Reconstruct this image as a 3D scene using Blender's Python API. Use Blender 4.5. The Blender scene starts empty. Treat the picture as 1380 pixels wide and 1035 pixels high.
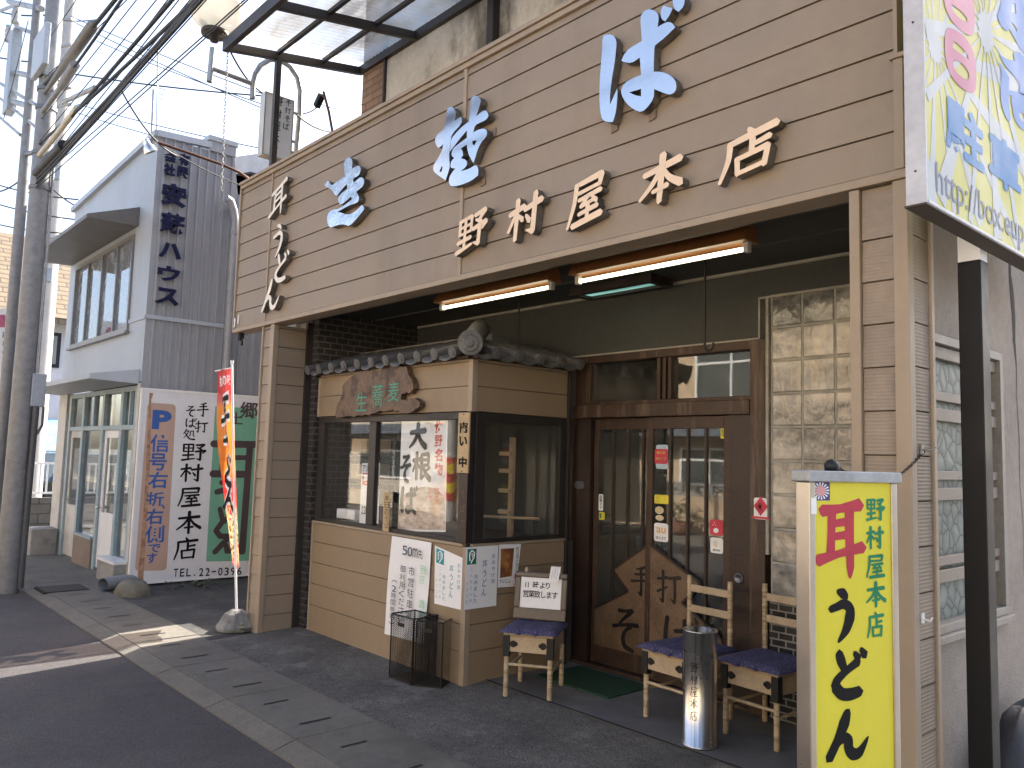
import bpy, bmesh, math, random
from mathutils import Vector, Matrix
random.seed(7)
R = math.radians
S = bpy.context.scene
COL = S.collection
# ------------------------------------------------------------------ camera
H = 1.55
F = 1090.0
CX, CY = 690.0, 517.5
RIGHT = Vector((0.668, 0.744, 0.028)); DOWN = Vector((-0.048, 0.081, -0.996)); FWD = Vector((-0.743, 0.664, 0.090))
FWD.normalize(); RIGHT = (RIGHT - FWD * RIGHT.dot(FWD)).normalized(); DOWN = FWD.cross(RIGHT)
CAM = Vector((0, 0, H))
cd = bpy.data.cameras.new("camera"); cam = bpy.data.objects.new("camera", cd); COL.objects.link(cam)
cd.sensor_width = 36; cd.lens = F / 1380 * 36; cd.clip_start = 0.05; cd.clip_end = 2000
m = Matrix((RIGHT, -DOWN, -FWD)).transposed().to_4x4(); m.translation = CAM
cam.matrix_world = m
S.camera = cam
# ------------------------------------------------------------------ light
SUN_EL, SUN_AZ = 38.0, 10.0         # azimuth from +Y towards -X
w = bpy.data.worlds.new("World"); S.world = w; w.use_nodes = True
nt = w.node_tree; bg = nt.nodes["Background"]
sky = nt.nodes.new("ShaderNodeTexSky"); sky.sky_type = 'NISHITA'; sky.sun_disc = False
sky.sun_elevation = R(SUN_EL); sky.sun_rotation = R(-SUN_AZ)
sky.dust_density = 4.0; sky.air_density = 0.8; sky.ozone_density = 0.5
nt.links.new(sky.outputs[0], bg.inputs[0]); bg.inputs[1].default_value = 0.15
sd = bpy.data.lights.new("sun", 'SUN'); sd.energy = 5.0; sd.angle = R(0.5); sd.color = (1.0, 0.93, 0.83)
so = bpy.data.objects.new("sun", sd); COL.objects.link(so)
sdir = Vector((-math.sin(R(SUN_AZ)) * math.cos(R(SUN_EL)), math.cos(R(SUN_AZ)) * math.cos(R(SUN_EL)), math.sin(R(SUN_EL))))
so.rotation_euler = sdir.to_track_quat('Z', 'Y').to_euler(); so.location = (0, 20, 30)
S.view_settings.view_transform = 'Standard'; S.view_settings.look = 'None'
S.view_settings.exposure = 1.85; S.view_settings.gamma = 1
try:
    S.cycles.max_bounces = 8; S.cycles.transparent_max_bounces = 16; S.cycles.sample_clamp_indirect = 6
    S.cycles.use_denoising = True
except Exception: pass

# ------------------------------------------------------------------ measuring the photograph
def ray(px, py): return RIGHT * (px - CX) + DOWN * (py - CY) + FWD * F
def at_y(px, py, y): d = ray(px, py); return CAM + d * (y / d.y)
def at_x(px, py, x): d = ray(px, py); return CAM + d * (x / d.x)
def at_z(px, py, z): d = ray(px, py); return CAM + d * ((z - H) / d.z)
def zm(k, ox, oy, pts): return [(ox + k * a, oy + k * b) for a, b in pts]

# ------------------------------------------------------------------ materials
def srgb(r, g, b):
    f = lambda c: ((c / 255 + .055) / 1.055) ** 2.4 if c > 10 else c / 255 / 12.92
    return (f(r), f(g), f(b))
def nodes(name):
    M = bpy.data.materials.new(name); M.use_nodes = True
    return M, M.node_tree, M.node_tree.nodes["Principled BSDF"]
def coord(nt, plane=None):
    tc = nt.nodes.new("ShaderNodeNewGeometry")
    if not plane: return tc.outputs["Position"]
    sp = nt.nodes.new("ShaderNodeSeparateXYZ"); cb = nt.nodes.new("ShaderNodeCombineXYZ")
    nt.links.new(tc.outputs["Position"], sp.inputs[0])
    nt.links.new(sp.outputs[plane[0].upper()], cb.inputs[0]); nt.links.new(sp.outputs[plane[1].upper()], cb.inputs[1])
    return cb.outputs[0]
def mul3(nt, vec, s):
    n = nt.nodes.new("ShaderNodeVectorMath"); n.operation = 'MULTIPLY'
    nt.links.new(vec, n.inputs[0]); n.inputs[1].default_value = s
    return n.outputs[0]
def noise(nt, vec, scale, detail=5, rough=.6):
    n = nt.nodes.new("ShaderNodeTexNoise"); n.inputs["Scale"].default_value = scale
    n.inputs["Detail"].default_value = detail; n.inputs["Roughness"].default_value = rough
    nt.links.new(vec, n.inputs["Vector"]); return n.outputs[0]
def ramp(nt, val, stops):
    n = nt.nodes.new("ShaderNodeValToRGB"); e = n.color_ramp.elements
    while len(e) < len(stops): e.new(.5)
    for q, (p, c) in zip(e, stops): q.position = p; q.color = (*c, 1) if len(c) == 3 else c
    nt.links.new(val, n.inputs[0]); return n.outputs[0]
def mixc(nt, fac, a, b, mode='MIX'):
    n = nt.nodes.new("ShaderNodeMix"); n.data_type = 'RGBA'; n.blend_type = mode
    for i, v in ((0, fac), (6, a), (7, b)):
        if hasattr(v, "is_linked"): nt.links.new(v, n.inputs[i])
        else: n.inputs[i].default_value = v if i == 0 else (*v, 1)
    return n.outputs[2]
def mat(name, col, rough=.6, metal=0, var=.18, scale=3, bump=.0, bscale=80, stain=None, sscale=1.5, st=(.5, .66),
        stretch=(1, 1, 1), spec=.5, rv=.1, grain=0, gscale=170):
    M, nt, b = nodes(name)
    P = coord(nt)
    c = tuple(col)
    v1 = noise(nt, P, scale, 6); v2 = noise(nt, P, scale * 9, 3)
    lo = tuple(max(0, x * (1 - var)) for x in c); hi = tuple(min(1, x * (1 + var)) for x in c)
    base = ramp(nt, v1, [(.36, lo), (.64, hi)])
    base = mixc(nt, .35, base, ramp(nt, v2, [(.36, lo), (.64, hi)]))
    if stain:
        s = noise(nt, mul3(nt, P, stretch), sscale, 8, .65)
        f = ramp(nt, s, [(st[0], (0, 0, 0)), (st[1], (1, 1, 1))])
        base = mixc(nt, f, base, stain)
    if grain:
        gn = noise(nt, P, gscale, 2, .5)
        base = mixc(nt, 1.0, base, ramp(nt, gn, [(.36, (1 - grain,) * 3), (.5, (1, 1, 1)), (.66, (1 + grain * 2,) * 3)]), 'MULTIPLY')
    nt.links.new(base, b.inputs["Base Color"])
    b.inputs["Metallic"].default_value = metal
    b.inputs["Specular IOR Level"].default_value = spec
    rr = ramp(nt, v1, [(.3, (max(.02, rough - rv),) * 3), (.7, (min(1, rough + rv),) * 3)])
    nt.links.new(rr, b.inputs["Roughness"])
    if bump:
        bp = nt.nodes.new("ShaderNodeBump"); bp.inputs["Strength"].default_value = bump; bp.inputs["Distance"].default_value = .01
        nt.links.new(noise(nt, P, bscale, 4), bp.inputs["Height"]); nt.links.new(bp.outputs[0], b.inputs["Normal"])
    return M
def brick_mat(name, c1, c2, mortar, plane, bw, bh, ms=.012, rough=.7, spec=.5):
    M, nt, b = nodes(name)
    br = nt.nodes.new("ShaderNodeTexBrick"); nt.links.new(coord(nt, plane), br.inputs["Vector"])
    br.inputs["Color1"].default_value = (*c1, 1); br.inputs["Color2"].default_value = (*c2, 1); br.inputs["Mortar"].default_value = (*mortar, 1)
    br.inputs["Scale"].default_value = 1; br.inputs["Mortar Size"].default_value = ms; br.inputs["Brick Width"].default_value = bw; br.inputs["Row Height"].default_value = bh
    br.inputs["Mortar Smooth"].default_value = .1
    n = noise(nt, coord(nt), 4, 6)
    c = mixc(nt, .5, br.outputs[0], ramp(nt, n, [(.3, (.5, .5, .5)), (.7, (1, 1, 1))]), 'MULTIPLY')
    nt.links.new(c, b.inputs["Base Color"]); b.inputs["Roughness"].default_value = rough; b.inputs["Specular IOR Level"].default_value = spec
    bp = nt.nodes.new("ShaderNodeBump"); bp.inputs["Strength"].default_value = .6; bp.inputs["Distance"].default_value = .006; bp.invert = True
    nt.links.new(br.outputs["Fac"], bp.inputs["Height"]); nt.links.new(bp.outputs[0], b.inputs["Normal"])
    return M
def glass_mat(name, tint=(.9, .93, .92), dirt_sheen=.05, rough=.02, ior=1.5, bump=0, bs=3, dcol=(.5, .5, .46)):
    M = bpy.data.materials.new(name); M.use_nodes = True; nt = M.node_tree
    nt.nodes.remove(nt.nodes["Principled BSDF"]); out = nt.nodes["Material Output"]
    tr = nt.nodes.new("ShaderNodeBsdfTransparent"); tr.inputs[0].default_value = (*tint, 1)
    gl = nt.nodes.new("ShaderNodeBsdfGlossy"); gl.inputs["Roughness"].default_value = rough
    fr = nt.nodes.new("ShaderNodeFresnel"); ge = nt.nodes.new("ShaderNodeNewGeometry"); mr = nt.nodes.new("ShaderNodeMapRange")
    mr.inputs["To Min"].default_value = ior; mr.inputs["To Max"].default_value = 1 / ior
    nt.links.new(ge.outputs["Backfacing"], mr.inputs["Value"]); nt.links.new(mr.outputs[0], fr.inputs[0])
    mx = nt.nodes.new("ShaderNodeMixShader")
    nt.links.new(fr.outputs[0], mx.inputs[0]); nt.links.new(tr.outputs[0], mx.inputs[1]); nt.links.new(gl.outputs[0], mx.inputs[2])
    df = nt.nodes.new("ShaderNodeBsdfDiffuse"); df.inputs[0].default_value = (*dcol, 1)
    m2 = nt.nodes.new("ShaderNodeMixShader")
    f = ramp(nt, noise(nt, coord(nt), 5, 8), [(.35, (dirt_sheen * .3,) * 3), (.75, (dirt_sheen * 1.6,) * 3)])
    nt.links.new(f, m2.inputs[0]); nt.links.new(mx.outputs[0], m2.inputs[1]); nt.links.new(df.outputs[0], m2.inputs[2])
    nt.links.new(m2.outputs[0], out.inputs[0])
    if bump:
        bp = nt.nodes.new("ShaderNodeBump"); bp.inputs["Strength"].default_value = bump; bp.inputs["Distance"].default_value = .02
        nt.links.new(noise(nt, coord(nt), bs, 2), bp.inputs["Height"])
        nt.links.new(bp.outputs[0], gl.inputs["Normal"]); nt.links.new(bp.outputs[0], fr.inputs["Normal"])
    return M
def emit_mat(name, col, s):
    M, nt, b = nodes(name); b.inputs["Base Color"].default_value = (*col, 1)
    b.inputs["Emission Color"].default_value = (*col, 1); b.inputs["Emission Strength"].default_value = s
    return M

def ribbed(M, axis='Z', period=.012, strength=.5, dist=.004):
    nt = M.node_tree; b = nt.nodes["Principled BSDF"]
    wv = nt.nodes.new("ShaderNodeTexWave"); wv.bands_direction = axis; wv.inputs["Scale"].default_value = 1 / period / 20 * 6.2832 / 6.2832 * 1.0
    wv.inputs["Scale"].default_value = .314 / period
    nt.links.new(coord(nt), wv.inputs["Vector"])
    bp = nt.nodes.new("ShaderNodeBump"); bp.inputs["Strength"].default_value = strength; bp.inputs["Distance"].default_value = dist
    nt.links.new(wv.outputs["Fac"], bp.inputs["Height"]); nt.links.new(bp.outputs[0], b.inputs["Normal"])
    return M

SID = (.272, .216, .158)
m_siding = mat("siding_paint", SID, .55, var=.07, scale=1.6, stain=(.225, .178, .13), sscale=1.1, st=(.5, .7), stretch=(1, 1, .25), bump=.06, bscale=150)
m_ribsiding = ribbed(mat("ribbed_siding_paint", (.28, .224, .168), .6, var=.12, scale=3, stain=(.19, .155, .117), sscale=3, st=(.5, .66), stretch=(1, 1, .3)), 'Z', .014, .3, .004)
m_trim = mat("trim_paint", (.315, .248, .176), .5, var=.08, stain=(.22, .165, .115), sscale=2, st=(.58, .8), stretch=(1, 1, .3))
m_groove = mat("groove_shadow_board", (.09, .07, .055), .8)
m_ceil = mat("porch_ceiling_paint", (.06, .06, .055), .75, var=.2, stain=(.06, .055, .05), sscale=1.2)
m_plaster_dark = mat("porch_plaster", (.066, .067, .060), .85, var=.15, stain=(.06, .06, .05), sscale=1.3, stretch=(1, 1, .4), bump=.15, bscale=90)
m_edge = mat("pale_edge_paint", (.34, .32, .27), .6, var=.25, scale=8)
m_wood = mat("weathered_door_wood", (.048, .026, .016), .5, var=.35, scale=5, stain=(.12, .08, .053), sscale=5, st=(.55, .66), stretch=(2.5, 2.5, .22), bump=.25, bscale=60)
m_wood_dk = mat("dark_door_board", (.028, .016, .012), .45, var=.4, scale=6, stain=(.12, .075, .05), sscale=9, st=(.66, .76), stretch=(5, 5, .15), bump=.2, bscale=70)
m_brownboard = mat("door_emblem_board", (.14, .088, .05), .5, var=.3, scale=6, bump=.15, bscale=110)
m_blackwood = mat("black_window_frame", (.022, .018, .016), .5, var=.3, stain=(.08, .065, .05), sscale=7, st=(.65, .8))
m_dkbrick_x = brick_mat("dark_tile_side", (.035, .03, .028), (.05, .042, .038), (.13, .125, .12), 'yz', .12, .055, .006, .5)
m_dkbrick_y = brick_mat("dark_tile_front", (.018, .018, .02), (.028, .027, .03), (.28, .28, .27), 'xz', .095, .042, .005, .4)
m_tanbrick = brick_mat("tan_brick", (.36, .22, .13), (.28, .165, .10), (.15, .11, .08), 'xz', .24, .075, .008, .8)
m_mortar = mat("stained_mortar", (.52, .50, .46), .9, var=.2, scale=2, stain=(.14, .135, .12), sscale=1.5, st=(.47, .60), stretch=(1, 1, .45), bump=.3, bscale=60)
m_sidewall = mat("grey_render", (.265, .225, .187), .95, var=.2, scale=2.5, stain=(.21, .185, .17), sscale=1.6, st=(.5, .8), stretch=(1, 1, .5), bump=.5, bscale=120)
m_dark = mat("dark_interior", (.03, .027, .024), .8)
m_tile = mat("roof_tile_clay", (.10, .10, .10), .45, var=.3, scale=9, stain=(.22, .21, .19), sscale=8, st=(.58, .75), bump=.2, bscale=90)
m_glass = glass_mat("door_glass", (.86, .88, .86), .045, ior=1.8, bump=.012, bs=2.2)
m_glass2 = glass_mat("window_glass", (.98, .985, .98), .02, ior=1.45)
m_glass_up = glass_mat("painted_sky_glass", (.25, .3, .33), .26, dcol=(.62, .70, .78), ior=14.0, bump=.02, bs=1.5)  # diffuse layer here is pale blue painted in for the reflected sky
m_gb = None
m_steel_dk = mat("brown_steel", (.045, .037, .032), .45, .3, var=.2, stain=(.1, .06, .04), sscale=6, st=(.65, .8))
m_black = mat("black_paint", (.004, .005, .007), .5, var=.2, spec=.25, bump=.05, bscale=20)
m_white = mat("white_paint", (.78, .78, .77), .45, var=.05)
m_paper = mat("paper", (.80, .80, .80), .8, var=.04, bump=.06, bscale=9)
m_ink = mat("black_ink", (.007, .007, .008), .6, var=.1, spec=.2)
m_galv = mat("galvanised_steel", (.36, .37, .37), .45, .5, var=.2, scale=6, stain=(.22, .22, .22), sscale=5)
m_polegrey = mat("pole_zinc", (.21, .215, .22), .55, .3, var=.22, scale=14, stain=(.26, .265, .27), sscale=9, st=(.5, .72))
m_conc = mat("concrete", (.30, .29, .27), .9, var=.2, scale=3, stain=(.15, .145, .135), sscale=2.2, bump=.35, bscale=70)
m_polewhite = mat("concrete_pole", (.46, .45, .43), .85, var=.12, bump=.1)
m_chrome = mat("chrome_letter", (.80, .74, .69), .12, 1, var=.05, bump=.02, bscale=4, rv=.04)
m_foil = mat("crinkled_foil", (.70, .68, .66), .12, 1, var=.1, bump=1.0, bscale=9, rv=.05)
m_lettside = mat("letter_side_metal", (.16, .145, .125), .5, .4, var=.3, scale=12, stain=(.05, .045, .04), sscale=10)
m_gold = mat("cream_letter_paint", (.78, .60, .42), .45, var=.05)
m_cream = mat("ivory_letter_paint", (.78, .73, .64), .5, var=.06)
m_rope = mat("bamboo", (.42, .33, .21), .5, var=.25, scale=14, stain=(.2, .15, .09), sscale=20, stretch=(.3, .3, 3))
m_seatwood = mat("seat_wood", (.40, .31, .20), .5, var=.2, scale=8, stretch=(1, 1, 6))
m_iron = mat("black_iron", (.014, .014, .015), .5, .3, var=.3)
m_brownplastic = mat("brown_board_frame", (.11, .085, .065), .45, var=.1)
m_stainless = mat("stainless", (.78, .76, .73), .28, 1, var=.06, rv=.03, stain=(.42, .41, .39), sscale=5, st=(.46, .58), stretch=(5, 5, .04))
m_alu = mat("brushed_aluminium", (.55, .50, .43), .32, .9, var=.08, rv=.05)

# ------------------------------------------------------------------ mesh builder
class MB:
    def __init__(s): s.v = []; s.f = []; s.mi = []; s.cur = 0; s.sm = []
    def add(s, vs, fs, smooth=False):
        o = len(s.v); s.v += [Vector(p) for p in vs]
        for f in fs: s.f.append([i + o for i in f]); s.mi.append(s.cur); s.sm.append(smooth)
        return s
    def box(s, x0, x1, y0, y1, z0, z1):
        if x0 > x1: x0, x1 = x1, x0
        if y0 > y1: y0, y1 = y1, y0
        if z0 > z1: z0, z1 = z1, z0
        return s.add([(x0, y0, z0), (x1, y0, z0), (x1, y1, z0), (x0, y1, z0), (x0, y0, z1), (x1, y0, z1), (x1, y1, z1), (x0, y1, z1)],
              [(0, 3, 2, 1), (4, 5, 6, 7), (0, 1, 5, 4), (1, 2, 6, 5), (2, 3, 7, 6), (3, 0, 4, 7)])
    def obox(s, c, u, v, n, w, h, d):
        c = Vector(c); u = Vector(u).normalized() * w / 2; v = Vector(v).normalized() * h / 2; n = Vector(n).normalized() * d / 2
        vs = [c + a * u + b * v + e * n for e in (-1, 1) for a, b in ((-1, -1), (1, -1), (1, 1), (-1, 1))]
        return s.add(vs, [(0, 3, 2, 1), (4, 5, 6, 7), (0, 1, 5, 4), (1, 2, 6, 5), (2, 3, 7, 6), (3, 0, 4, 7)])
    def bar(s, p, q, w, h, up=(0, 0, 1)):
        p = Vector(p); q = Vector(q); d = q - p; L = d.length
        u = d.cross(Vector(up)).normalized(); v = u.cross(d).normalized()
        return s.obox((p + q) / 2, d, u, v, L, w, h)
    def quad(s, a, b, c, d): return s.add([a, b, c, d], [(0, 1, 2, 3)])
    def tube(s, pts, r, n=10, r2=None, cap=True, smooth=True):
        pts = [Vector(p) for p in pts]; N = len(pts); rings = []; u = None
        for i, p in enumerate(pts):
            t = (pts[min(i + 1, N - 1)] - pts[max(i - 1, 0)]).normalized()
            if u is None:
                u = t.cross(Vector((0, 0, 1)) if abs(t.z) < .9 else Vector((1, 0, 0))).normalized()
            else: u = (u - t * u.dot(t)).normalized()
            v = t.cross(u)
            rr = r if r2 is None else r + (r2 - r) * i / max(1, N - 1)
            if isinstance(r, (list, tuple)): rr = r[i]
            rings.append([p + (u * math.cos(a) + v * math.sin(a)) * rr for a in [2 * math.pi * k / n for k in range(n)]])
        vs = [q for g in rings for q in g]; fs = []
        for i in range(N - 1):
            for k in range(n):
                a = i * n + k; b = i * n + (k + 1) % n; fs.append((a, b, b + n, a + n))
        s.add(vs, fs, smooth)
        if cap: s.add(rings[0], [tuple(range(n))[::-1]]); s.add(rings[-1], [tuple(range(n))])
        return s
    def lathe(s, prof, c=(0, 0, 0), n=24, smooth=True):
        c = Vector(c); vs = []; fs = []
        for r, z in prof: vs += [c + Vector((r * math.cos(2 * math.pi * k / n), r * math.sin(2 * math.pi * k / n), z)) for k in range(n)]
        for i in range(len(prof) - 1):
            for k in range(n):
                a = i * n + k; b = i * n + (k + 1) % n; fs.append((a, b, b + n, a + n))
        return s.add(vs, fs, smooth)
    def build(s, name, mats, parent=None, bevel=0, loc=None, smooth_all=False):
        me = bpy.data.meshes.new(name)
        off = Vector((0, 0, 0)); p = parent
        while p is not None: off += p.location; p = p.parent
        if loc is not None: off = off + Vector(loc)
        me.from_pydata([v - off for v in s.v], [], s.f)
        if not isinstance(mats, (list, tuple)): mats = [mats]
        for q in mats: me.materials.append(q)
        me.polygons.foreach_set("material_index", s.mi)
        me.polygons.foreach_set("use_smooth", [True] * len(s.f) if smooth_all else s.sm)
        me.update()
        o = bpy.data.objects.new(name, me); COL.objects.link(o)
        if loc is not None: o.location = loc
        if parent is not None: o.parent = parent
        if bevel:
            b = o.modifiers.new("bevel", 'BEVEL'); b.width = bevel; b.segments = 2; b.limit_method = 'ANGLE'; b.angle_limit = R(40)
        return o
def tag(o, label, cat, group=None, kind=None):
    if label: o['label'] = label
    if cat: o['category'] = cat
    if group: o['group'] = group
    if kind: o['kind'] = kind
    return o
def thing(name, label, cat, loc=(0, 0, 0), group=None):
    o = bpy.data.objects.new(name, None); COL.objects.link(o); o.location = loc; o.empty_display_size = .2
    return tag(o, label, cat, group)
def boxes(name, M, parent, lst, bevel=0):
    for b in lst: MB().box(*b).build(name, M, parent, bevel=bevel)
def struct(o): o['kind'] = 'structure'; return o
def copy_tree(o, parent=None):
    c = o.copy(); COL.objects.link(c)
    if parent is not None: c.parent = parent
    for ch in list(o.children): copy_tree(ch, c)
    return c

# ------------------------------------------------------------------ lettering
class Frame:                                     # a plane in the world: origin, right, up, outward normal
    def __init__(s, o, u, v): s.o = Vector(o); s.u = Vector(u).normalized(); s.v = Vector(v).normalized(); s.n = s.u.cross(s.v)
    def p(s, a, b, d=0): return s.o + s.u * a + s.v * b + s.n * d
    def uv(s, P): P = Vector(P) - s.o; return P.dot(s.u), P.dot(s.v)
FY = lambda y: Frame((0, y, 0), (1, 0, 0), (0, 0, 1))      # faces the street
FX = lambda x: Frame((x, 0, 0), (0, 1, 0), (0, 0, 1))      # faces +X
GL = {}
def curve_mesh(cu):
    ob = bpy.data.objects.new("tmp", cu); COL.objects.link(ob)
    dg = bpy.context.evaluated_depsgraph_get(); ev = ob.evaluated_get(dg); me = ev.to_mesh()
    r = ([(v.co.x, v.co.y) for v in me.vertices], [list(p.vertices) for p in me.polygons])
    ev.to_mesh_clear(); bpy.data.objects.remove(ob); bpy.data.curves.remove(cu)
    return r
def font_glyph(ch, bold=0.0):
    k = (ch, bold)
    if k not in GL:
        cu = bpy.data.curves.new("tmp", 'FONT'); cu.body = ch; cu.size = 1; cu.offset = bold; cu.resolution_u = 3; cu.dimensions = '2D'; cu.fill_mode = 'FRONT'
        GL[k] = curve_mesh(cu)
    return GL[k]
def poly_glyph(loops):
    cu = bpy.data.curves.new("tmp", 'CURVE'); cu.dimensions = '2D'; cu.fill_mode = 'FRONT'
    for lp in loops:
        sp = cu.splines.new('POLY'); sp.points.add(len(lp) - 1); sp.use_cyclic_u = True
        for q, (x, y) in zip(sp.points, lp): q.co = (x, y, 0, 1)
    return curve_mesh(cu)
def smooth_loop(lp, it=1, corner=70):
    for _ in range(it):
        out = []; n = len(lp)
        for i in range(n):
            a = Vector(lp[i - 1]); b = Vector(lp[i]); c = Vector(lp[(i + 1) % n])
            d1 = b - a; d2 = c - b
            ang = math.degrees(d1.angle(d2, 0)) if d1.length > 1e-9 and d2.length > 1e-9 else 0
            if ang > corner: out.append(tuple(b))
            else: out += [tuple(b - d1 * .25), tuple(b + d2 * .25)]
        lp = out
    return lp
# brush characters: strokes of (x, y, width) in a unit square, y down
BR = {
'耳': [[(.1, .12, .1), (.5, .09, .07), (.93, .04, .11)], [(.31, .11, .09), (.29, .4, .08), (.27, .68, .09)], [(.69, .08, .1), (.69, .5, .09), (.70, .85, .08), (.69, 1., .02)],
      [(.31, .29, .06), (.68, .26, .07)], [(.3, .46, .06), (.68, .43, .07)], [(.0, .76, .1), (.45, .68, .06), (.98, .60, .1)]],
'う': [[(.36, .02, .06), (.52, .06, .12), (.66, .14, .07)], [(.1, .36, .08), (.3, .32, .09), (.56, .27, .11), (.76, .36, .12), (.76, .54, .14), (.62, .78, .11), (.36, 1., .03)]],
'ど': [[(.3, .02, .1), (.36, .2, .12), (.46, .42, .08)], [(.8, .24, .1), (.5, .42, .08), (.26, .6, .1), (.2, .76, .13), (.36, .92, .13), (.6, .95, .13), (.86, .9, .11)],
      [(.72, .04, .06), (.82, .17, .1)], [(.9, -.03, .06), (1., .1, .1)]],
'ん': [[(.5, .0, .08), (.42, .24, .13), (.26, .6, .1), (.06, .97, .1)], [(.06, .97, .06), (.2, .72, .07), (.38, .56, .1), (.5, .62, .12), (.52, .8, .11), (.62, .93, .12), (.78, .9, .1), (.98, .6, .02)]],
'手': [[(.76, .02, .1), (.55, .08, .08), (.28, .12, .04)], [(.2, .29, .07), (.82, .24, .08)], [(.03, .52, .09), (.5, .47, .06), (.97, .44, .1)], [(.52, .1, .1), (.55, .5, .08), (.54, .92, .09), (.36, .82, .02)]],
'打': [[(.03, .27, .07), (.43, .2, .08)], [(.25, .02, .1), (.26, .5, .08), (.25, .95, .08), (.1, .85, .02)], [(.02, .66, .07), (.44, .48, .05)], [(.48, .22, .08), (.98, .15, .1)], [(.74, .2, .1), (.75, .6, .08), (.74, .93, .09), (.56, .82, .02)]],
'そ': [[(.26, .09, .09), (.5, .08, .07), (.74, .05, .1), (.5, .22, .08), (.28, .4, .06)], [(.06, .48, .08), (.5, .4, .07), (.93, .36, .1)], [(.7, .42, .08), (.5, .54, .08), (.42, .72, .11), (.5, .9, .11), (.78, .97, .09)]],
'ば': [[(.13, .05, .1), (.08, .4, .1), (.09, .7, .11), (.14, .95, .1)], [(.14, .95, .06), (.22, .76, .03)], [(.36, .32, .08), (.92, .25, .09)], [(.66, .06, .12), (.66, .5, .09), (.66, .8, .09), (.5, .96, .1), (.36, .86, .08), (.48, .74, .07), (.7, .8, .08), (.96, .96, .09)],
      [(.82, .02, .05), (.89, .13, .08)], [(.95, -.04, .05), (1.02, .07, .08)]],
'野': [[(.06, .06, .08), (.06, .47, .07)], [(.06, .07, .06), (.46, .05, .07), (.45, .46, .07)], [(.07, .27, .05), (.45, .26, .05)], [(.07, .46, .05), (.45, .45, .05)], [(.26, .07, .07), (.26, .9, .07)], [(.03, .68, .07), (.48, .64, .07)],
      [(.0, .95, .08), (.53, .85, .05)], [(.57, .09, .07), (.92, .05, .09), (.72, .27, .06)], [(.62, .22, .05), (.82, .35, .08)], [(.54, .46, .07), (.98, .39, .09), (.86, .55, .05)], [(.77, .43, .09), (.77, .93, .09), (.58, .84, .02)]],
'村': [[(.02, .3, .08), (.46, .23, .09)], [(.25, .02, .1), (.25, .98, .08)], [(.24, .3, .07), (.02, .72, .06)], [(.29, .4, .05), (.44, .55, .09)], [(.48, .33, .08), (.98, .25, .1)], [(.78, .03, .1), (.78, .94, .1), (.58, .85, .02)], [(.54, .48, .05), (.66, .65, .1)]],
'屋': [[(.16, .08, .07), (.9, .04, .1), (.86, .27, .07)], [(.18, .28, .06), (.86, .25, .06)], [(.18, .07, .09), (.15, .5, .08), (.0, .98, .05)], [(.28, .44, .06), (.92, .39, .08)], [(.56, .43, .06), (.36, .6, .06), (.76, .55, .06)], [(.68, .46, .05), (.82, .6, .08)],
      [(.32, .76, .06), (.86, .71, .08)], [(.58, .6, .08), (.58, .93, .07)], [(.16, .98, .09), (.99, .91, .1)]],
'本': [[(.06, .3, .08), (.94, .23, .11)], [(.5, .0, .12), (.5, 1., .09)], [(.48, .28, .08), (.3, .56, .08), (.0, .82, .05)], [(.52, .28, .06), (.7, .55, .09), (1., .77, .12)], [(.32, .74, .06), (.68, .7, .08)]],
'店': [[(.46, .0, .06), (.54, .13, .11)], [(.12, .19, .08), (.96, .12, .1)], [(.14, .18, .09), (.13, .55, .08), (.0, .99, .05)], [(.55, .25, .09), (.55, .56, .08)], [(.56, .4, .06), (.86, .35, .08)], [(.3, .58, .08), (.33, .95, .07)], [(.31, .6, .06), (.84, .55, .08), (.8, .95, .08)], [(.33, .93, .06), (.8, .9, .06)]],
'処': [[(.26, .04, .08), (.02, .46, .05)], [(.2, .22, .06), (.46, .18, .07), (.28, .54, .07), (.04, .82, .04)], [(.14, .34, .06), (.5, .84, .09), (.99, .92, .12)], [(.6, .22, .07), (.58, .5, .07), (.46, .7, .04)], [(.6, .2, .06), (.84, .18, .07), (.84, .6, .07), (.97, .66, .05)]],
'大': [[(.06, .38, .09), (.94, .28, .12)], [(.52, .0, .13), (.46, .45, .11), (.28, .75, .09), (.02, .98, .04)], [(.5, .36, .07), (.7, .72, .12), (.99, .95, .14)]],
'根': [[(.02, .3, .08), (.42, .24, .09)], [(.22, .02, .1), (.22, .98, .08)], [(.2, .3, .07), (.02, .7, .05)], [(.26, .42, .06), (.39, .54, .08)], [(.5, .08, .06), (.88, .05, .08), (.86, .45, .07)], [(.52, .26, .06), (.85, .25, .06)], [(.52, .46, .06), (.85, .44, .06)], [(.5, .08, .09), (.5, .93, .09), (.72, .8, .03)],
      [(.6, .48, .07), (.75, .75, .1), (1., .95, .13)], [(.95, .52, .07), (.74, .68, .04)]],
}
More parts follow.
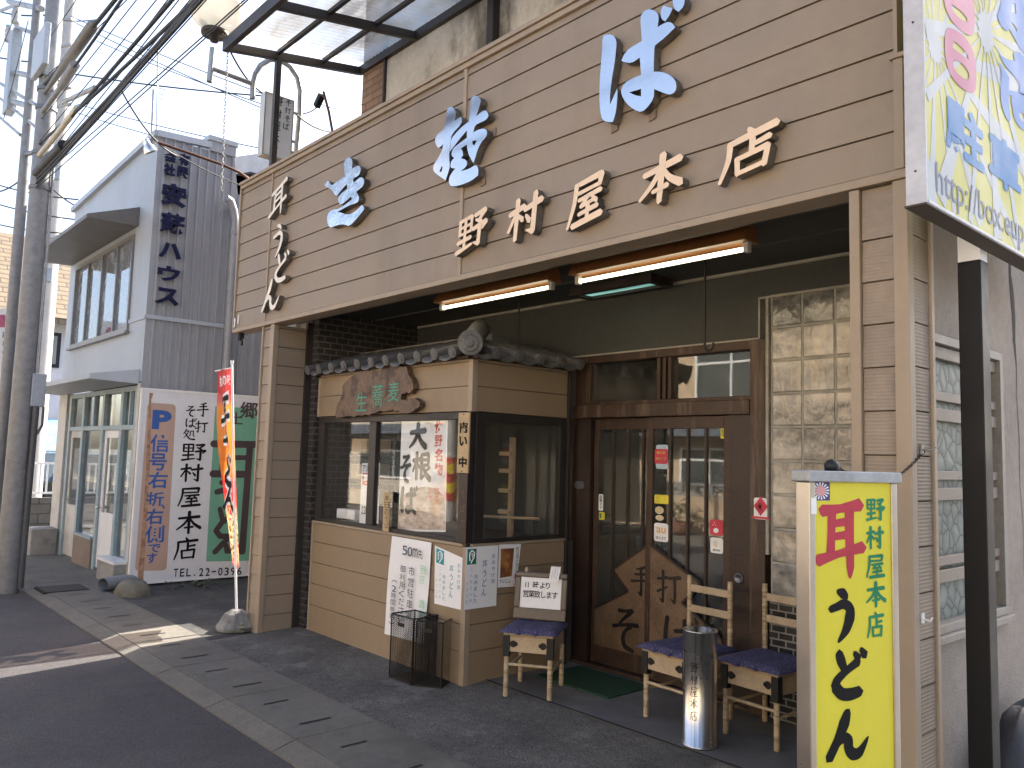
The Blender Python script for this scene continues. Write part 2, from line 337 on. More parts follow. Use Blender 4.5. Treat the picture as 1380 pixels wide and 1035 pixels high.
def ribbon(st, mx, bold=1.0, sub=4):
    """mx maps (x, y) to plane coordinates; returns list of outlines, split at sharp turns"""
    P = [(Vector(mx(x, y)), wd * bold) for x, y, wd in st]
    runs = [[P[0]]]
    for i in range(1, len(P)):
        runs[-1].append(P[i])
        if i < len(P) - 1:
            if (P[i][0] - P[i - 1][0]).angle(P[i + 1][0] - P[i][0], 0) > R(62): runs.append([P[i]])
    outs = []
    for r in runs:
        pts = []
        n = len(r)
        for i in range(n - 1):
            p0 = r[max(i - 1, 0)]; p1 = r[i]; p2 = r[i + 1]; p3 = r[min(i + 2, n - 1)]
            for k in range(sub if n > 2 else 1):
                t = k / (sub if n > 2 else 1)
                q = .5 * ((2 * p1[0]) + (p2[0] - p0[0]) * t + (2 * p0[0] - 5 * p1[0] + 4 * p2[0] - p3[0]) * t * t + (3 * p1[0] - p0[0] - 3 * p2[0] + p3[0]) * t ** 3)
                pts.append((q, p1[1] + (p2[1] - p1[1]) * t))
        pts.append(r[-1])
        outs.append(pts)
    return outs
def brush(mb, fr, ch, cu, cv, w, h, d=.001, depth=0, bold=1.0, shear=0, tilt=0):
    """writes one brush character centred at (cu, cv); raised by depth if given"""
    sc = (w * h) ** .5
    mx = lambda x, y: (cu + (x - .5) * w + shear * (.5 - y) * h, cv + (.5 - y) * h + tilt * (x - .5) * w)
    k = 0
    for st in BR[ch]:
        for pts in ribbon(st, mx, bold):
            k += 1; dd = d + depth + k * (.0002 if not depth else .0006)
            L = []; Rr = []; N = len(pts)
            for i, (q, wd) in enumerate(pts):
                t = (pts[min(i + 1, N - 1)][0] - pts[max(i - 1, 0)][0]).normalized(); nn = Vector((-t.y, t.x)) * wd * sc * .5
                L.append(q + nn); Rr.append(q - nn)
            t0 = (pts[1][0] - pts[0][0]).normalized(); t1 = (pts[-1][0] - pts[-2][0]).normalized()
            w0 = pts[0][1] * sc * .5; w1 = pts[-1][1] * sc * .5
            outl = [pts[0][0] - t0 * w0 * .8 + (L[0] - pts[0][0]) * .35] + L + [pts[-1][0] + t1 * w1 * .8 - (L[-1] - pts[-1][0]) * .2] + Rr[::-1] + [pts[0][0] - t0 * w0 * .4 + (Rr[0] - pts[0][0]) * .7]
            n = len(outl)
            # faces: caps + strip
            vs = [fr.p(a.x, a.y, dd) for a in outl]
            fs = [(0, n - 2 + 1, n - 2, 1), (N, N + 1, N + 2)]
            fs = [(n - 2, 1, 0, n - 1), (N, N + 2, N + 1)]
            for i in range(N - 1): fs.append((1 + i, n - 2 - i, n - 3 - i, 2 + i))
            mb.add(vs, [tuple(f) for f in fs])
            if depth:
                c0 = mb.cur; mb.cur = 1
                vb = [fr.p(a.x, a.y, d) for a in outl]
                mb.add(vs + vb, [(i, (i + 1) % n, n + (i + 1) % n, n + i) for i in range(n)]); mb.cur = c0
def flat(mb, fr, g, mx, d, depth=0):
    vs, fs = g
    P = [mx(x, y) for x, y in vs]
    mb.add([fr.p(a, b, d + depth) for a, b in P], fs)
    if depth:
        ed = {}
        for f in fs:
            for i in range(len(f)):
                a, b = f[i], f[(i + 1) % len(f)]; ed[(a, b)] = 1
        n = len(P); c0 = mb.cur; mb.cur = 1
        mb.add([fr.p(a, b, d + depth) for a, b in P] + [fr.p(a, b, d) for a, b in P], [(a, b, b + n, a + n) for (a, b) in ed if (b, a) not in ed]); mb.cur = c0
EM = .80
def typed(mb, fr, ch, cu, cv, w, h, d=.001, depth=0, bold=.012, shear=0, tilt=0, fit=False):
    """writes one printed character (em box w x h) centred at (cu, cv)"""
    if ch in ' 　': return
    g = font_glyph(ch, bold)
    if not g[0]: return
    if fit:
        xs = [p[0] for p in g[0]]; ys = [p[1] for p in g[0]]; x0, x1, y0, y1 = min(xs), max(xs), min(ys), max(ys)
        nx = lambda x: (x - x0) / (x1 - x0) - .5; ny = lambda y: (y - y0) / (y1 - y0) - .5
    else:
        nx = lambda x: (x - EMX) / EMS; ny = lambda y: (y - EMY) / EMS
    flat(mb, fr, g, lambda x, y: (cu + nx(x) * w + shear * ny(y) * h, cv + ny(y) * h + tilt * nx(x) * w), d, depth)
_g = font_glyph('国', 0); _x = [p[0] for p in _g[0]]; _y = [p[1] for p in _g[0]]
EMX, EMY, EMS = (min(_x) + max(_x)) / 2, (min(_y) + max(_y)) / 2, (max(_y) - min(_y)) * 1.08
def column(mb, fr, text, cu, vtop, vbot, w, h=None, du=0, **k):
    n = len(text); st = (vtop - vbot) / n
    for i, ch in enumerate(text):
        f = brush if (ch in BR and not k.get('print_')) else typed
        kk = {a: b for a, b in k.items() if a != 'print_'}
        if f is brush: kk.pop('fit', None); kk['bold'] = k.get('bbold', 1.0)
        kk.pop('bbold', None)
        sz = (h or st * .9)
        f(mb, fr, ch, cu + du * (i + .5), vtop - (i + .5) * st, w * (.82 if f is brush else 1), sz * (.86 if f is brush else 1), **kk)
def row(mb, fr, text, u0, v, size, wf=None, d=.001, bold=.008):
    """ordinary line of type starting at u0"""
    cu = bpy.data.curves.new("tmp", 'FONT'); cu.body = text; cu.size = 1; cu.offset = bold; cu.resolution_u = 3; cu.dimensions = '2D'; cu.fill_mode = 'FRONT'
    g = curve_mesh(cu); x1 = max(p[0] for p in g[0]); s = size; sx = s if wf is None else wf / x1
    flat(mb, fr, g, lambda x, y: (u0 + x * sx, v + y * s), d)
def sheet(fr, pts, d): return [fr.p(a, b, d) for a, b in pts]
def rect(mb, fr, u0, u1, v0, v1, d): return mb.quad(fr.p(u0, v0, d), fr.p(u1, v0, d), fr.p(u1, v1, d), fr.p(u0, v1, d))
def slab(mb, fr, u0, u1, v0, v1, d0, d1):
    c = fr.p((u0 + u1) / 2, (v0 + v1) / 2, (d0 + d1) / 2); return mb.obox(c, fr.u, fr.v, fr.n, abs(u1 - u0), abs(v1 - v0), abs(d1 - d0))

# ================================================================== THE SETTING
m_asph = mat("asphalt", (.068, .060, .060), .85, var=.22, scale=1.2, stain=(.085, .077, .073), sscale=.8, bump=.6, bscale=160, grain=.35)
m_lot = mat("old_lot_asphalt", (.055, .054, .052), .9, var=.3, scale=2, stain=(.10, .095, .085), sscale=2.5, bump=.7, bscale=110, grain=.4)
m_gut = mat("gutter_concrete", (.155, .141, .118), .9, var=.2, scale=1.5, stain=(.108, .097, .081), sscale=1.2, bump=.4, bscale=130, grain=.2)
m_apron = mat("dirty_apron_concrete", (.10, .094, .085), .9, var=.4, scale=2.2, stain=(.19, .18, .16), sscale=2.6, st=(.54, .68), bump=.8, bscale=90, grain=.35, gscale=120)
m_porch = mat("porch_floor_concrete", (.115, .117, .12), .65, var=.18, scale=1.4, stain=(.19, .19, .185), sscale=1.5, st=(.52, .7), bump=.2, bscale=140, grain=.15)
m_slot = mat("slot_dark", (.012, .012, .012), .9)
GY0, GY1, SEAM = 2.09, 2.70, 3.68
g = MB(); g.quad((-400, -400, -.12), (400, -400, -.12), (400, 400, -.12), (-400, 400, -.12)); struct(g.build("ground", m_lot))
g = MB(); g.quad((-160, -4.1, -.045), (60, -4.1, -.045), (60, GY0 - .02, -.045), (-160, GY0 - .02, -.045)); struct(g.build("road", m_asph))
# gutter: concrete cover blocks with joints and lifting slots
g = MB()
x = -40.0
while x < 8:
    x1 = x + .92
    g.box(x + .004, x1 - .004, GY0 + .10, GY1, -.11, 0)
    # chamfered kerb lip
    g.add([(x + .004, GY0 - .03, -.11), (x1 - .004, GY0 - .03, -.11), (x1 - .004, GY0 - .03, -.035), (x + .004, GY0 - .03, -.035),
           (x1 - .004, GY0 + .095, -.003), (x + .004, GY0 + .095, -.003)], [(0, 1, 2, 3), (3, 2, 4, 5)])
    x = x1
struct(g.build("gutter_covers", m_gut))
g = MB()
for k in range(-30, 14):
    xx = -5.24 - .46 * k * -1
    if -18 < xx < 2:
        ln = .16 if k % 2 else .20
        g.quad((xx - .009, 2.31, .0035), (xx + .009, 2.31, .0035), (xx + .009, 2.31 + ln, .0035), (xx - .009, 2.31 + ln, .0035))
struct(g.build("gutter_slots", m_slot))
# lot beside the shop, pavement strip before the neighbour, apron and porch floor
g = MB(); g.quad((-9.75, GY1, -.006), (-6.62, GY1, -.006), (-6.62, 12, .02), (-9.75, 12, .02)); struct(g.build("lot_ground", m_lot))
g = MB(); g.quad((-40, GY1, -.004), (-9.75, GY1, -.004), (-9.75, 3.2, .0), (-40, 3.2, .0)); struct(g.build("pavement", m_gut))
g = MB()
N = 40
for i in range(N):
    xa = -6.62 + i * .24; xb = xa + .24
    g.quad((xa, GY1 + .002, -.004), (xb, GY1 + .002, -.004), (xb, SEAM - .006, .033), (xa, SEAM - .006, .033))
struct(g.build("shop_apron", m_apron))
g = MB(); g.box(-6.7, 4, SEAM + .006, 9, -.1, .036); struct(g.build("porch_floor", m_porch))
g = MB(); g.quad((-6.6, SEAM - .009, .0395), (3, SEAM - .009, .0395), (3, SEAM + .009, .0395), (-6.6, SEAM + .009, .0395)); struct(g.build("floor_joint", m_slot))
FLZ = .036

# ================================================================== THE SHOP
shop = thing("soba_shop", "brown clapboard noodle shop with deep porch and tiled window bay", "building", (-4.2, 3.1, 0))
FY0 = 3.10
# fascia of long boards
g = MB(); m_boards = m_siding
zz = [2.684 + .1645 * i for i in range(9)]
def boards(g, x0, x1, y, zs, t=.018):
    for a, b in zip(zs[:-1], zs[1:]):
        g.add([(x0, y, a + .003), (x1, y, a + .003), (x1, y + .007, b - .002), (x0, y + .007, b - .002), (x0, y + t, a + .003), (x1, y + t, a + .003), (x1, y + t, b - .002), (x0, y + t, b - .002)],
              [(0, 1, 2, 3), (4, 7, 6, 5), (0, 4, 5, 1), (3, 2, 6, 7), (0, 3, 7, 4), (1, 5, 6, 2)])
for xa, xb in ((-7.45, -6.80), (-6.795, -4.01), (-3.985, -1.29)):
    boards(g, xa, xb, FY0, [2.69] + zz[1:] + [4.05])
g.build("fascia_siding", m_siding, shop)
g = MB(); g.box(-7.45, -1.29, FY0 + .019, FY0 + .13, 2.665, 4.06); g.build("fascia_core", m_groove, shop)
g = MB()
g.box(-7.475, -1.24, FY0 - .012, FY0 + .135, 2.652, 2.688)       # bottom trim
g.box(-7.475, -1.29, FY0 - .016, FY0 + .14, 4.05, 4.085)         # top trims
g.box(-7.475, -1.29, FY0 - .03, FY0 + .16, 4.087, 4.115)
g.box(-7.477, -7.452, FY0 - .014, FY0 + .133, 2.689, 4.049)      # left end
g.box(-6.806, -6.781, FY0 - .008, FY0 + .02, 2.689, 4.049)
g.box(-4.014, -3.981, FY0 - .008, FY0 + .02, 2.689, 4.049)
g.build("fascia_trim", m_trim, shop, bevel=.003)
g = MB(); g.box(-1.288, -1.25, FY0 - .012, FY0 + .1, 2.69, 3.13); g.box(-1.30, -1.235, FY0 - .02, FY0 + .12, 3.131, 3.15)
g.build("corner_trim", m_trim, shop, bevel=.003)
g = MB(); g.box(-1.288, -1.272, FY0 - .004, FY0 + .12, 3.152, 4.05); g.build("end_trim", m_trim, shop)
g = MB(); g.box(-1.270, -1.20, FY0 + .06, FY0 + .14, 3.0, 5.4); g.build("dark_downpipe", m_steel_dk, shop)
g = MB(); fr = FY(FY0 - .0125)
g.add([fr.p(a, b, .002) for a, b in ((-7.44, 2.70), (-7.415, 2.70), (-7.405, 2.77), (-7.43, 2.80))], [(0, 1, 2, 3)]); g.add([fr.p(a, b, .002) for a, b in ((-7.36, 2.72), (-7.335, 2.735), (-7.33, 2.82), (-7.35, 2.80))], [(0, 1, 2, 3)])
g.build("bare_patches", m_white, shop)
g = MB(); g.box(-7.42, -7.38, FY0 + .03, FY0 + .07, 2.58, 2.651); g.tube([(-7.40, FY0 + .05, 2.6), (-7.36, FY0 + .05, 2.56), (-7.37, FY0 + .05, 2.53)], .015, 8); g.build("cable_stub", m_slot, shop)
# left column
g = MB(); zc = [FLZ - .05 + .1645 * i for i in range(17)]; zc = [z for z in zc if z < 2.62] + [2.648]
boards(g, -6.825, -6.672, 3.112, zc); g.build("column_siding", m_siding, shop)
g = MB(); g.box(-6.82, -6.625, 3.131, 3.44, -.03, 2.648); g.build("column_core", m_groove, shop)
g = MB()
for a, b in zip(zc[:-1], zc[1:]): g.box(-6.6245, -6.606, 3.15, 3.41, a + .003, b - .003)
g.build("column_side_siding", m_siding, shop)
g = MB(); g.box(-6.845, -6.823, 3.10, 3.43, -.03, 2.65); g.box(-6.67, -6.6, 3.098, 3.148, -.03, 2.65); g.build("column_trim", m_trim, shop, bevel=.004)
g = MB(); g.box(-6.623, -6.585, 3.412, 3.47, -.03, 2.70); g.build("shutter_rail", m_steel_dk, shop)
# right column
def rib_boards(g, x0, x1, y, zs): boards(g, x0, x1, y, zs)
g = MB(); zr = [.08 + .1685 * i for i in range(20)]; zr = [z for z in zr if z < 2.6] + [2.648]
boards(g, -1.427, -1.302, 3.112, zr); boards(g, -1.427, -1.302, 3.112, [-.05, .08]); g.build("column_siding", m_ribsiding, shop)
g = MB(); g.box(-1.47, -1.262, 3.131, 3.32, -.05, 3.13); g.build("column_core", m_groove, shop)
g = MB()
zr2 = zr[:-1] + [2.60, 2.77, 2.94, 3.12]
for a, b in zip(zr2[:-1], zr2[1:]): g.box(-1.2615, -1.245, 3.15, 3.285, a + .003, b - .003)
g.box(-1.2615, -1.245, 3.15, 3.285, -.05, .08); g.build("column_side_siding", m_ribsiding, shop)
g = MB(); g.box(-1.472, -1.43, 3.098, 3.14, -.05, 2.65); g.box(-1.30, -1.243, 3.096, 3.148, -.05, 2.65); g.box(-1.262, -1.235, 3.287, 3.318, -.05, 3.12)
g.build("column_trim", m_trim, shop, bevel=.004)
# porch ceiling, header, walls
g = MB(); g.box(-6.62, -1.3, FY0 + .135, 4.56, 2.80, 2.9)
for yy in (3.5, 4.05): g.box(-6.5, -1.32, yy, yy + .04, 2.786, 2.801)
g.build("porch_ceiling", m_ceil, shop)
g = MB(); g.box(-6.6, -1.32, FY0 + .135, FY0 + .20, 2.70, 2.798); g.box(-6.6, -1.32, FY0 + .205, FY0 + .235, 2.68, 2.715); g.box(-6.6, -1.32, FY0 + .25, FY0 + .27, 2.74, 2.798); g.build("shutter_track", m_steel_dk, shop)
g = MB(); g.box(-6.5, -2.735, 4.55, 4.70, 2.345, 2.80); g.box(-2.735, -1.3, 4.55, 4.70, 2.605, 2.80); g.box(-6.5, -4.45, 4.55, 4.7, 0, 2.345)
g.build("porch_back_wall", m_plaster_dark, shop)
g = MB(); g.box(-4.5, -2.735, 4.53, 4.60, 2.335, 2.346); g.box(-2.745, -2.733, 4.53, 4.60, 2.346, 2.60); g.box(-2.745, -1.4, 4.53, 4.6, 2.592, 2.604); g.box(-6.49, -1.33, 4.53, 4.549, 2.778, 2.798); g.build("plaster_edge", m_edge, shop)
g = MB(); g.box(-6.6, -6.5, 3.471, 4.7, -.02, 2.80); g.build("tiled_porch_wall", m_dkbrick_x, shop)
# outer walls of the block
g = MB(); g.box(-6.9, -6.61, 3.45, 9, -.05, 4.0); g.build("west_wall", m_mortar, shop)
g = MB(); g.box(-6.9, -1.3, 3.24, 9, 3.95, 4.02); g.build("low_roof", m_steel_dk, shop)
# ---- side wall with its window
g = MB(); X0 = -1.272
WY0, WY1, WZ0, WZ1 = 3.345, 4.15, .93, 2.07
g.box(-1.45, X0, 3.321, 9, -.08, WZ0); g.box(-1.45, X0, 3.321, 9, WZ1, 6.6); g.box(-1.45, X0, WY1, 9, WZ0, WZ1); g.box(-1.45, X0, 3.321, WY0, WZ0, WZ1)
g.build("side_wall", m_sidewall, shop)
m_crack = mat("crack_dark", (.02, .018, .016), .9)
g = MB(); cr = [(4.335, 2.8), (4.345, 2.62), (4.33, 2.5), (4.34, 2.42), (4.36, 2.30), (4.365, 2.18), (4.40, 2.05), (4.39, 1.9), (4.41, 1.7), (4.40, 1.5), (4.43, 1.3), (4.42, 1.05)]
wd = [.004, .02, .03, .05, .045, .03, .008, .006, .007, .005, .006, .003]
fr = FX(X0)
for i in range(len(cr) - 1):
    (a, b), (c, d) = cr[i], cr[i + 1]
    g.quad(fr.p(a, b, .002), fr.p(a + wd[i], b, .002), fr.p(c + wd[i + 1], d, .002), fr.p(c, d, .002))
g.build("wall_crack", m_crack, shop)
m_framep = mat("blistered_frame_paint", (.22, .18, .14), .6, var=.15, scale=12, stain=(.10, .05, .03), sscale=22, st=(.66, .72))
win = None
g = MB(); fr = FX(X0)
def frame_rect(g, fr, u0, u1, v0, v1, t, d0, d1):
    slab(g, fr, u0, u1, v1 - t, v1, d0, d1); slab(g, fr, u0, u1, v0, v0 + t, d0, d1)
    slab(g, fr, u0, u0 + t, v0 + t, v1 - t, d0, d1); slab(g, fr, u1 - t, u1, v0 + t, v1 - t, d0, d1)
frame_rect(g, fr, WY0 - .02, WY1 + .02, WZ0 - .02, WZ1 + .02, .035, -.05, .012)
slab(g, fr, WY0 - .03, WY1 + .04, WZ0 - .05, WZ0 - .022, -.02, .03)
win = g.build("side_window", mat("dull_window_frame", (.23, .205, .175), .6, var=.2, scale=8), shop, bevel=.002)
m_ham = None
def hammered():
    M, nt, b = nodes("hammered_glass")
    vo = nt.nodes.new("ShaderNodeTexVoronoi"); vo.feature = 'DISTANCE_TO_EDGE'; vo.inputs["Scale"].default_value = 14; nt.links.new(coord(nt), vo.inputs["Vector"])
    e = ramp(nt, vo.outputs[0], [(.0, (.05, .06, .055)), (.06, (.16, .185, .165)), (.4, (.23, .255, .23))])
    n = noise(nt, coord(nt), 3, 5)
    nt.links.new(mixc(nt, .6, e, ramp(nt, n, [(.3, (.45, .45, .45)), (.7, (1, 1, 1))]), 'MULTIPLY'), b.inputs["Base Color"])
    b.inputs["Roughness"].default_value = .5; b.inputs["Specular IOR Level"].default_value = .2
    bp = nt.nodes.new("ShaderNodeBump"); bp.inputs["Strength"].default_value = .35; bp.inputs["Distance"].default_value = .015
    nt.links.new(vo.outputs[0], bp.inputs["Height"]); nt.links.new(bp.outputs[0], b.inputs["Normal"]); return M
m_ham = hammered()
g = MB(); slab(g, fr, WY0 + .016, WY1 - .016, WZ0 + .016, WZ1 - .016, -.045, -.035); g.build("pane", m_ham, win)
g = MB()
for zc_, hh in ((1.845, .036), (1.77, .05), (1.525, .036), (1.45, .05), (1.185, .036), (1.125, .05)):
    slab(g, fr, WY0 + .016, WY1 - .016, zc_ - hh / 2, zc_ + hh / 2, -.03, -.008)
slab(g, fr, WY0 + .016, WY1 - .016, 2.0, 2.05, -.03, -.008)
g.build("louvre_bars", m_framep, win, bevel=.002)
# ---- door wall
DY = 4.55
g = MB()
g.box(-4.46, -4.335, DY - .03, DY + .1, FLZ, 2.335); g.box(-2.795, -2.69, DY - .035, DY + .1, FLZ, 2.335)
g.box(-4.334, -2.796, DY - .045, DY + .1, 1.862, 1.955); g.box(-4.334, -2.796, DY - .02, DY + .1, 2.278, 2.334)
g.box(-4.334, -2.796, DY - .015, DY + .1, 1.956, 1.982); g.box(-4.334, -4.185, DY - .01, DY + .08, 1.983, 2.277)
for xx in (-3.535, -3.487, -3.44): g.box(xx - .014, xx + .014, DY - .012, DY + .05, 1.983, 2.277)
g.box(-4.334, -2.796, DY - .03, DY + .12, FLZ, .058)
g.build("door_frame", m_wood, shop, bevel=.004)
boxes("transom_pane", m_glass, shop, [(-4.184, -3.55, DY + .03, DY + .034, 1.983, 2.277), (-3.425, -2.797, DY + .03, DY + .034, 1.983, 2.277)])
boxes("door_pocket_board", m_wood_dk, shop, [(-4.333, -4.172, DY - .005, DY + .03, .0585, 1.861), (-2.958, -2.80, DY - .012, DY + .03, .0585, 1.861)])
PEAK = [(-4.14, .44), (-3.81, .617), (-3.959, .751), (-3.568, .985), (-3.161, .760), (-3.31, .617), (-2.985, .44)]
def door(x0, x1, y, stiles, muntins, half):
    g = MB(); a, b = stiles
    g.box(x0, x0 + a, y, y + .032, .062, 1.858); g.box(x1 - b, x1, y, y + .032, .062, 1.858)
    g.box(x0 + a, x1 - b, y, y + .032, 1.775, 1.858); g.box(x0 + a, x1 - b, y, y + .032, .062, .19)
    d = g.build("sliding_door", m_wood, shop, bevel=.003)
    g = MB(); g.box(x0 + a, x1 - b, y + .014, y + .018, .19, 1.775); g.build("pane", m_glass, d)
    g = MB()
    for mx in muntins: g.box(mx - .0085, mx + .0085, y + .002, y + .0135, .19, 1.775)
    g.build("muntin", m_wood_dk, d)
    # emblem board
    fr = FY(y - .004)
    if half == 'L': pts = [(x0 + a, .191)] + [(x0 + a, .45)] + PEAK[1:3] + [(x1 - b, .97), (x1 - b, .191)]
    else: pts = [(x0 + a, .191), (x0 + a, .97)] + PEAK[4:6] + [(x1 - b, .44), (x1 - b, .191)]
    g = MB(); n = len(pts); vs = [fr.p(p[0], p[1], d_) for d_ in (.004, -.006) for p in pts]
    gl = poly_glyph([pts]); flat(g, fr, gl, lambda x, y_: (x, y_), -.006, .012)
    g.mi = [0] * len(g.mi)
    g.build("emblem_board", m_brownboard, d)
    g = MB()
    edge = pts[1:-1]
    for p, q in zip(edge[:-1], edge[1:]): g.bar(fr.p(p[0], p[1], .008), fr.p(q[0], q[1], .008), .016, .012, up=(0, 1, 0))
    g.build("emblem_edge", m_wood_dk, d)
    g = MB()
    if half == 'L': brush(g, fr, '手', -3.70, .70, .17, .22, d=.008, bold=1.25); brush(g, fr, 'そ', -3.83, .35, .26, .30, d=.008, bold=1.2)
    else: brush(g, fr, '打', -3.42, .70, .20, .22, d=.008, bold=1.25); brush(g, fr, 'ば', -3.33, .37, .27, .30, d=.008, bold=1.2)
    g.build("lettering", mat("emblem_ink", (.012, .010, .010), .4), d)
    return d
dL = door(-4.171, -3.60, DY + .035, (.042, .03), (-3.985, -3.845, -3.705), 'L')
dR = door(-3.636, -2.959, DY - .008, (.055, .045), (-3.431, -3.289, -3.143), 'R')
m_pull = mat("brass_pull", (.16, .16, .18), .4, .7)
g = MB(); fr = FY(DY - .006)
vs = []
g.tube([fr.p(-4.248, 1.352, .002), fr.p(-4.248, 1.352, .008)], .028, 16); g.tube([fr.p(-4.30, 1.352, .002), fr.p(-4.30, 1.352, .008)], .028, 16)
g.obox(fr.p(-4.272, 1.352, .005), fr.u, fr.v, fr.n, .07, .056, .007); g.build("door_lock_plate", m_pull, shop)
g = MB(); g.lathe([(.0, 0), (.03, 0), (.036, .006), (.024, .008), (.02, .002), (0, .002)], (0, 0, 0), 20)
M_ = Matrix.Rotation(R(90), 4, 'X'); g.v = [M_ @ v + Vector((-2.885, DY - .013, .83)) for v in g.v]; g.build("door_pull", m_pull, shop)
# shop interior seen darkly through the glass
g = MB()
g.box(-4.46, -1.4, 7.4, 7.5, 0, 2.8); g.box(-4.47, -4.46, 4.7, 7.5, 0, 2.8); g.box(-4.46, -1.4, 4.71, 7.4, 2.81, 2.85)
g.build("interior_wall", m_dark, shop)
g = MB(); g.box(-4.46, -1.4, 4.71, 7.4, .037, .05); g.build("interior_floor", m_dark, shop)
# glass blocks and tiled dado
def gb_mat():
    M, nt, b = nodes("glass_block")
    P = coord(nt)
    n1 = noise(nt, mul3(nt, P, (1, 1, 2.2)), 2.6, 5); n2 = noise(nt, P, 13, 4)
    c = ramp(nt, n1, [(.38, (.09, .09, .085)), (.5, (.29, .28, .25)), (.62, (.54, .51, .45))])
    c = mixc(nt, .3, c, ramp(nt, n2, [(.38, (.10, .10, .09)), (.62, (.42, .40, .35))]))
    nt.links.new(c, b.inputs["Base Color"]); b.inputs["Roughness"].default_value = .12; b.inputs["Specular IOR Level"].default_value = .9
    bp = nt.nodes.new("ShaderNodeBump"); bp.inputs["Strength"].default_value = .35; bp.inputs["Distance"].default_value = .02
    nt.links.new(noise(nt, mul3(nt, P, (1, 1, .5)), 11, 3), bp.inputs["Height"]); nt.links.new(bp.outputs[0], b.inputs["Normal"]); return M
m_gb = gb_mat()
g = MB()
for i in range(6):
    for j in range(9):
        xa = -2.66 + i * .2065; za = .748 + j * .2065
        g.box(xa + .006, xa + .2005, DY - .012, DY + .06, za + .006, za + .2005)
gbw = g.build("glass_block_window", m_gb, shop, bevel=.007)
g = MB(); g.box(-2.665, -1.32, DY - .006, DY + .055, .745, 2.61); g.build("mortar_joints", mat("block_mortar", (.36, .35, .30), .8, var=.3, scale=9), gbw)
g = MB(); g.box(-2.675, -1.32, DY - .01, DY + .06, 0, .742); g.build("tiled_dado", m_dkbrick_y, shop)
g = MB(); g.box(-2.688, -2.668, DY - .03, DY + .02, 1.0, 2.59); g.build("peeling_strip", m_edge, shop)
# ---- display bay
BX0, BX1, BY0, BY1 = -6.43, -4.30, 3.48, 4.55
bay = None
g = MB()
lz = [FLZ - .02, .24, .42, .60, .775, .935]; uz = [1.855, 2.03, 2.20]
for zs in (lz, uz):
    for a, b in zip(zs[:-1], zs[1:]):
        g.box(BX0, BX1 - .045, BY0, BY0 + .02, a + .003, b - .002)
        g.box(BX1 - .02, BX1, BY0 + .045, BY1 - .14, a + .003, b - .002)
m_bays = mat("bay_siding_paint", (.27, .20, .125), .55, var=.08, scale=1.6, stain=(.22, .16, .097), sscale=1.4, st=(.52, .7), stretch=(1, 1, .3), bump=.06, bscale=150)
bay = g.build("display_bay", m_bays, shop)
g = MB()
g.box(BX0, BX1 - .0215, BY0 + .0215, BY0 + .07, 0, .93); g.box(BX0, BX1 - .0215, BY0 + .0215, BY0 + .07, 1.86, 2.25); g.box(BX1 - .07, BX1 - .0215, BY0 + .071, BY1 - .02, 0, .93); g.box(BX1 - .07, BX1 - .0215, BY0 + .071, BY1 - .02, 1.86, 2.25)
g.build("bay_core", m_groove, bay)
g = MB()
for z0, z1 in ((FLZ - .02, .935), (1.853, 2.215)):
    g.box(BX1 - .044, BX1 + .004, BY0 - .004, BY0 + .044, z0, z1)
g.box(BX0, BX1 - .046, BY0 - .008, BY0 + .03, .936, .955); g.box(BX1 - .03, BX1 + .008, BY0 + .046, BY1 - .1, .936, .955)
g.box(BX0, BX1 - .046, BY0 - .003, BY0 + .02, 2.201, 2.218); g.box(BX1 - .02, BX1 + .003, BY0 + .046, BY1 - .14, 2.201, 2.218)
g.box(BX0 - .03, BX0 - .001, BY0 - .003, BY0 + .03, FLZ - .02, .955); g.box(BX0 - .03, BX0 - .001, BY0 - .003, BY0 + .03, 1.853, 2.2)
g.build("bay_trim", m_trim, bay, bevel=.003)
g = MB(); fr = FY(BY0); s = lambda a, b, c, d: g.box(a, b, BY0 + .004, BY0 + .05, c, d)
s(BX0, BX1 - .12, .956, .985); s(BX0, BX1 - .12, 1.80, 1.852); s(BX0, BX0 + .1, .986, 1.799); s(-5.60, -5.50, .986, 1.799); s(BX1 - .12, BX1 - .02, .956, 1.852)
g.box(BX1 - .06, BX1 - .004, BY0 + .052, BY0 + .14, .956, 1.852); g.box(BX1 - .05, BX1 - .004, BY0 + .141, BY1 - .2, .956, .985); g.box(BX1 - .05, BX1 - .004, BY0 + .141, BY1 - .2, 1.79, 1.852)
g.box(BX1 - .05, BX1 - .004, BY1 - .2, BY1 - .13, .956, 1.852)
g.box(BX1 - .01, BX1 + .02, BY1 - .135, BY1 - .11, FLZ, 2.2)
g.build("bay_window_frame", m_blackwood, bay, bevel=.003)
g = MB(); g.box(BX0 + .1, -5.60, BY0 + .024, BY0 + .028, .985, 1.80); g.build("pane", m_glass2, bay)
g = MB(); g.box(-5.50, BX1 - .12, BY0 + .028, BY0 + .032, .985, 1.80); g.build("pane", m_glass2, bay)
g = MB(); g.box(BX1 - .030, BX1 - .026, BY0 + .141, BY1 - .2, .985, 1.79); g.build("pane", m_glass2, bay)
g = MB(); g.box(BX0, BX1 - .08, BY0 + .08, BY1, .90, .935); g.build("display_floor", mat("display_floor_wood", (.16, .11, .07), .6, var=.3, stretch=(1, 6, 1)), bay)
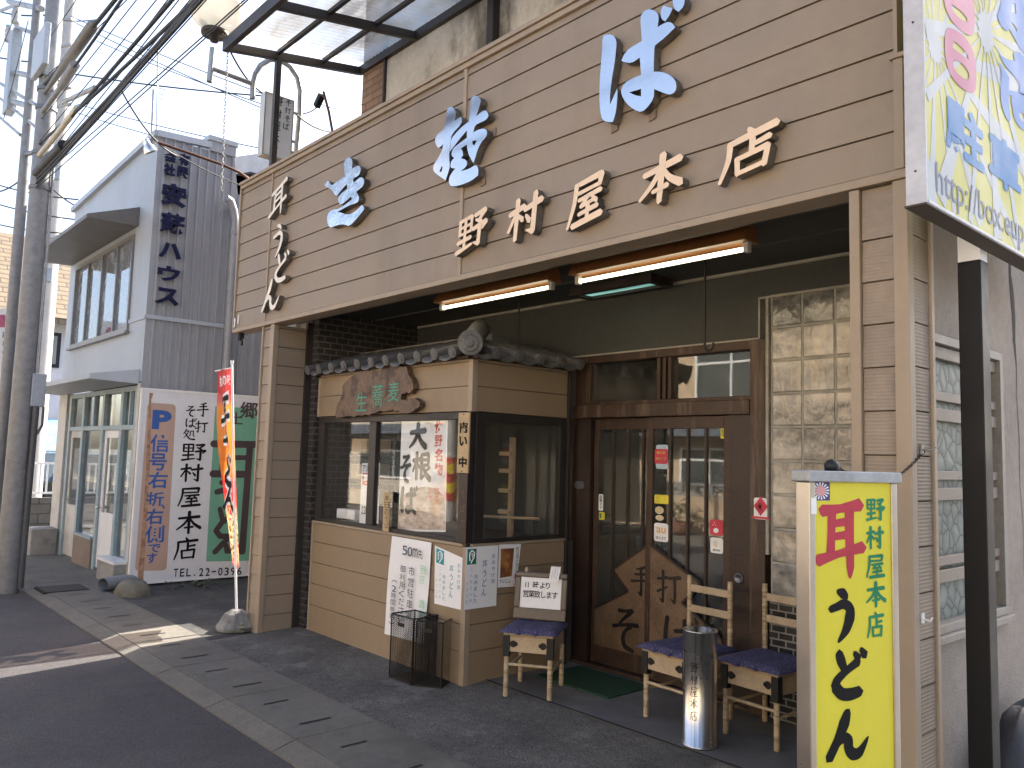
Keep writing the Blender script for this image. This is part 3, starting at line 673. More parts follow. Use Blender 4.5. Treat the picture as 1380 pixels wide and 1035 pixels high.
# tile roof of the bay
g = MB()
EZ = 2.262
def tile_row(p, slope, n_out, r):
    # one round cover tile running up the slope from p, with its end disc
    p = Vector(p); q = p + Vector(slope)
    g.tube([p, q], r, 12); 
    d = (p - q).normalized()
    g.tube([p, p + d * .012], [r * 1.18, r * 1.12], 14)
    g.tube([p + d * .012, p + d * .017], [r * .7, r * .62], 12)
def pan(a, b, slope, sag):
    a = Vector(a); b = Vector(b); sl = Vector(slope); N = 6
    for i in range(N):
        t0, t1 = i / N, (i + 1) / N
        f = lambda t: a.lerp(b, t) - Vector((0, 0, sag * math.sin(math.pi * t)))
        p0, p1 = f(t0), f(t1); dn = Vector((0, 0, .022)); 
        g.add([p0, p1, p1 + sl, p0 + sl, p0 - dn, p1 - dn], [(0, 1, 2, 3), (4, 5, 1, 0)], True)
xs = [BX0 - .05 + .208 * i for i in range(11)]
for i, xx in enumerate(xs):
    L_ = min(.55, BX1 + .08 - xx)
    if xx < BX1 - .05: tile_row((xx, BY0 - .10, EZ), (0, L_, .31 * L_), 0, .037)
for xa, xb in zip(xs[:-1], xs[1:]):
    L_ = min(.55, max(.05, BX1 + .02 - xb))
    if xa < BX1 - .1: pan((xa, BY0 - .09, EZ), (min(xb, BX1 + .06), BY0 - .09, EZ), (0, L_, .31 * L_), .035)
ys = [BY0 + .12 + .21 * i for i in range(5)]
for yy in ys: L_ = min(.55, yy - BY0 + .06); tile_row((BX1 + .10, yy, EZ), (-L_, 0, .31 * L_), 0, .037)
for ya, yb in zip([BY0 - .06] + ys[:-1], ys): L_ = min(.55, max(.05, ya - BY0 + .06)); pan((BX1 + .09, ya, EZ), (BX1 + .09, yb, EZ), (-L_, 0, .31 * L_), .035)
g.box(BX0 - .05, BX1 - .30, BY0 + .42, BY0 + .6, 2.36, 2.47)
g.build("tile_roof", m_tile, bay)
g = MB(); a = Vector((BX1 + .10, BY0 - .11, EZ + .045)); b = a + Vector((-.45, .45, .19))
g.tube([a, b], .075, 18); d = (a - b).normalized(); g.tube([a, a + d * .02], [.088, .084], 20); g.tube([a + d * .02, a + d * .026], [.06, .055], 16); g.tube([a + d * .026, a + d * .032], [.03, .02], 12)
g.build("ridge_end_tile", m_tile, bay)
g = MB(); g.box(BX0 - .02, BX1 - .01, BY0 - .04, BY0 + .06, 2.219, 2.238); g.box(BX1 - .005, BX1 + .05, BY0 + .0, BY1 - .1, 2.219, 2.238); g.build("eave_board", m_wood, bay)
# things behind the bay glass
def inside_box(nm, label, cat, x0, x1, y0, y1, z0, z1, M, group=None, bevel=.003):
    g = MB(); g.box(x0, x1, y0, y1, z0, z1); o = g.build(nm, M, bevel=bevel, loc=((x0 + x1) / 2, (y0 + y1) / 2, z0)); tag(o, label, cat, group); return o
m_boxwood = mat("pale_box_wood", (.42, .31, .19), .6, var=.15, stretch=(1, 1, 5))
# upper storey, set back behind the fascia
UY = 4.05
g = MB(); g.box(-6.92, -6.515, UY, UY + .2, 4.02, 6.6); g.box(-6.92, -6.72, UY + .201, 9, 4.02, 6.6); g.build("brick_pier", m_tanbrick, shop)
g = MB(); g.box(-6.49, -4.90, UY + .01, UY + .2, 4.02, 6.6); g.box(-4.82, -1.46, UY + .01, UY + .2, 4.02, 6.6); g.build("upper_wall", m_mortar, shop)
g = MB(); g.box(-6.72, -1.46, UY + .21, 9, 6.45, 6.6); g.build("upper_roof", m_steel_dk, shop)
boxes("steel_upright", m_steel_dk, shop, [(-6.514, -6.491, UY - .02, UY + .02, 4.02, 6.6), (-4.899, -4.821, UY - .06, UY + .02, 4.02, 6.6)])
# canopy of corrugated plastic over the fascia
YF, ZF, YB, ZB = 2.68, 5.17, 4.04, 5.42
def cz(y): return ZF + (ZB - ZF) * (y - YF) / (YB - YF)
can = None
g = MB()
CX0, CX1 = -6.94, -1.2
for xx in (CX0, -5.98, -5.02, -4.06, -3.10, -2.14, CX1): g.bar((xx, YF, cz(YF) - .03), (xx, YB, cz(YB) - .03), .05, .075)
for yy in (3.14, 3.60): g.bar((CX0 + .03, yy, cz(yy) - .005), (CX1, yy, cz(yy) - .005), .035, .04)
g.bar((CX0 - .03, YF - .02, cz(YF) - .02), (CX1, YF - .02, cz(YF) - .02), .05, .11)
g.bar((CX0 - .03, YB, cz(YB) - .02), (CX1, YB, cz(YB) - .02), .05, .08)
can = g.build("canopy", m_steel_dk, shop, bevel=.004)
def poly_mat():
    M, nt, b = nodes("corrugated_plastic")
    P = coord(nt); n = noise(nt, mul3(nt, P, (1, 2.5, 1)), 1.6, 6)
    c = ramp(nt, n, [(.38, (.84, .83, .78)), (.56, (.70, .62, .48)), (.66, (.40, .35, .28))])
    out = nt.nodes["Material Output"]
    tl = nt.nodes.new("ShaderNodeBsdfTranslucent"); nt.links.new(c, tl.inputs[0])
    tp = nt.nodes.new("ShaderNodeBsdfTransparent"); nt.links.new(c, tp.inputs[0])
    mx = nt.nodes.new("ShaderNodeMixShader"); mx.inputs[0].default_value = .42
    nt.links.new(tl.outputs[0], mx.inputs[1]); nt.links.new(tp.outputs[0], mx.inputs[2])
    m2 = nt.nodes.new("ShaderNodeMixShader"); m2.inputs[0].default_value = .12; gl = nt.nodes.new("ShaderNodeBsdfGlossy"); gl.inputs["Roughness"].default_value = .3
    nt.links.new(mx.outputs[0], m2.inputs[1]); nt.links.new(gl.outputs[0], m2.inputs[2]); nt.links.new(m2.outputs[0], out.inputs[0]); return M
g = MB(); N = 360; vs = []; fs = []
for i in range(N + 1):
    xx = CX0 + .02 + (CX1 - CX0 - .02) * i / N; dz = .008 * math.sin(i * math.pi / 2.0 + .4)
    vs += [(xx, YF - .02, cz(YF) + .045 + dz), (xx, YB, cz(YB) + .045 + dz)]
    if i: k = 2 * i; fs.append((k - 2, k, k + 1, k - 1))
g.add(vs, fs, True); g.build("canopy_sheet", poly_mat(), can)
g = MB(); g.box(-6.965, -6.915, 3.13, 3.18, 4.02, cz(3.15) - .06); g.build("canopy_post", m_steel_dk, can)

# ------------------------------------------------------------------ placing writing where the photograph shows it
def on(fr, px, py, d=0):
    q = ray(px, py); o = fr.p(0, 0, d); t = (o - CAM).dot(fr.n) / q.dot(fr.n); return fr.uv(CAM + q * t)
def pxbox(fr, x0, y0, x1, y1, slope=0, d=0):
    xc, yc = (x0 + x1) / 2, (y0 + y1) / 2
    c = on(fr, xc, yc, d)
    hh = ((y1 - y0) - slope * (x1 - x0)) / 2
    a = on(fr, x0, yc + slope * (xc - x0), d); b = on(fr, x1, yc - slope * (x1 - xc), d)
    t = on(fr, xc, yc - hh, d); u = on(fr, xc, yc + hh, d)
    return c[0], c[1], abs(b[0] - a[0]), abs(t[1] - u[1])
def put(mb, fr, ch, box, d=.002, depth=0, slope=0, bold=None, fit=True, **k):
    cu, cv, w_, h_ = pxbox(fr, *box, slope=slope, d=d + depth)
    if ch in BR: brush(mb, fr, ch, cu, cv, w_ * .92, h_ * .92, d=d, depth=depth, bold=bold or 1.0, **k)
    else: typed(mb, fr, ch, cu, cv, w_, h_, d=d, depth=depth, bold=.012 if bold is None else bold, fit=fit, **k)

# ================================================================== FASCIA LETTERING
fF = FY(FY0)
def traced(name, parent, k, ox, oy, loops, front, dep=.05, d=.007, it=1):
    P = []
    for lp in loops:
        q = [on(fF, ox + k * a, oy + k * b, d + dep) for a, b in lp]
        P.append(smooth_loop(q, it))
    g = MB(); flat(g, fF, poly_glyph(P), lambda x, y: (x, y), d, dep)
    return g.build(name, [front, m_lettside], parent)
big = thing("sign_lettering", "large raised mirror metal letters spelling soba across the brown fascia", "sign letters", (-3.6, FY0, 3.3))
K1 = [(385, 100), (415, 112), (430, 140), (428, 190), (424, 235), (450, 220), (495, 197), (520, 210), (528, 245), (515, 290), (498, 318), (437, 352), (442, 400), (500, 352), (515, 335), (550, 338), (570, 370), (562, 420), (545, 445), (475, 505), (497, 540), (508, 580), (495, 622), (465, 638), (400, 658), (340, 690), (255, 738), (300, 745), (365, 772), (430, 755), (500, 700), (540, 650), (568, 690), (560, 720), (480, 815), (395, 905), (345, 885), (290, 882), (230, 900), (175, 922), (148, 890), (133, 830), (140, 775), (165, 730), (205, 712), (260, 705), (330, 668), (425, 590), (415, 558), (300, 660), (270, 630), (262, 585), (275, 545), (375, 462), (362, 412), (280, 510), (250, 555), (215, 530), (190, 480), (165, 465), (110, 440), (112, 410), (148, 370), (165, 395), (188, 432), (230, 400), (345, 320), (335, 240), (332, 180), (345, 130)]
traced("letter", big, 100 / 862, 425, 200, [K1], m_foil)
B2 = [(510, 62), (545, 70), (577, 100), (572, 145), (530, 270), (610, 205), (645, 230), (653, 270), (625, 310), (560, 338), (518, 362), (500, 432), (560, 400), (610, 392), (640, 415), (635, 470), (580, 530), (545, 600), (522, 680), (503, 738), (475, 690), (450, 640), (435, 553), (378, 592), (395, 620), (400, 660), (378, 690), (425, 702), (442, 740), (425, 780), (375, 817), (450, 800), (528, 752), (553, 790), (548, 860), (480, 915), (380, 955), (300, 970), (270, 962), (258, 930), (260, 885), (290, 830), (322, 790), (280, 788), (272, 760), (285, 712), (312, 687), (285, 665), (285, 630), (305, 587), (330, 565), (437, 485), (437, 412), (370, 490), (310, 570), (266, 626), (275, 560), (284, 490), (340, 425), (395, 370), (455, 325), (475, 130), (480, 90)]
B2h = [(492, 517), (537, 510), (512, 562), (494, 552)]
A2 = [(265, 175), (300, 182), (325, 215), (328, 250), (315, 318), (375, 272), (388, 290), (385, 345), (283, 455), (278, 520), (262, 625), (260, 700), (268, 755), (262, 800), (225, 910), (160, 865), (110, 825), (98, 785), (115, 740), (150, 690), (195, 600), (200, 550), (160, 587), (150, 585), (125, 545), (120, 500), (140, 450), (215, 395), (235, 260), (240, 200)]
A2h = [(188, 765), (196, 790), (182, 827), (163, 822)]
l2 = traced("letter", big, 120 / 887, 570, 120, [A2, A2h], m_chrome)
traced("letter_piece", l2, 120 / 887, 570, 120, [B2, B2h], m_chrome)
C1 = [(133, 275), (160, 267), (205, 268), (235, 310), (232, 380), (218, 500), (200, 600), (185, 720), (183, 812), (240, 685), (243, 720), (235, 830), (222, 900), (205, 945), (170, 945), (135, 935), (115, 905), (102, 800), (103, 650), (115, 480), (123, 380), (125, 310)]
C2 = [(485, 70), (525, 80), (555, 105), (562, 145), (552, 210), (620, 170), (660, 172), (690, 210), (610, 290), (540, 345), (528, 360), (525, 440), (522, 555), (580, 555), (640, 575), (690, 620), (700, 670), (690, 710), (650, 735), (600, 720), (527, 690), (523, 760), (480, 825), (430, 870), (370, 850), (310, 800), (275, 740), (268, 690), (300, 640), (360, 605), (425, 580), (415, 445), (350, 490), (290, 480), (272, 468), (300, 410), (340, 370), (430, 318), (422, 200), (420, 130), (445, 85)]
C2h = [(332, 715), (425, 688), (425, 747), (380, 738)]
D1 = [(600, 40), (630, 55), (662, 60), (668, 65), (650, 110), (612, 166), (585, 150), (575, 110), (583, 65)]
D2 = [(680, -40), (750, -40), (765, -5), (755, 50), (715, 92), (690, 75), (672, 40), (668, 0)]
l3 = traced("letter", big, 150 / 862, 790, 0, [C2, C2h], m_chrome)
for q in (C1, D1, D2): traced("letter_piece", l3, 150 / 862, 790, 0, [q], m_chrome)
# little rusty mounting lugs
g = MB()
for a, b, k, ox, oy in ((705, 440, 120 / 887, 570, 120), (600, 920, 120 / 887, 570, 120), (515, 890, 150 / 862, 790, 0), (220, 985, 150 / 862, 790, 0)):
    u, v = on(fF, ox + k * a, oy + k * b, .003); g.obox(fF.p(u, v, .004), (1, 0, .2), (0, 0, 1), (0, -1, 0), .045, .05, .006)
g.build("mounting_lug", mat("rusty_lug", (.20, .15, .11), .7, var=.3, scale=30), big)
gold = thing("sign_lettering", "five cream brush-style shop-name letters below the mirror letters on the fascia", "sign letters", (-3.2, FY0, 2.9))
for ch, b in (('野', (615, 281, 658, 343)), ('村', (683, 256, 732, 328)), ('屋', (765, 231, 815, 309)), ('本', (861, 199, 921, 281)), ('店', (968, 160, 1051, 246))):
    g = MB(); sl = (588 - (b[1] + b[3]) / 2) / ((b[0] + b[2]) / 2 + 290)
    put(g, fF, ch, b, d=.008, depth=.045, slope=sl * .85, bold=1.5, shear=.10, tilt=.12)
    g.build("letter", [m_gold, m_lettside], gold)
ivo = thing("sign_lettering", "four ivory letters in a vertical column at the left end of the fascia", "sign letters", (-6.65, FY0, 2.8))
for ch, b, t in (('耳', (363, 245, 387, 296), .25), ('う', (366, 299, 384, 349), 0), ('ど', (367, 338, 389, 383), 0), ('ん', (352, 373, 378, 422), 0)):
    g = MB(); put(g, fF, ch, b, d=.008, depth=.045, slope=.22, bold=1.25, tilt=t, shear=.06)
    g.build("letter", [m_cream, m_lettside], ivo)

# ================================================================== LAMPS, HOOKS UNDER THE PORCH
m_tubeon = emit_mat("lit_tube", (1.0, .90, .62), 1.5)
m_refl = mat("orange_lamp_housing", (.20, .08, .025), .4, var=.15)
m_socket = mat("lamp_socket", (.5, .5, .47), .4)
def fluoro(x0, x1, label):
    t = thing("fluorescent_lamp", label, "lamp", ((x0 + x1) / 2, 3.6, 2.66), "bare fluorescent lamps under the porch")
    y, z = 3.6, 2.65
    g = MB(); xa, xb = x0 - .01, x1 + .02
    g.add([(xa, y - .075, z + .03), (xb, y - .075, z + .03), (xb, y - .03, z + .12), (xa, y - .03, z + .12), (xa, y + .06, z + .03), (xb, y + .06, z + .03), (xb, y + .03, z + .12), (xa, y + .03, z + .12)],
          [(0, 1, 2, 3), (4, 7, 6, 5), (3, 2, 6, 7), (0, 4, 5, 1), (0, 3, 7, 4), (1, 5, 6, 2)]); g.build("housing", m_refl, t, bevel=.003)
    g = MB(); g.tube([(x0 + .03, y, z), (x1 - .03, y, z)], .0125, 12); g.build("tube", m_tubeon, t)
    for xx in (x0 + .012, x1 - .012):
        g = MB(); g.box(xx - .015, xx + .015, y - .018, y + .018, z - .02, z + .034); g.build("socket", m_socket, t, bevel=.004)
    g = MB(); g.box(x0 + .2, x1 - .2, y - .006, y + .012, z + .121, 2.80); g.build("hanger", m_steel_dk, t)
fluoro(-4.85, -3.66, "lit fluorescent tube with orange housing, left one under the porch")
fluoro(-3.446, -2.233, "lit fluorescent tube with orange housing, right one under the porch")
t = thing("ceiling_light", "recessed dim blue-green lit ceiling light above the shop door", "lamp", (-3.72, 4.40, 2.78))
c = [Vector(at_z(*p, 2.785)) for p in ((782, 397), (856, 402), (922, 379), (850, 374))]
x0, x1, y0, y1 = -4.12, -3.36, 4.22, 4.46
g = MB(); fr = Frame((0, 0, 2.783), (1, 0, 0), (0, -1, 0))
for a, b, cc, d in ((x0, x1, y0, y0 + .05), (x0, x1, y1 - .05, y1), (x0, x0 + .05, y0 + .051, y1 - .051), (x1 - .05, x1, y0 + .051, y1 - .051)): g.box(a, b, cc, d, 2.745, 2.80)
g.build("frame", m_wood_dk, t)
g = MB(); g.box(x0 + .051, x1 - .051, y0 + .051, y1 - .051, 2.765, 2.775)
def dim_mat():
    M, nt, b = nodes("dim_diffuser"); wv = nt.nodes.new("ShaderNodeTexGradient"); 
    n = noise(nt, mul3(nt, coord(nt), (.7, 5, 1)), 2.2, 1)
    c = ramp(nt, n, [(.35, (.03, .10, .085)), (.6, (.25, .55, .47))]); b.inputs["Base Color"].default_value = (.3, .45, .4, 1)
    nt.links.new(c, b.inputs["Emission Color"]); b.inputs["Emission Strength"].default_value = .28; return M
g.build("diffuser", dim_mat(), t)
for px, lab in ((700, "thin iron hook hanging above the display bay roof"), (950, "thin iron hook hanging before the transom window")):
    p = at_y(px, 400, 4.0); x = p.x; g = MB()
    pts = [(x, 4.0, 2.80), (x, 4.0, 2.235)] + [(x + .03 - .03 * math.cos(a), 4.0, 2.235 - .03 * math.sin(a)) for a in [math.pi * k / 8 for k in range(1, 9)]] + [(x + .06, 4.0, 2.25)]
    g.tube(pts, .007, 8); o = g.build("iron_hook", m_iron, loc=(x, 4.0, 2.22)); tag(o, lab, "hook", "iron hooks under the porch")

# ================================================================== DISPLAY BAY: signs and papers
fB = FY(BY0)
m_burl = mat("burl_wood", (.13, .078, .046), .5, var=.45, scale=7, stain=(.045, .02, .01), sscale=9, st=(.5, .62), bump=1.0, bscale=22)
m_green_ink = mat("green_carved_paint", (.03, .32, .22), .5)
t = thing("wooden_sign", "gnarled slab of burl wood with carved green letters above the bay windows", "sign", (-5.4, BY0 - .04, 1.95))
BW = [(185, 460), (180, 440), (195, 385), (215, 350), (215, 310), (235, 280), (300, 250), (380, 230), (430, 215), (490, 210), (520, 235), (525, 265), (545, 300), (540, 340), (515, 340), (490, 345), (485, 375), (510, 375), (550, 360), (575, 385), (570, 410), (540, 430), (500, 437), (470, 435), (440, 420), (400, 425), (350, 445), (300, 450), (250, 455)]
g = MB(); rj = random.Random(3); P = smooth_loop([on(fB, 400 + .2899 * a, 430 + .2899 * b, .05) for a, b in BW], 2, 120); P = smooth_loop([(a + rj.uniform(-.012, .012), b + rj.uniform(-.012, .012)) for a, b in P], 1)
flat(g, fB, poly_glyph([P]), lambda x, y: (x, y), .012, .045); g.mi = [0] * len(g.mi); g.build("slab", m_burl, t, bevel=.008)
g = MB()
for ch, b in (('麦', (425, 290, 475, 385)), ('蕎', (350, 300, 400, 410)), ('生', (275, 340, 325, 430))):
    put(g, fB, ch, (400 + .2899 * b[0], 430 + .2899 * b[1], 400 + .2899 * b[2], 430 + .2899 * b[3]), d=.061, slope=.1, bold=-.005)
g.build("lettering", m_green_ink, t)
def paper(name, label, fr, quad, d=.003, M=None, group=None, wave=0, cat="poster"):
    c = [sum(q[i] for q in quad) / len(quad) for i in (0, 1)]; org = fr.p(quad[0][0], min(q[1] for q in quad), d)
    t = thing(name, label, cat, org, group)
    g = MB(); N = 8
    (ax, ay), (bx, by), (cx, cy), (dx, dy) = quad          # tl tr br bl
    vs = []
    for j in range(N + 1):
        for i in range(N + 1):
            s, r = i / N, j / N
            u = (ax * (1 - s) + bx * s) * (1 - r) + (dx * (1 - s) + cx * s) * r; v = (ay * (1 - s) + by * s) * (1 - r) + (dy * (1 - s) + cy * s) * r
            vs.append(fr.p(u, v, d + wave * (.5 + .5 * math.sin(3.1 * s + 5 * r)) * r))
    g.add(vs, [(j * (N + 1) + i, (j + 1) * (N + 1) + i, (j + 1) * (N + 1) + i + 1, j * (N + 1) + i + 1) for j in range(N) for i in range(N)], True)
    g.build("sheet", M or m_paper, t); return t
def zq(fr, k, ox, oy, pts, d=.003): return [on(fr, ox + k * a, oy + k * b, d) for a, b in pts]
m_red_ink = mat("red_ink", (.55, .05, .04), .6); m_blue_ink = mat("blue_ink", (.02, .12, .36), .6); m_grn_ink = mat("green_marker", (.25, .6, .3), .7); m_pink_ink = mat("pink_outline", (.8, .35, .33), .6)
m_teal = mat("teal_print", (.02, .28, .33), .6); m_dkgreen = mat("dark_green_print", (.01, .17, .12), .6)
# big radish-soba poster inside the glass
fI = FY(BY0 + .045); KB, OX, OY = .2899, 400, 430
t = paper("soba_poster", "large white poster with black brush writing behind the bay glass", fI, zq(fI, KB, OX, OY, [(487, 455), (700, 440), (690, 990), (468, 985)]), d=0)
g = MB()
B = lambda b: (OX + KB * b[0], OY + KB * b[1], OX + KB * b[2], OY + KB * b[3])
for ch, b in (('大', (520, 480, 605, 605)), ('根', (535, 615, 625, 755)), ('そ', (478, 625, 535, 765)), ('ば', (478, 775, 560, 910))):
    put(g, fI, ch, B(b), d=.002, bold=1.9)
g.build("lettering", m_ink, t)
g = MB()
for i, ch in enumerate('佐野名物'): b = (640, 470 + 66 * i, 678, 530 + 66 * i); put(g, fI, ch, B(b), d=.002, bold=.03 if ch != '野' else 1.3)
for i, ch in enumerate('佐野産の'): put(g, fI, ch, B((613, 785 + 17 * i, 630, 800 + 17 * i)), d=.002, bold=.005 if ch != '野' else .9)
for i, ch in enumerate('限定大根'): put(g, fI, ch, B((640, 785 + 17 * i, 662, 801 + 17 * i)), d=.002, bold=.005 if ch not in BR else .9)
g.build("red_lettering", m_red_ink, t)
def noodle_mat():
    M, nt, b = nodes("noodle_photo"); P = coord(nt); n = noise(nt, mul3(nt, P, (1, 1, 2)), 14, 8, .75)
    nt.links.new(ramp(nt, n, [(.3, (.22, .13, .08)), (.5, (.52, .40, .32)), (.66, (.75, .70, .66))]), b.inputs["Base Color"]); b.inputs["Roughness"].default_value = .7; return M
g = MB(); q = smooth_loop(zq(fI, KB, OX, OY, [(480, 830), (530, 795), (600, 775), (650, 790), (690, 830), (690, 980), (472, 978), (470, 900)], .0013), 1); flat(g, fI, poly_glyph([q]), lambda x, y: (x, y), .0012)
g.build("picture", noodle_mat(), t)
# staff-wanted paper and blue strip
t = paper("wanted_notice", "narrow white notice with blue and red print in the left bay window", fI, zq(fI, KB, OX, OY, [(302, 670), (385, 668), (378, 950), (288, 955)]), d=0)
g = MB()
for i, ch in enumerate('アルバイト'): put(g, fI, ch, B((305 + 16 * i, 678, 320 + 16 * i, 710)), d=.002, bold=.03)
g.build("blue_lettering", m_blue_ink, t)
g = MB(); q = zq(fI, KB, OX, OY, [(304, 716), (380, 716), (378, 772), (303, 772)]); flat(g, fI, poly_glyph([q]), lambda x, y: (x, y), .0012); g.build("red_band", m_red_ink, t)
g = MB()
for i, ch in enumerate('募集'): put(g, fI, ch, B((308 + 36 * i, 722, 340 + 36 * i, 766)), d=.003, bold=.03)
g.build("white_lettering", m_paper, t)
g = MB()
for i, ch in enumerate('22-0396'): put(g, fI, ch, B((300 + 10 * i, 870, 309 + 10 * i, 905)), d=.002, bold=.005)
g.build("lettering", m_ink, t)
m_bluep = mat("blue_print", (.03, .16, .42), .5)
t = paper("blue_notice", "slim blue and white strip hanging above the wanted notice", fI, zq(fI, KB, OX, OY, [(358, 468), (388, 465), (380, 630), (350, 632)]), d=0)
g = MB(); q = zq(fI, KB, OX, OY, [(362, 488), (384, 487), (378, 624), (354, 626)]); flat(g, fI, poly_glyph([q]), lambda x, y: (x, y), .0012); g.build("blue_band", m_bluep, t)
g = MB()
for i, ch in enumerate('フォーラム'): put(g, fI, ch, B((361, 552 + 14 * i, 375, 564 + 14 * i)), d=.003, bold=.005)
g.build("lettering", m_paper, t)
# open-for-business plank on the corner
m_plank = mat("pale_plank", (.44, .32, .17), .55, var=.2, scale=6, stretch=(4, 1, .4))
t = thing("hanging_plank", "pale wooden plank with black open-for-business writing on the bay corner", "sign", (-4.42, BY0 - .012, 1.33))
q = zq(fB, KB, OX, OY, [(750, 440), (803, 434), (796, 712), (748, 715)], .02); us = [p[0] for p in q]; vs_ = [p[1] for p in q]
g = MB(); slab(g, fB, min(us) + .005, max(us) - .005, min(vs_), max(vs_), .006, .02); g.build("board", m_plank, t, bevel=.002)
g = MB()
for ch, b in (('商', (755, 478, 795, 530)), ('い', (755, 545, 792, 590)), ('中', (752, 640, 790, 690))): put(g, fB, ch, B(b), d=.022, bold=.045)
put(g, fB, 'な', B((755, 592, 790, 630)), d=.022, bold=.02) if False else None
for i in range(2):
    g.tube([fB.p((min(us) + max(us)) / 2, (max(vs_) - .012, min(vs_) + .012)[i], .021), fB.p((min(us) + max(us)) / 2, (max(vs_) - .012, min(vs_) + .012)[i], .024)], .005, 8)
g.build("lettering", m_ink, t)
q = zq(fB, KB, OX, OY, [(752, 720), (792, 718), (792, 1020), (752, 1020)], .012); us = [p[0] for p in q]; vs_ = [p[1] for p in q]
t = thing("hanging_plank", "dark brown narrow plank with faint writing below the pale plank", "sign", (-4.42, BY0 - .012, .96))
g = MB(); slab(g, fB, min(us) + .01, max(us) - .01, .965, max(vs_) - .005, .006, .018); g.build("board", m_wood_dk, t, bevel=.002)
g = MB()
for i, ch in enumerate('そば処'): put(g, fB, ch, B((760, 790 + 70 * i, 784, 830 + 70 * i)), d=.019, bold=.8)
g.build("lettering", m_brownplastic, t)
t = thing("hanging_plank", "small pale wooden tag standing at the foot of the bay mullion", "sign", (-5.5, BY0 - .012, .96))
q = zq(fB, KB, OX, OY, [(405, 808), (435, 806), (428, 985), (400, 985)], .012); us = [p[0] for p in q]; vs_ = [p[1] for p in q]
g = MB(); slab(g, fB, min(us) + .004, max(us) - .004, min(vs_), max(vs_), .006, .016); g.build("board", m_plank, t, bevel=.002)
g = MB()
for i, ch in enumerate('本日のそば'): put(g, fB, ch, B((408, 818 + 32 * i, 428, 846 + 32 * i)), d=.017, bold=.0 if ch not in BR else .8)
g.build("lettering", m_ink, t)
# papers below the windows
KP, PX, PY = .2318, 500, 690
B2_ = lambda b: (PX + KP * b[0], PY + KP * b[1], PX + KP * b[2], PY + KP * b[3])
t = paper("handwritten_notice", "long white handwritten parking notice hanging below the bay window", fB, zq(fB, KP, PX, PY, [(122, 138), (352, 178), (318, 765), (78, 708)], .012), d=.012, wave=.02)
g = MB()
for i, ch in enumerate('50m先'): put(g, fB, ch, B2_((182 + 30 * i, 196 + 8 * i, 210 + 30 * i, 250 + 8 * i)), d=.035, bold=-.005)
for i, ch in enumerate('市営駐車場'): put(g, fB, ch, B2_((218 - 4 * i, 318 + 64 * i, 252 - 4 * i, 372 + 64 * i)), d=.036, bold=-.004)
for i, ch in enumerate('御利用ください'): put(g, fB, ch, B2_((168 - 2 * i, 310 + 48 * i, 200 - 2 * i, 352 + 48 * i)), d=.036, bold=-.004)
for i, ch in enumerate('(2時間無料)'):
    put(g, fB, {'(': '︵', ')': '︶'}.get(ch, ch), B2_((122 - 3 * i, 388 + 40 * i, 150 - 3 * i, 424 + 40 * i)) if ch not in '()' else B2_((120 - 3 * i, 396 + 40 * i, 152 - 3 * i, 412 + 40 * i)), d=.036, bold=-.004)
g.build("lettering", m_ink, t)
g = MB()
for ch, b in (('当', (285, 308, 318, 362)), ('店', (278, 365, 312, 420)), ('満', (276, 510, 310, 562)), ('車', (274, 570, 306, 620))): put(g, fB, ch, B2_(b), d=.036, bold=0 if ch != '店' else .75)
g.build("green_lettering", m_grn_ink, t)
def udon_paper(fr, quad, label, k, mir, group):
    t = paper("udon_notice", label, fr, zq(fr, KP, PX, PY, quad, .004), d=.004, group=group)
    tl, tr, br, bl = quad
    def L(s, r): return (tl[0] * (1 - s) + tr[0] * s) * (1 - r) + (bl[0] * (1 - s) + br[0] * s) * r, (tl[1] * (1 - s) + tr[1] * s) * (1 - r) + (bl[1] * (1 - s) + br[1] * s) * r
    def cell(s, r, w_, h_):
        a = L(s, r); ww = (tr[0] - tl[0]) * w_; hh = (bl[1] - tl[1]) * h_; return B2_((a[0] - ww / 2, a[1] - hh / 2, a[0] + ww / 2, a[1] + hh / 2))
    g = MB()
    for i, ch in enumerate('耳うどん'): put(g, fr, ch, cell(.60, .29 + .155 * i, .17, .125), d=.0052, bold=.95)
    for i, ch in enumerate('おみやげ用'): put(g, fr, ch, cell(.87, .17 + .105 * i, .10, .07), d=.0052, bold=0)
    for i, ch in enumerate('始めました'): put(g, fr, ch, cell(.34, .48 + .098 * i, .10, .068), d=.0052, bold=0)
    for i, ch in enumerate('二人前三人前'): put(g, fr, ch, cell(.20, .36 + .1 * i, .06, .045), d=.0052, bold=-.004)
    for i, ch in enumerate('九三〇円'): put(g, fr, ch, cell(.07, .58 + .1 * i, .06, .05), d=.0052, bold=-.004)
    g.build("lettering", k[1], t)
    g = MB(); q = [on(fr, *_p, .0045) for _p in [(PX + KP * a, PY + KP * b) for a, b in (L(.05, .03), L(.33, .03), L(.33, .28), L(.05, .28))]]
    flat(g, fr, poly_glyph([q]), lambda x, y: (x, y), .0048); g.build("emblem_square", k[0], t)
    g = MB(); c = [on(fr, PX + KP * L(s, r)[0], PY + KP * L(s, r)[1], .006) for s, r in ((.13, .22), (.12, .10), (.19, .055), (.27, .09), (.26, .17), (.20, .22), (.17, .26))]
    g.tube([fr.p(a, b, .0055) for a, b in c], .005, 6); c = [on(fr, PX + KP * L(s, r)[0], PY + KP * L(s, r)[1], .006) for s, r in ((.17, .13), (.20, .10), (.23, .13), (.20, .17))]
    g.tube([fr.p(a, b, .0055) for a, b in c], .003, 6); g.build("ear_emblem", m_paper, t)
udon_paper(fB, [(372, 195), (535, 268), (525, 570), (368, 532)], "sunlit white souvenir udon notice with teal print left of the bay corner", (m_teal, m_teal), 0, "souvenir udon notices on the bay")
fR = FX(BX1 + .007)
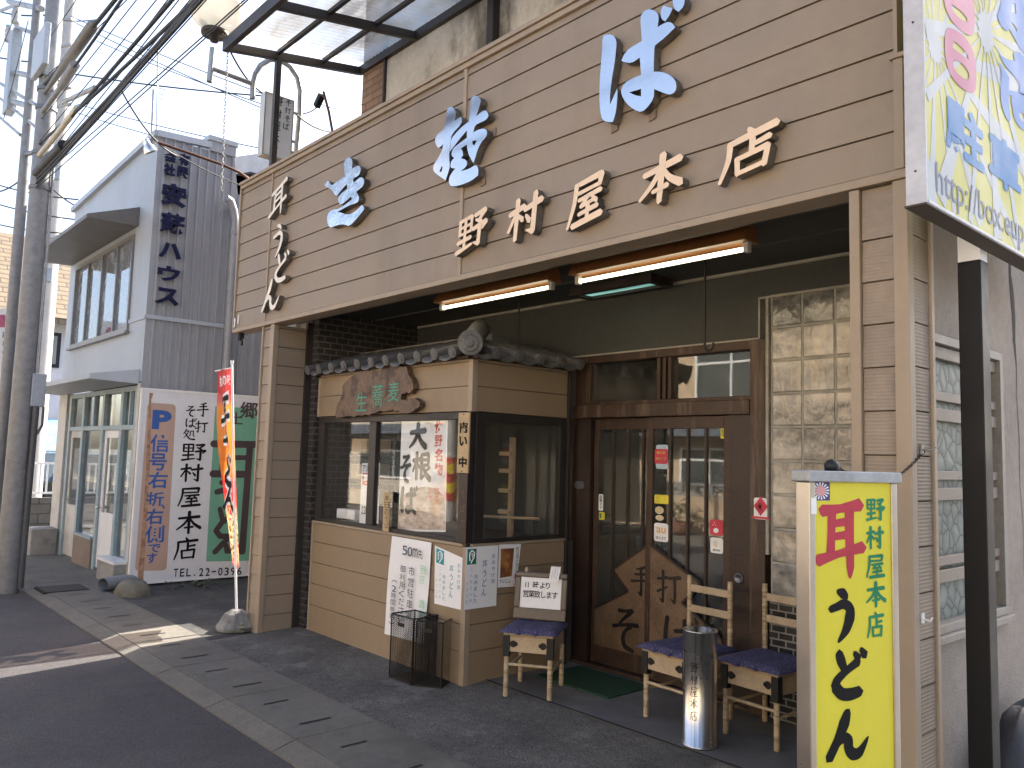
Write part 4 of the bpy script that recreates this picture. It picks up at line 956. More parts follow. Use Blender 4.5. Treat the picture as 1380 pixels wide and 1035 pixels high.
udon_paper(fR, [(553, 206), (740, 193), (728, 545), (540, 570)], "shaded white souvenir udon notice with dark green square right of the bay corner", (m_dkgreen, m_blue_ink), 0, "souvenir udon notices on the bay")
t = paper("noodle_poster", "small poster with an orange dish photo on the shaded bay side", fR, zq(fR, KP, PX, PY, [(745, 190), (872, 185), (845, 432), (735, 440)], .004), d=.004)
g = MB(); q = zq(fR, KP, PX, PY, [(756, 214), (832, 210), (818, 372), (750, 384)], .005); flat(g, fR, poly_glyph([q]), lambda x, y: (x, y), .0052)
def dish_mat():
    M, nt, b = nodes("dish_photo"); n = noise(nt, coord(nt), 7, 6)
    nt.links.new(ramp(nt, n, [(.3, (.05, .025, .015)), (.48, (.22, .08, .03)), (.6, (.45, .20, .05)), (.7, (.25, .22, .20))]), b.inputs["Base Color"]); b.inputs["Roughness"].default_value = .5; return M
g.build("picture", dish_mat(), t)
g = MB()
for i, ch in enumerate('食べるほどに味わい'): put(g, fR, ch, B2_((842, 204 + 16 * i, 860, 219 + 16 * i)), d=.0055, bold=0)
for i, ch in enumerate('だいこん'): put(g, fR, ch, B2_((748 + 17 * i, 392, 763 + 17 * i, 412)), d=.0055, bold=0)
g.build("lettering", m_ink, t)
g = MB(); put(g, fR, '極', B2_((832, 356, 862, 392)), d=.0055, bold=.03); put(g, fR, '上', B2_((828, 394, 852, 425)), d=.0055, bold=.03); g.build("red_lettering", m_red_ink, t)
# things on the display shelf behind the glass
for i, (z0) in enumerate((1.12, 1.33, 1.545)):
    inside_box("wooden_box", ("pale wooden box, lowest", "pale wooden box, middle one", "pale wooden box, topmost")[i] + " in the left bay window", "box", -6.12, -5.88, BY0 + .16, BY0 + .40, z0, z0 + .125, m_boxwood, "pale boxes in the left bay window")
g = MB(); g.box(-6.16, -5.84, BY0 + .15, BY0 + .45, 1.095, 1.117); g.box(-6.16, -5.84, BY0 + .15, BY0 + .45, 1.305, 1.327); g.box(-6.16, -5.84, BY0 + .15, BY0 + .45, 1.52, 1.542); g.box(-6.16, -6.13, BY0 + .451, BY0 + .48, .936, 1.8); g.box(-5.87, -5.84, BY0 + .451, BY0 + .48, .936, 1.8); g.box(-6.16, -5.84, BY0 + .452, BY0 + .5, .936, .95)
tag(g.build("display_rack", m_wood_dk, loc=(-6, BY0 + .6, .936)), "dark wooden rack carrying pale boxes inside the left bay window", "rack")
inside_box("cardboard_box", "white lettered carton at the foot of the left bay window", "box", -6.15, -5.86, BY0 + .06, BY0 + .14, 1.0, 1.075, m_paper)
g = MB()
for i in range(9): g.tube([(-6.15 + .04 * i, BY0 + .07, .94), (-6.15 + .04 * i, BY0 + .07, .997)], .003, 6)
for zz_ in (.94, .995): g.tube([(-6.17, BY0 + .07, zz_), (-5.8, BY0 + .07, zz_)], .003, 6); g.tube([(-6.17, BY0 + .14, zz_), (-5.8, BY0 + .14, zz_)], .003, 6); g.tube([(-6.17, BY0 + .07, zz_), (-6.17, BY0 + .14, zz_)], .003, 6)
tag(g.build("wire_stand", m_stainless, loc=(-6, BY0 + .2, .936)), "small wire stand carrying the white carton in the bay", "stand")
for i in range(4): inside_box("flat_carton", ("lowest", "second", "third", "topmost")[i] + " grey flat carton in the stack behind the white carton", "box", -5.98, -5.68, BY0 + .42, BY0 + .7, .937 + .05 * i, .983 + .05 * i, mat("grey_carton", (.3, .29, .25), .7), "flat cartons stacked in the bay")
t = thing("wooden_rail", "pale wooden peg rail standing inside the right bay window", "rail", (-4.8, 4.1, .94))
g = MB(); g.box(-4.62, -4.58, 4.12, 4.15, .936, 1.70); g.build("post", m_boxwood, t)
for z in (1.12, 1.28, 1.43, 1.56): g = MB(); g.box(-4.70, -4.58, 4.09, 4.118, z, z + .03); g.build("peg", m_boxwood, t)
g = MB(); g.tube([(-4.85, 3.9, 1.10), (-4.36, 4.2, 1.10)], .011, 8); g.build("rod", m_boxwood, t)

# ================================================================== DOOR STICKERS
K3, X3, Y3 = 300 / 1035, 750, 450
fD = FY(DY + .006); fDL = FY(DY + .049)
B3 = lambda b: (X3 + K3 * b[0], Y3 + K3 * b[1], X3 + K3 * b[2], Y3 + K3 * b[3])
m_redst = mat("red_sticker", (.55, .03, .07), .4); m_yel = mat("yellow_sticker", (.72, .62, .05), .4); m_blue_st = mat("pale_blue_sticker", (.45, .58, .68), .5)
def sticker(label, fr, b, M, txt=(), d=.002, ink=None, group="stickers on the door glass", shape=None):
    cu, cv, w_, h_ = pxbox(fr, *B3(b), d=d)
    t = thing("sticker", label, "sticker", fr.p(cu, cv - h_ / 2, d), group)
    g = MB()
    if shape == 'oval': flat(g, fr, poly_glyph([[(cu + w_ / 2 * math.cos(a), cv + h_ / 2 * math.sin(a)) for a in [2 * math.pi * k / 24 for k in range(24)]]]), lambda x, y: (x, y), d)
    else:
        r = .15 * min(w_, h_); pts = []
        for sx, sy, a0 in ((1, 1, 0), (-1, 1, 90), (-1, -1, 180), (1, -1, 270)):
            for k in range(4): a = R(a0 + 30 * k); pts.append((cu + sx * (w_ / 2 - r) + r * math.cos(a), cv + sy * (h_ / 2 - r) + r * math.sin(a)))
        flat(g, fr, poly_glyph([pts]), lambda x, y: (x, y), d)
    g.build("backing", M, t)
    for s, x, y, ww, hh, I, bo in txt:
        g = MB(); n = len(s)
        if s == 'au': row(g, fr, s, cu - .33 * w_, cv - .02 * h_, .62 * h_, .66 * w_, d=d + .0015, bold=.012); g.build("print", I, t); continue
        for i, ch in enumerate(s):
            if hh > 0: typed(g, fr, ch, cu + (x + ww * (i - (n - 1) / 2)) * w_, cv + y * h_, ww * w_, hh * h_, d=d + .0015, bold=bo)
            else: typed(g, fr, ch, cu + x * w_, cv + (y + hh * (i - (n - 1) / 2)) * h_, ww * w_, -hh * h_, d=d + .0015, bold=bo)
        g.build("print", I, t)
    return t
m_gold_ink = mat("gold_print", (.6, .42, .08), .5)
sticker("pale blue paper edge behind the red sticker on the right door", fD, (462, 515, 518, 628), m_blue_st, d=.001)
sticker("crimson square sticker with yellow print high on the right door", fD, (456, 535, 517, 604), m_redst, [('郷土の', 0, .25, .22, .2, m_yel, .01), ('味めぐり', 0, -.15, .2, .2, m_gold_ink, .01)], d=.004)
sticker("yellow oblong sticker at mid height of the right door", fD, (455, 748, 520, 790), m_yel, [('8', -.25, .2, .14, .3, m_redst, .0)])
sticker("round cream sticker with a face mark below the yellow one", fD, (458, 802, 498, 838), mat("cream_st", (.62, .55, .38), .5), [('◎', 0, 0, .7, .8, m_gold_ink, 0)], shape='oval')
sticker("plain oval cream sticker above the white sticker", fD, (460, 842, 498, 868), mat("cream_st2", (.68, .58, .38), .5), shape='oval')
sticker("white square sticker with two orange letters on the right door", fD, (453, 880, 519, 966), m_paper, [('au', 0, .08, .42, .55, mat("orange_print", (.80, .42, .05), .5), .02), ('使えます', 0, -.30, .18, .16, m_ink, 0)])
sticker("red sticker with pale dots low on the right door", fD, (713, 864, 774, 936), m_redst, [('∴', -.05, .22, .5, .4, m_paper, .01), ('●', .0, -.2, .5, .4, m_paper, 0)])
sticker("white sticker with a crown mark under the red dotted sticker", fD, (715, 948, 774, 1020), m_paper, [('♔', 0, .12, .55, .55, m_gold_ink, 0), ('優良店', 0, -.3, .2, .16, m_ink, 0)])
sticker("thin yellow strip sticker at the top right of the right door", fD, (763, 435, 781, 486), m_yel, [('本日', 0, 0, .7, -.35, m_ink, 0)])
sticker("narrow white strip with vertical black print on the left door", fDL, (196, 745, 217, 822), m_paper, [('自動ドア', 0, 0, .6, -.22, m_ink, .01)])
sticker("small green and yellow sticker under the white strip", fDL, (197, 828, 224, 864), m_yel, [('■', -.2, 0, .4, .8, m_dkgreen, .02)])
fP = FY(DY - .036)
sticker("white card with a red and gold seal on the right door post", fP, (917, 762, 979, 862), m_paper, [('◆', 0, .1, 1.0, .85, m_redst, .02), ('❀', 0, .1, .6, .5, m_gold_ink, 0), ('▬', 0, -.38, 1.2, .3, m_redst, .02)], group=None)

# ================================================================== NEIGHBOUR BUILDING
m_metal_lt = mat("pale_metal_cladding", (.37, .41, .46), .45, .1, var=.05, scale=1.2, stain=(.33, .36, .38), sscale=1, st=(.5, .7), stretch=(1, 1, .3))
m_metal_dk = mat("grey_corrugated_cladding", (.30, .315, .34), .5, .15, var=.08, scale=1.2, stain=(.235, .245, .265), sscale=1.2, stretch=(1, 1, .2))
m_bluefr = mat("faded_blue_frame", (.27, .36, .40), .5, var=.15, stain=(.38, .42, .42), sscale=8)
m_offwhite = mat("aged_white_panel", (.52, .51, .47), .5, var=.08, stain=(.36, .34, .30), sscale=2)
m_navy = mat("navy_letter", (.008, .010, .045), .6, var=.2, spec=.15)
nb = thing("office_building", "two-storey grey metal-clad office with blue glazed ground floor", "building", (-11.6, 3.0, 0))
NX0, NX1, NY = -13.4, -9.75, 3.0
def opening(x, z0, z1): pass
g = MB()
# front cladding in narrow pressed strips
def strips(g, x0, x1, z0, z1):
    n = max(1, round((x1 - x0) / .11)); st = (x1 - x0) / n
    for i in range(n): g.box(x0 + i * st + .0015, x0 + (i + 1) * st - .0015, NY, NY + .03, z0, z1)
ztop = lambda x: 5.05 + .16 * (x - NX0) / (NX1 - NX0)
strips(g, NX0, -13.02, 2.30, 5.06); strips(g, -10.36, NX1, 2.30, 5.06); strips(g, -13.02, -10.36, 2.30, 2.95); strips(g, -13.02, -10.36, 4.13, 5.06)
g.add([(NX0, NY + .002, 5.061), (NX1, NY + .002, 5.061), (NX1, NY + .002, 5.19), (NX0, NY + .03, 5.063), (NX1, NY + .03, 5.061), (NX1, NY + .03, 5.19)], [(0, 1, 2)])
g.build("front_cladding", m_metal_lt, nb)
g = MB(); g.box(NX0 + .05, NX1 - .03, NY + .032, 6.5, 2.36, 2.9); g.box(NX0 + .05, -13.02, NY + .032, 6.5, 2.9, 5.0); g.box(-10.36, NX1 - .03, NY + .032, 6.5, 2.9, 5.0); g.box(NX0 + .05, NX1 - .03, 4.2, 6.5, 0, 5.0); g.box(NX0 + .05, NX1 - .03, NY + .032, 6.4, 4.15, 5.0)
g.build("core_wall", m_dark, nb)
g = MB()
g.bar((NX0 - .03, NY - .02, 5.09), (NX1 + .03, NY - .02, 5.235), .07, .07); g.build("coping", m_metal_lt, nb); g = MB(); g.bar((NX1 + .015, NY - .02, 5.235), (NX1 + .015, 3.62, 5.27), .06, .075)
g.box(NX0, NX1 + .02, 2.985, 3.0, 3.03, 3.055) if False else None
g.build("coping", m_metal_lt, nb); g = MB(); g.box(-10.36, NX1, NY - .014, NY - .002, 3.03, 3.075); g.box(NX1 + .022, NX1 + .04, NY, 4.2, 3.03, 3.075)
g.build("belt_trim", m_metal_lt, nb)
# corrugated side
g = MB(); y = NY; vs = []; fs = []
prof = []
while y < 4.62:
    prof += [(y, 0), (y + .070, 0), (y + .078, .024), (y + .095, .024)]; y += .103
for (yy, dx) in prof: vs += [(NX1 + dx, yy, -.02), (NX1 + dx, yy, 5.20 if yy < 3.95 else 4.74)]
for i in range(len(prof) - 1): k = 2 * i; fs.append((k, k + 2, k + 3, k + 1))
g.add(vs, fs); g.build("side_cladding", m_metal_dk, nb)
g = MB(); g.box(-10.6, NX1 + .03, 3.60, 3.93, 5.201, 5.33); g.build("roof_box", m_metal_dk, nb); g = MB(); g.box(-10.62, NX1 + .045, 3.58, 3.95, 5.331, 5.39); g.build("coping", m_metal_lt, nb)
# upper window
g = MB(); fr = FY(NY)
frame_rect(g, fr, -13.02, -10.36, 2.94, 4.14, .05, -.06, .025)
slab(g, fr, -13.06, -10.32, 2.91, 2.94, -.02, .06)
for xx in (-12.37, -11.70, -11.03): slab(g, fr, xx - .018, xx + .018, 2.99, 4.09, -.03, .01)
uw = g.build("window", mat("aluminium_sash", (.22, .22, .22), .4, .5), nb)
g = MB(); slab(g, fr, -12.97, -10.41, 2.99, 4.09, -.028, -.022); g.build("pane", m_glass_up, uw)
# hoods
g = MB()
for (xa, xb, ya, z0, z1, M) in ((-13.35, -10.25, 2.42, 4.20, 4.46, 0),):
    g.add([(xa, ya, z0), (xb, ya, z0), (xb, NY - .002, z0 + .02), (xa, NY - .002, z0 + .02), (xa, ya, z0 + .05), (xb, ya, z0 + .05), (xb, NY - .002, z1), (xa, NY - .002, z1)],
          [(0, 3, 2, 1), (4, 5, 6, 7), (0, 1, 5, 4), (1, 2, 6, 5), (2, 3, 7, 6), (3, 0, 4, 7)])
m_hood = mat("brown_grey_hood", (.15, .14, .13), .5, .2)
g.build("window_hood", m_hood, nb, bevel=.005)
g = MB()
g.add([(-13.5, 2.5, 2.30), (-9.95, 2.5, 2.30), (-9.82, NY - .002, 2.27), (-13.4, NY - .002, 2.27), (-13.5, 2.5, 2.36), (-9.95, 2.5, 2.36), (-9.82, NY - .002, 2.44), (-13.4, NY - .002, 2.44)],
      [(0, 3, 2, 1), (4, 5, 6, 7), (0, 1, 5, 4), (1, 2, 6, 5), (2, 3, 7, 6), (3, 0, 4, 7)])
g.build("entrance_canopy", m_metal_lt, nb, bevel=.005)
# ground floor front
GX = [at_y(60 + .2995 * a, 669.7, NY).x for a in (70, 98, 122, 150, 185, 222, 262, 300, 335, 370, 392)]
boxes("white_pier", m_offwhite, nb, [(NX0, GX[0] + .02, NY - .01, NY + .2, -.02, 2.28), (NX1 - .09, NX1 - .003, NY - .01, NY + .1, -.02, 2.28)])
g = MB()
def post(x, wd=.06, z0=0, z1=2.26, y=NY + .0, dp=.09): g.box(x - wd / 2, x + wd / 2, y, y + dp, z0, z1)
P0 = [-12.80, -12.10, -11.18, -10.42, -9.90]
for x in P0: post(x, .09)
g.box(-12.755, -9.945, NY + .004, NY + .085, 1.745, 1.80); g.box(-12.755, -9.945, NY + .004, NY + .085, 2.20, 2.26)
for x in (-11.64, -10.15): g.box(x - .02, x + .02, NY + .008, NY + .07, 1.801, 2.199)
g.build("blue_frame", m_bluefr, nb, bevel=.004)
for i, (xa, xb) in enumerate(((-12.755, -12.145), (-11.135, -10.465))):
    g = MB(); y0, y1 = NY + .03, NY + .07
    g.box(xa, xa + .09, y0, y1, .03, 1.744); g.box(xb - .09, xb, y0, y1, .03, 1.744); g.box(xa + .091, xb - .091, y0, y1, 1.65, 1.744); g.box(xa + .091, xb - .091, y0, y1, .03, .72)
    d = g.build("door", m_white if i else m_offwhite, nb, bevel=.004)
    g = MB(); g.box(xa + .091, xb - .091, y0 + .015, y0 + .02, .721, 1.649); g.build("pane", m_glass, d)
    g = MB(); g.tube([(xa + .05, y0 - .05, .78), (xa + .12, y0 - .05, .78)], .011, 8); g.tube([(xa + .05, y0 - .05, .78), (xa + .05, y0, .78)], .016, 8); g.build("handle", m_stainless, d)
g = MB(); g.box(-12.055, -11.225, NY + .04, NY + .045, .40, 1.744); g.box(-10.375, -9.945, NY + .04, NY + .045, .25, 1.744)
for xa, xb in ((-12.755, -12.145), (-12.055, -11.66), (-11.62, -11.225), (-11.135, -10.465), (-10.375, -10.17), (-10.13, -9.945)): g.box(xa, xb, NY + .04, NY + .045, 1.801, 2.199)
g.build("shopfront_glass", m_glass, nb)
g = MB(); g.box(-12.05, -11.23, NY - .02, NY + .12, -.02, .36); g.build("low_sill", mat("brown_sill", (.22, .17, .13), .8, bump=.2), nb)
g = MB(); g.box(-12.05, -11.23, NY - .03, NY + .03, .361, .395); g.build("sill_cap", m_bluefr, nb)
g = MB(); g.box(-10.46, -9.80, NY - .14, NY + .1, -.02, .22); g.build("concrete_sill", m_conc, nb, bevel=.01); g = MB(); g.box(-10.48, -9.79, NY - .15, NY + .03, .221, .25); g.build("sill_cap", m_white, nb)
# room behind the shopfront
g = MB(); g.box(NX0 + .1, NX1 - .1, 4.15, 4.19, 0, 2.3); g.build("back_wall", mat("dim_office_wall", (.12, .115, .10), .9), nb)
# downpipe
g = MB(); g.tube([(-9.62, 3.80, 4.62), (-9.63, 3.86, 4.60), (-9.66, 3.92, 4.50), (-9.675, 3.95, 4.38), (-9.675, 3.95, .2)], .05, 12); 
for z in (4.2, 3.1, 2.4): g.tube([(-9.675, 3.95, z), (-9.675, 3.95, z + .04)], .056, 12)
g.build("downpipe", mat("grey_pvc", (.27, .28, .30), .4), nb)
# low extension behind the gap, its barge board and soffit
rb = thing("rear_extension", "low grey building with grey barge board and added sun-blocking wall behind the gap beside the shop", "building", (-8.6, 4.62, 0))
g = MB(); g.box(-9.74, -7.80, 4.62, 5.2, -.02, 4.45); g.build("wall", m_metal_dk, rb)  # unseen wall, added and sized to leave a slit for the sun strip
g = MB(); q = [at_y(px, py, 4.56) for px, py in ((289, 215), (362, 205), (362, 237), (289, 246))]
g.add(list(q) + [p + Vector((0, .05, 0)) for p in q], [(3, 2, 1, 0), (4, 5, 6, 7), (0, 1, 5, 4), (1, 2, 6, 5), (2, 3, 7, 6), (3, 0, 4, 7)])
q2 = [at_y(px, py, 4.55) for px, py in ((289, 226), (362, 217), (362, 219), (289, 228.5))]
g.build("barge_board", mat("grey_barge", (.50, .47, .45), .5, .1), rb)
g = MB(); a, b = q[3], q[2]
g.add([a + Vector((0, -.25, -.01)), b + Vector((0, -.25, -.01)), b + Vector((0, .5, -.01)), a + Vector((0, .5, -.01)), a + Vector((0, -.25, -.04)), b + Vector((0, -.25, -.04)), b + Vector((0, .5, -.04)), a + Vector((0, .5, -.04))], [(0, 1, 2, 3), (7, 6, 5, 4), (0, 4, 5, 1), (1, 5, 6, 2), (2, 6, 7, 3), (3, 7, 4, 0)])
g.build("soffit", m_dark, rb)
g = MB(); q = [at_y(px, py, 4.3) for px, py in ((311, 243), (342, 239), (342, 252), (325, 256), (311, 252))]
g.add(list(q), [(0, 1, 2, 3, 4)]); g.build("gable_board", mat("tan_board", (.44, .33, .2), .6), rb)
o = MB().box(-7.80, -6.905, 5.0, 5.15, -.02, 1.72).build("block_wall", m_conc, loc=(-7.2, 5.07, 0)); tag(o, "added unseen concrete wall blocking low sun in the gap beside the shop", "wall")  # unseen wall added to block low sun at the strip's near end
# letters on the neighbour's side
nl = thing("wall_lettering", "navy raised company-name letters down the grey corrugated side wall", "sign letters", (NX1 + .03, 3.2, 3.3))
fN = FX(NX1 + .016)
for ch, b in (('有', (242, 206, 256, 223)), ('限', (240, 223.5, 255, 240.5)), ('会', (222, 204, 238.5, 219)), ('社', (221.5, 219.5, 236.5, 237)), ('安', (218, 245, 252, 280)), ('蘇', (216.5, 285, 250.5, 317)), ('ハ', (215, 325, 245, 350)), ('ウ', (213, 356.5, 243.5, 381)), ('ス', (210, 386, 242, 413))):
    g = MB(); put(g, fN, ch, b, d=.03, depth=.03, slope=.14, bold=.035 if ch not in '蘇' else .022)
    g.build("letter", m_navy, nl); 
# ================================================================== BILLBOARD BY THE GAP
BX = -9.58
fb = FX(BX); K5 = 1 / 2.875
P5 = lambda x, y: (160 + K5 * x, 500 + K5 * y)
B5 = lambda b: (*P5(b[0], b[1]), *P5(b[2], b[3]))
bb = thing("billboard", "white parking direction billboard with rust streak and green panel", "billboard", (BX, 3.7, 0))
m_bbw = mat("billboard_white", (.72, .73, .75), .5, var=.05, stain=(.5, .48, .46), sscale=1.5, st=(.6, .85))
g = MB(); slab(g, fb, 2.965, 4.52, .03, 2.205, -.03, 0); g.build("panel", m_bbw, bb)
g = MB(); frame_rect(g, fb, 2.955, 4.53, .02, 2.215, .022, -.035, .008); g.build("frame", m_white, bb)
def rquad(fr, pts, r=.0, n=4):
    q = [Vector(p) for p in pts]; out = []
    for i in range(len(q)):
        a, b, c = q[i - 1], q[i], q[(i + 1) % len(q)]
        p0 = b + (a - b).normalized() * r; p1 = b + (c - b).normalized() * r
        for k in range(n + 1): t = k / n; out.append(tuple((p0 * (1 - t) + b * t) * (1 - t) + (b * (1 - t) + p1 * t) * t))
    return out
def pq(pts, r=.04): return rquad(fb, [on(fb, *P5(*p)) for p in pts], r)
g = MB(); flat(g, fb, poly_glyph([pq([(112, 122), (222, 130), (185, 772), (62, 775)], .05)]), lambda x, y: (x, y), .0015); g.build("salmon_field", mat("salmon_paint", (.50, .35, .28), .55, var=.06), bb)
g = MB(); flat(g, fb, poly_glyph([pq([(374, 136), (545, 146), (512, 735), (338, 738)], .01)]), lambda x, y: (x, y), .0015); g.build("green_field", mat("mint_paint", (.17, .42, .29), .55, var=.06), bb)
g = MB(); q = [on(fb, *P5(*p)) for p in ((119, 84), (134, 86), (126, 110), (123, 300), (113, 520), (102, 700), (98, 760), (94, 812), (72, 812), (76, 760), (84, 700), (99, 500), (108, 300), (117, 110))]
flat(g, fb, poly_glyph([q]), lambda x, y: (x, y), .0028); g.build("rust_streak", mat("rust", (.42, .26, .17), .8, var=.4, scale=8, stain=(.22, .085, .035), sscale=7), bb)
g = MB()
put(g, fb, 'P', B5((130, 150, 205, 228)), d=.0035, slope=.05, bold=.05)
for ch, b in (('信', (122, 245, 197, 315)), ('号', (118, 318, 187, 386)), ('右', (114, 390, 190, 455)), ('折', (108, 468, 176, 525)), ('右', (105, 532, 172, 595)), ('側', (103, 598, 176, 666)), ('で', (114, 670, 162, 704)), ('す', (108, 705, 148, 746))):
    put(g, fb, ch, B5(b), d=.0035, slope=.02, bold=.02)
put(g, fb, '、', B5((164, 515, 180, 535)), d=.0035)
g.build("blue_lettering", mat("blue_paint", (.03, .11, .38), .5), bb)
g = MB()
for ch, b in (('手', (302, 120, 350, 183)), ('打', (294, 192, 347, 242)), ('そ', (258, 133, 300, 178)), ('ば', (256, 182, 302, 220)), ('処', (248, 222, 298, 270)), ('野', (242, 278, 342, 352)), ('村', (236, 357, 330, 432)), ('屋', (228, 448, 322, 528)), ('本', (222, 542, 322, 632)), ('店', (213, 643, 312, 733))):
    put(g, fb, ch, B5(b), d=.0035, slope=.0, bold=1.3)
for i, ch in enumerate('TEL.22-0396'):
    xa = 213 + 24.6 * i; put(g, fb, ch, B5((xa, 766 - .6 * i, xa + (17 if ch not in '.-' else 8 if ch == '.' else 18), 797 - .6 * i)) if ch not in '.-' else B5((xa + 4, 790 - .6 * i, xa + 10, 796 - .6 * i) if ch == '.' else (xa, 778 - .6 * i, xa + 17, 783 - .6 * i)), d=.0035, bold=.012)
g.build("black_lettering", m_ink, bb)
m_plum = mat("plum_paint", (.07, .045, .05), .5)
g = MB()
put(g, fb, '郷', B5((470, 120, 540, 184)), d=.0035, bold=.02); put(g, fb, '土', B5((428, 160, 482, 206)), d=.0035, bold=.02)
cnt = [0]
def strk(pts, wd):
    cnt[0] += 1; q = [on(fb, *P5(*p)) for p in pts]
    for a, b in zip(q[:-1], q[1:]):
        cnt[0] += 1; a = Vector(a); b = Vector(b); t = (b - a).normalized(); nn = Vector((-t.y, t.x)) * wd / 2; N_ = 8
        ol = [a + nn * math.cos(math.pi * k / N_) - t * wd / 2 * math.sin(math.pi * k / N_) for k in range(N_ + 1)] + [b - nn * math.cos(math.pi * k / N_) + t * wd / 2 * math.sin(math.pi * k / N_) for k in range(N_ + 1)]
        flat(g, fb, (([tuple(p) for p in ol]), [list(range(len(ol)))]), lambda x, y: (x, y), .0035 + cnt[0] * .00015)
strk([(368, 282), (532, 285)], .085); strk([(508, 290), (478, 698)], .085); strk([(408, 290), (400, 395)], .075); strk([(405, 335), (498, 336)], .06); strk([(365, 398), (494, 400)], .085)
strk([(398, 432), (428, 440)], .06); strk([(380, 468), (420, 458), (444, 470), (438, 500), (412, 525)], .065)
strk([(392, 535), (402, 580)], .06); strk([(444, 556), (400, 585), (376, 618), (392, 640), (440, 640)], .065); strk([(436, 528), (448, 545)], .04)
strk([(425, 645), (372, 700)], .065); strk([(372, 700), (400, 668), (416, 676), (418, 698), (444, 696), (456, 678)], .06)
g.build("plum_lettering", m_plum, bb)
g = MB(); boxes("back_post", m_galv, bb, [(BX - .065, BX - .032, y_, y_ + .04, -.02, 2.19) for y_ in (2.99, 3.7, 4.44)])
def rock(name, label, c, rx, ry, h, M, cat="stone"):
    g = MB(); N, L = 18, 7; rnd = random.Random(len(label)); vs = []; fs = []
    nz = [rnd.uniform(.85, 1.12) for _ in range(N)]
    for j in range(L + 1):
        a = math.pi / 2 * j / L
        for i in range(N):
            b = 2 * math.pi * i / N; k = math.cos(a) ** .75 * (1 + (nz[i] - 1) * (1 - j / L)) if j < L else 0
            vs.append((c[0] + rx * k * math.cos(b), c[1] + ry * k * math.sin(b), c[2] + h * (math.sin(a) ** .9) * rnd.uniform(.94, 1.05) - .01))
    for j in range(L):
        for i in range(N): a = j * N + i; b = j * N + (i + 1) % N; fs.append((a, b, b + N, a + N))
    g.add(vs, fs, True); return tag(g.build(name, M, loc=c), label, cat)
m_stone = mat("mossy_stone", (.17, .16, .13), .95, var=.3, scale=7, stain=(.10, .11, .06), sscale=6, bump=.6, bscale=60)
rock("foot_stone", "rounded grey stone at the near foot of the white billboard", (-9.10, 2.86, 0), .20, .17, .17, m_stone)
g = MB(); n_ = 18
for i in range(1): pa_, pz_ = at_z(139, 788, .07), at_z(180, 781, .07); g.tube([pa_, pz_], .07, 18, cap=False); g.tube([pa_, pz_], .062, 18, cap=False)
tag(g.build("drain_pipe", mat("grey_pvc2", (.25, .27, .29), .4), loc=(-9.35, 2.8, 0)), "short open grey plastic pipe lying by the billboard foot", "pipe")
g = MB(); g.box(-10.06, -9.62, 2.14, 2.58, -.05, .0052)
gr = thing("drain_grate", "rusty black drain grate set in the concrete gutter", "grate", (-9.84, 2.36, 0)); g.build("frame", m_slot, gr)
g = MB()
for i in range(5): g.box(-10.05 + .088 * i + .018, -10.05 + .088 * i + .078, 2.16, 2.56, .0055, .012)
g.build("bars", mat("rusty_iron", (.07, .06, .055), .7, .3, var=.3), gr)
o = MB().box(-13.35, -12.93, 2.66, 3.0, -.01, .36).build("concrete_block", m_conc, bevel=.015, loc=(-13.14, 2.83, 0)); tag(o, "weathered concrete block at the far corner of the metal-clad office", "block")
# ================================================================== NOBORI FLAG
pb = at_y(319, 826, 3.04); ptp = at_y(312.5, 490, 3.03)
fl = thing("banner_flag", "orange and red vertical noodle banner on a white pole in a concrete foot", "flag", (pb.x, pb.y, 0))
g = MB(); g.tube([Vector((pb.x, pb.y, .10)), ptp], .011, 8); top = ptp + Vector((0, 0, -.04)); g.tube([top, top + Vector((-.46, .03, 0))], .007, 6); g.tube([ptp, ptp + Vector((0, 0, .03))], .016, 8); g.build("pole", m_white, fl)
g = MB(); g.lathe([(.0, .0), (.165, .0), (.17, .03), (.155, .05), (.10, .135), (.05, .165), (.03, .167), (0, .167)], (pb.x, pb.y, 0), 12, smooth=False); g.build("foot", m_conc, fl, bevel=.006)
def flag_p(s, t):     # s 0..1 away from the pole, t 0 top..1 bottom
    p = top.lerp(Vector((pb.x, pb.y, .52)), t)
    ang = R(3) + R(11) * t + .04 * math.sin(5 * t + 2 * s) * s
    wv = .02 * math.sin(9 * s + 6 * t) * (s ** .5)
    return p + Vector((-math.cos(ang) * .45 * s, math.sin(-ang) * .45 * s * -1 + wv, 0))
def flag_mesh(f, M, name, parent, s0, s1, t0, t1, off):
    g = MB(); A, B_ = 10, 30; vs = []
    for j in range(B_ + 1):
        for i in range(A + 1): p = flag_p(s0 + (s1 - s0) * i / A, t0 + (t1 - t0) * j / B_); vs.append(p + Vector((0, off, 0)))
    g.add(vs, [(j * (A + 1) + i, j * (A + 1) + i + 1, (j + 1) * (A + 1) + i + 1, (j + 1) * (A + 1) + i) for j in range(B_) for i in range(A)], True); return g.build(name, M, parent)
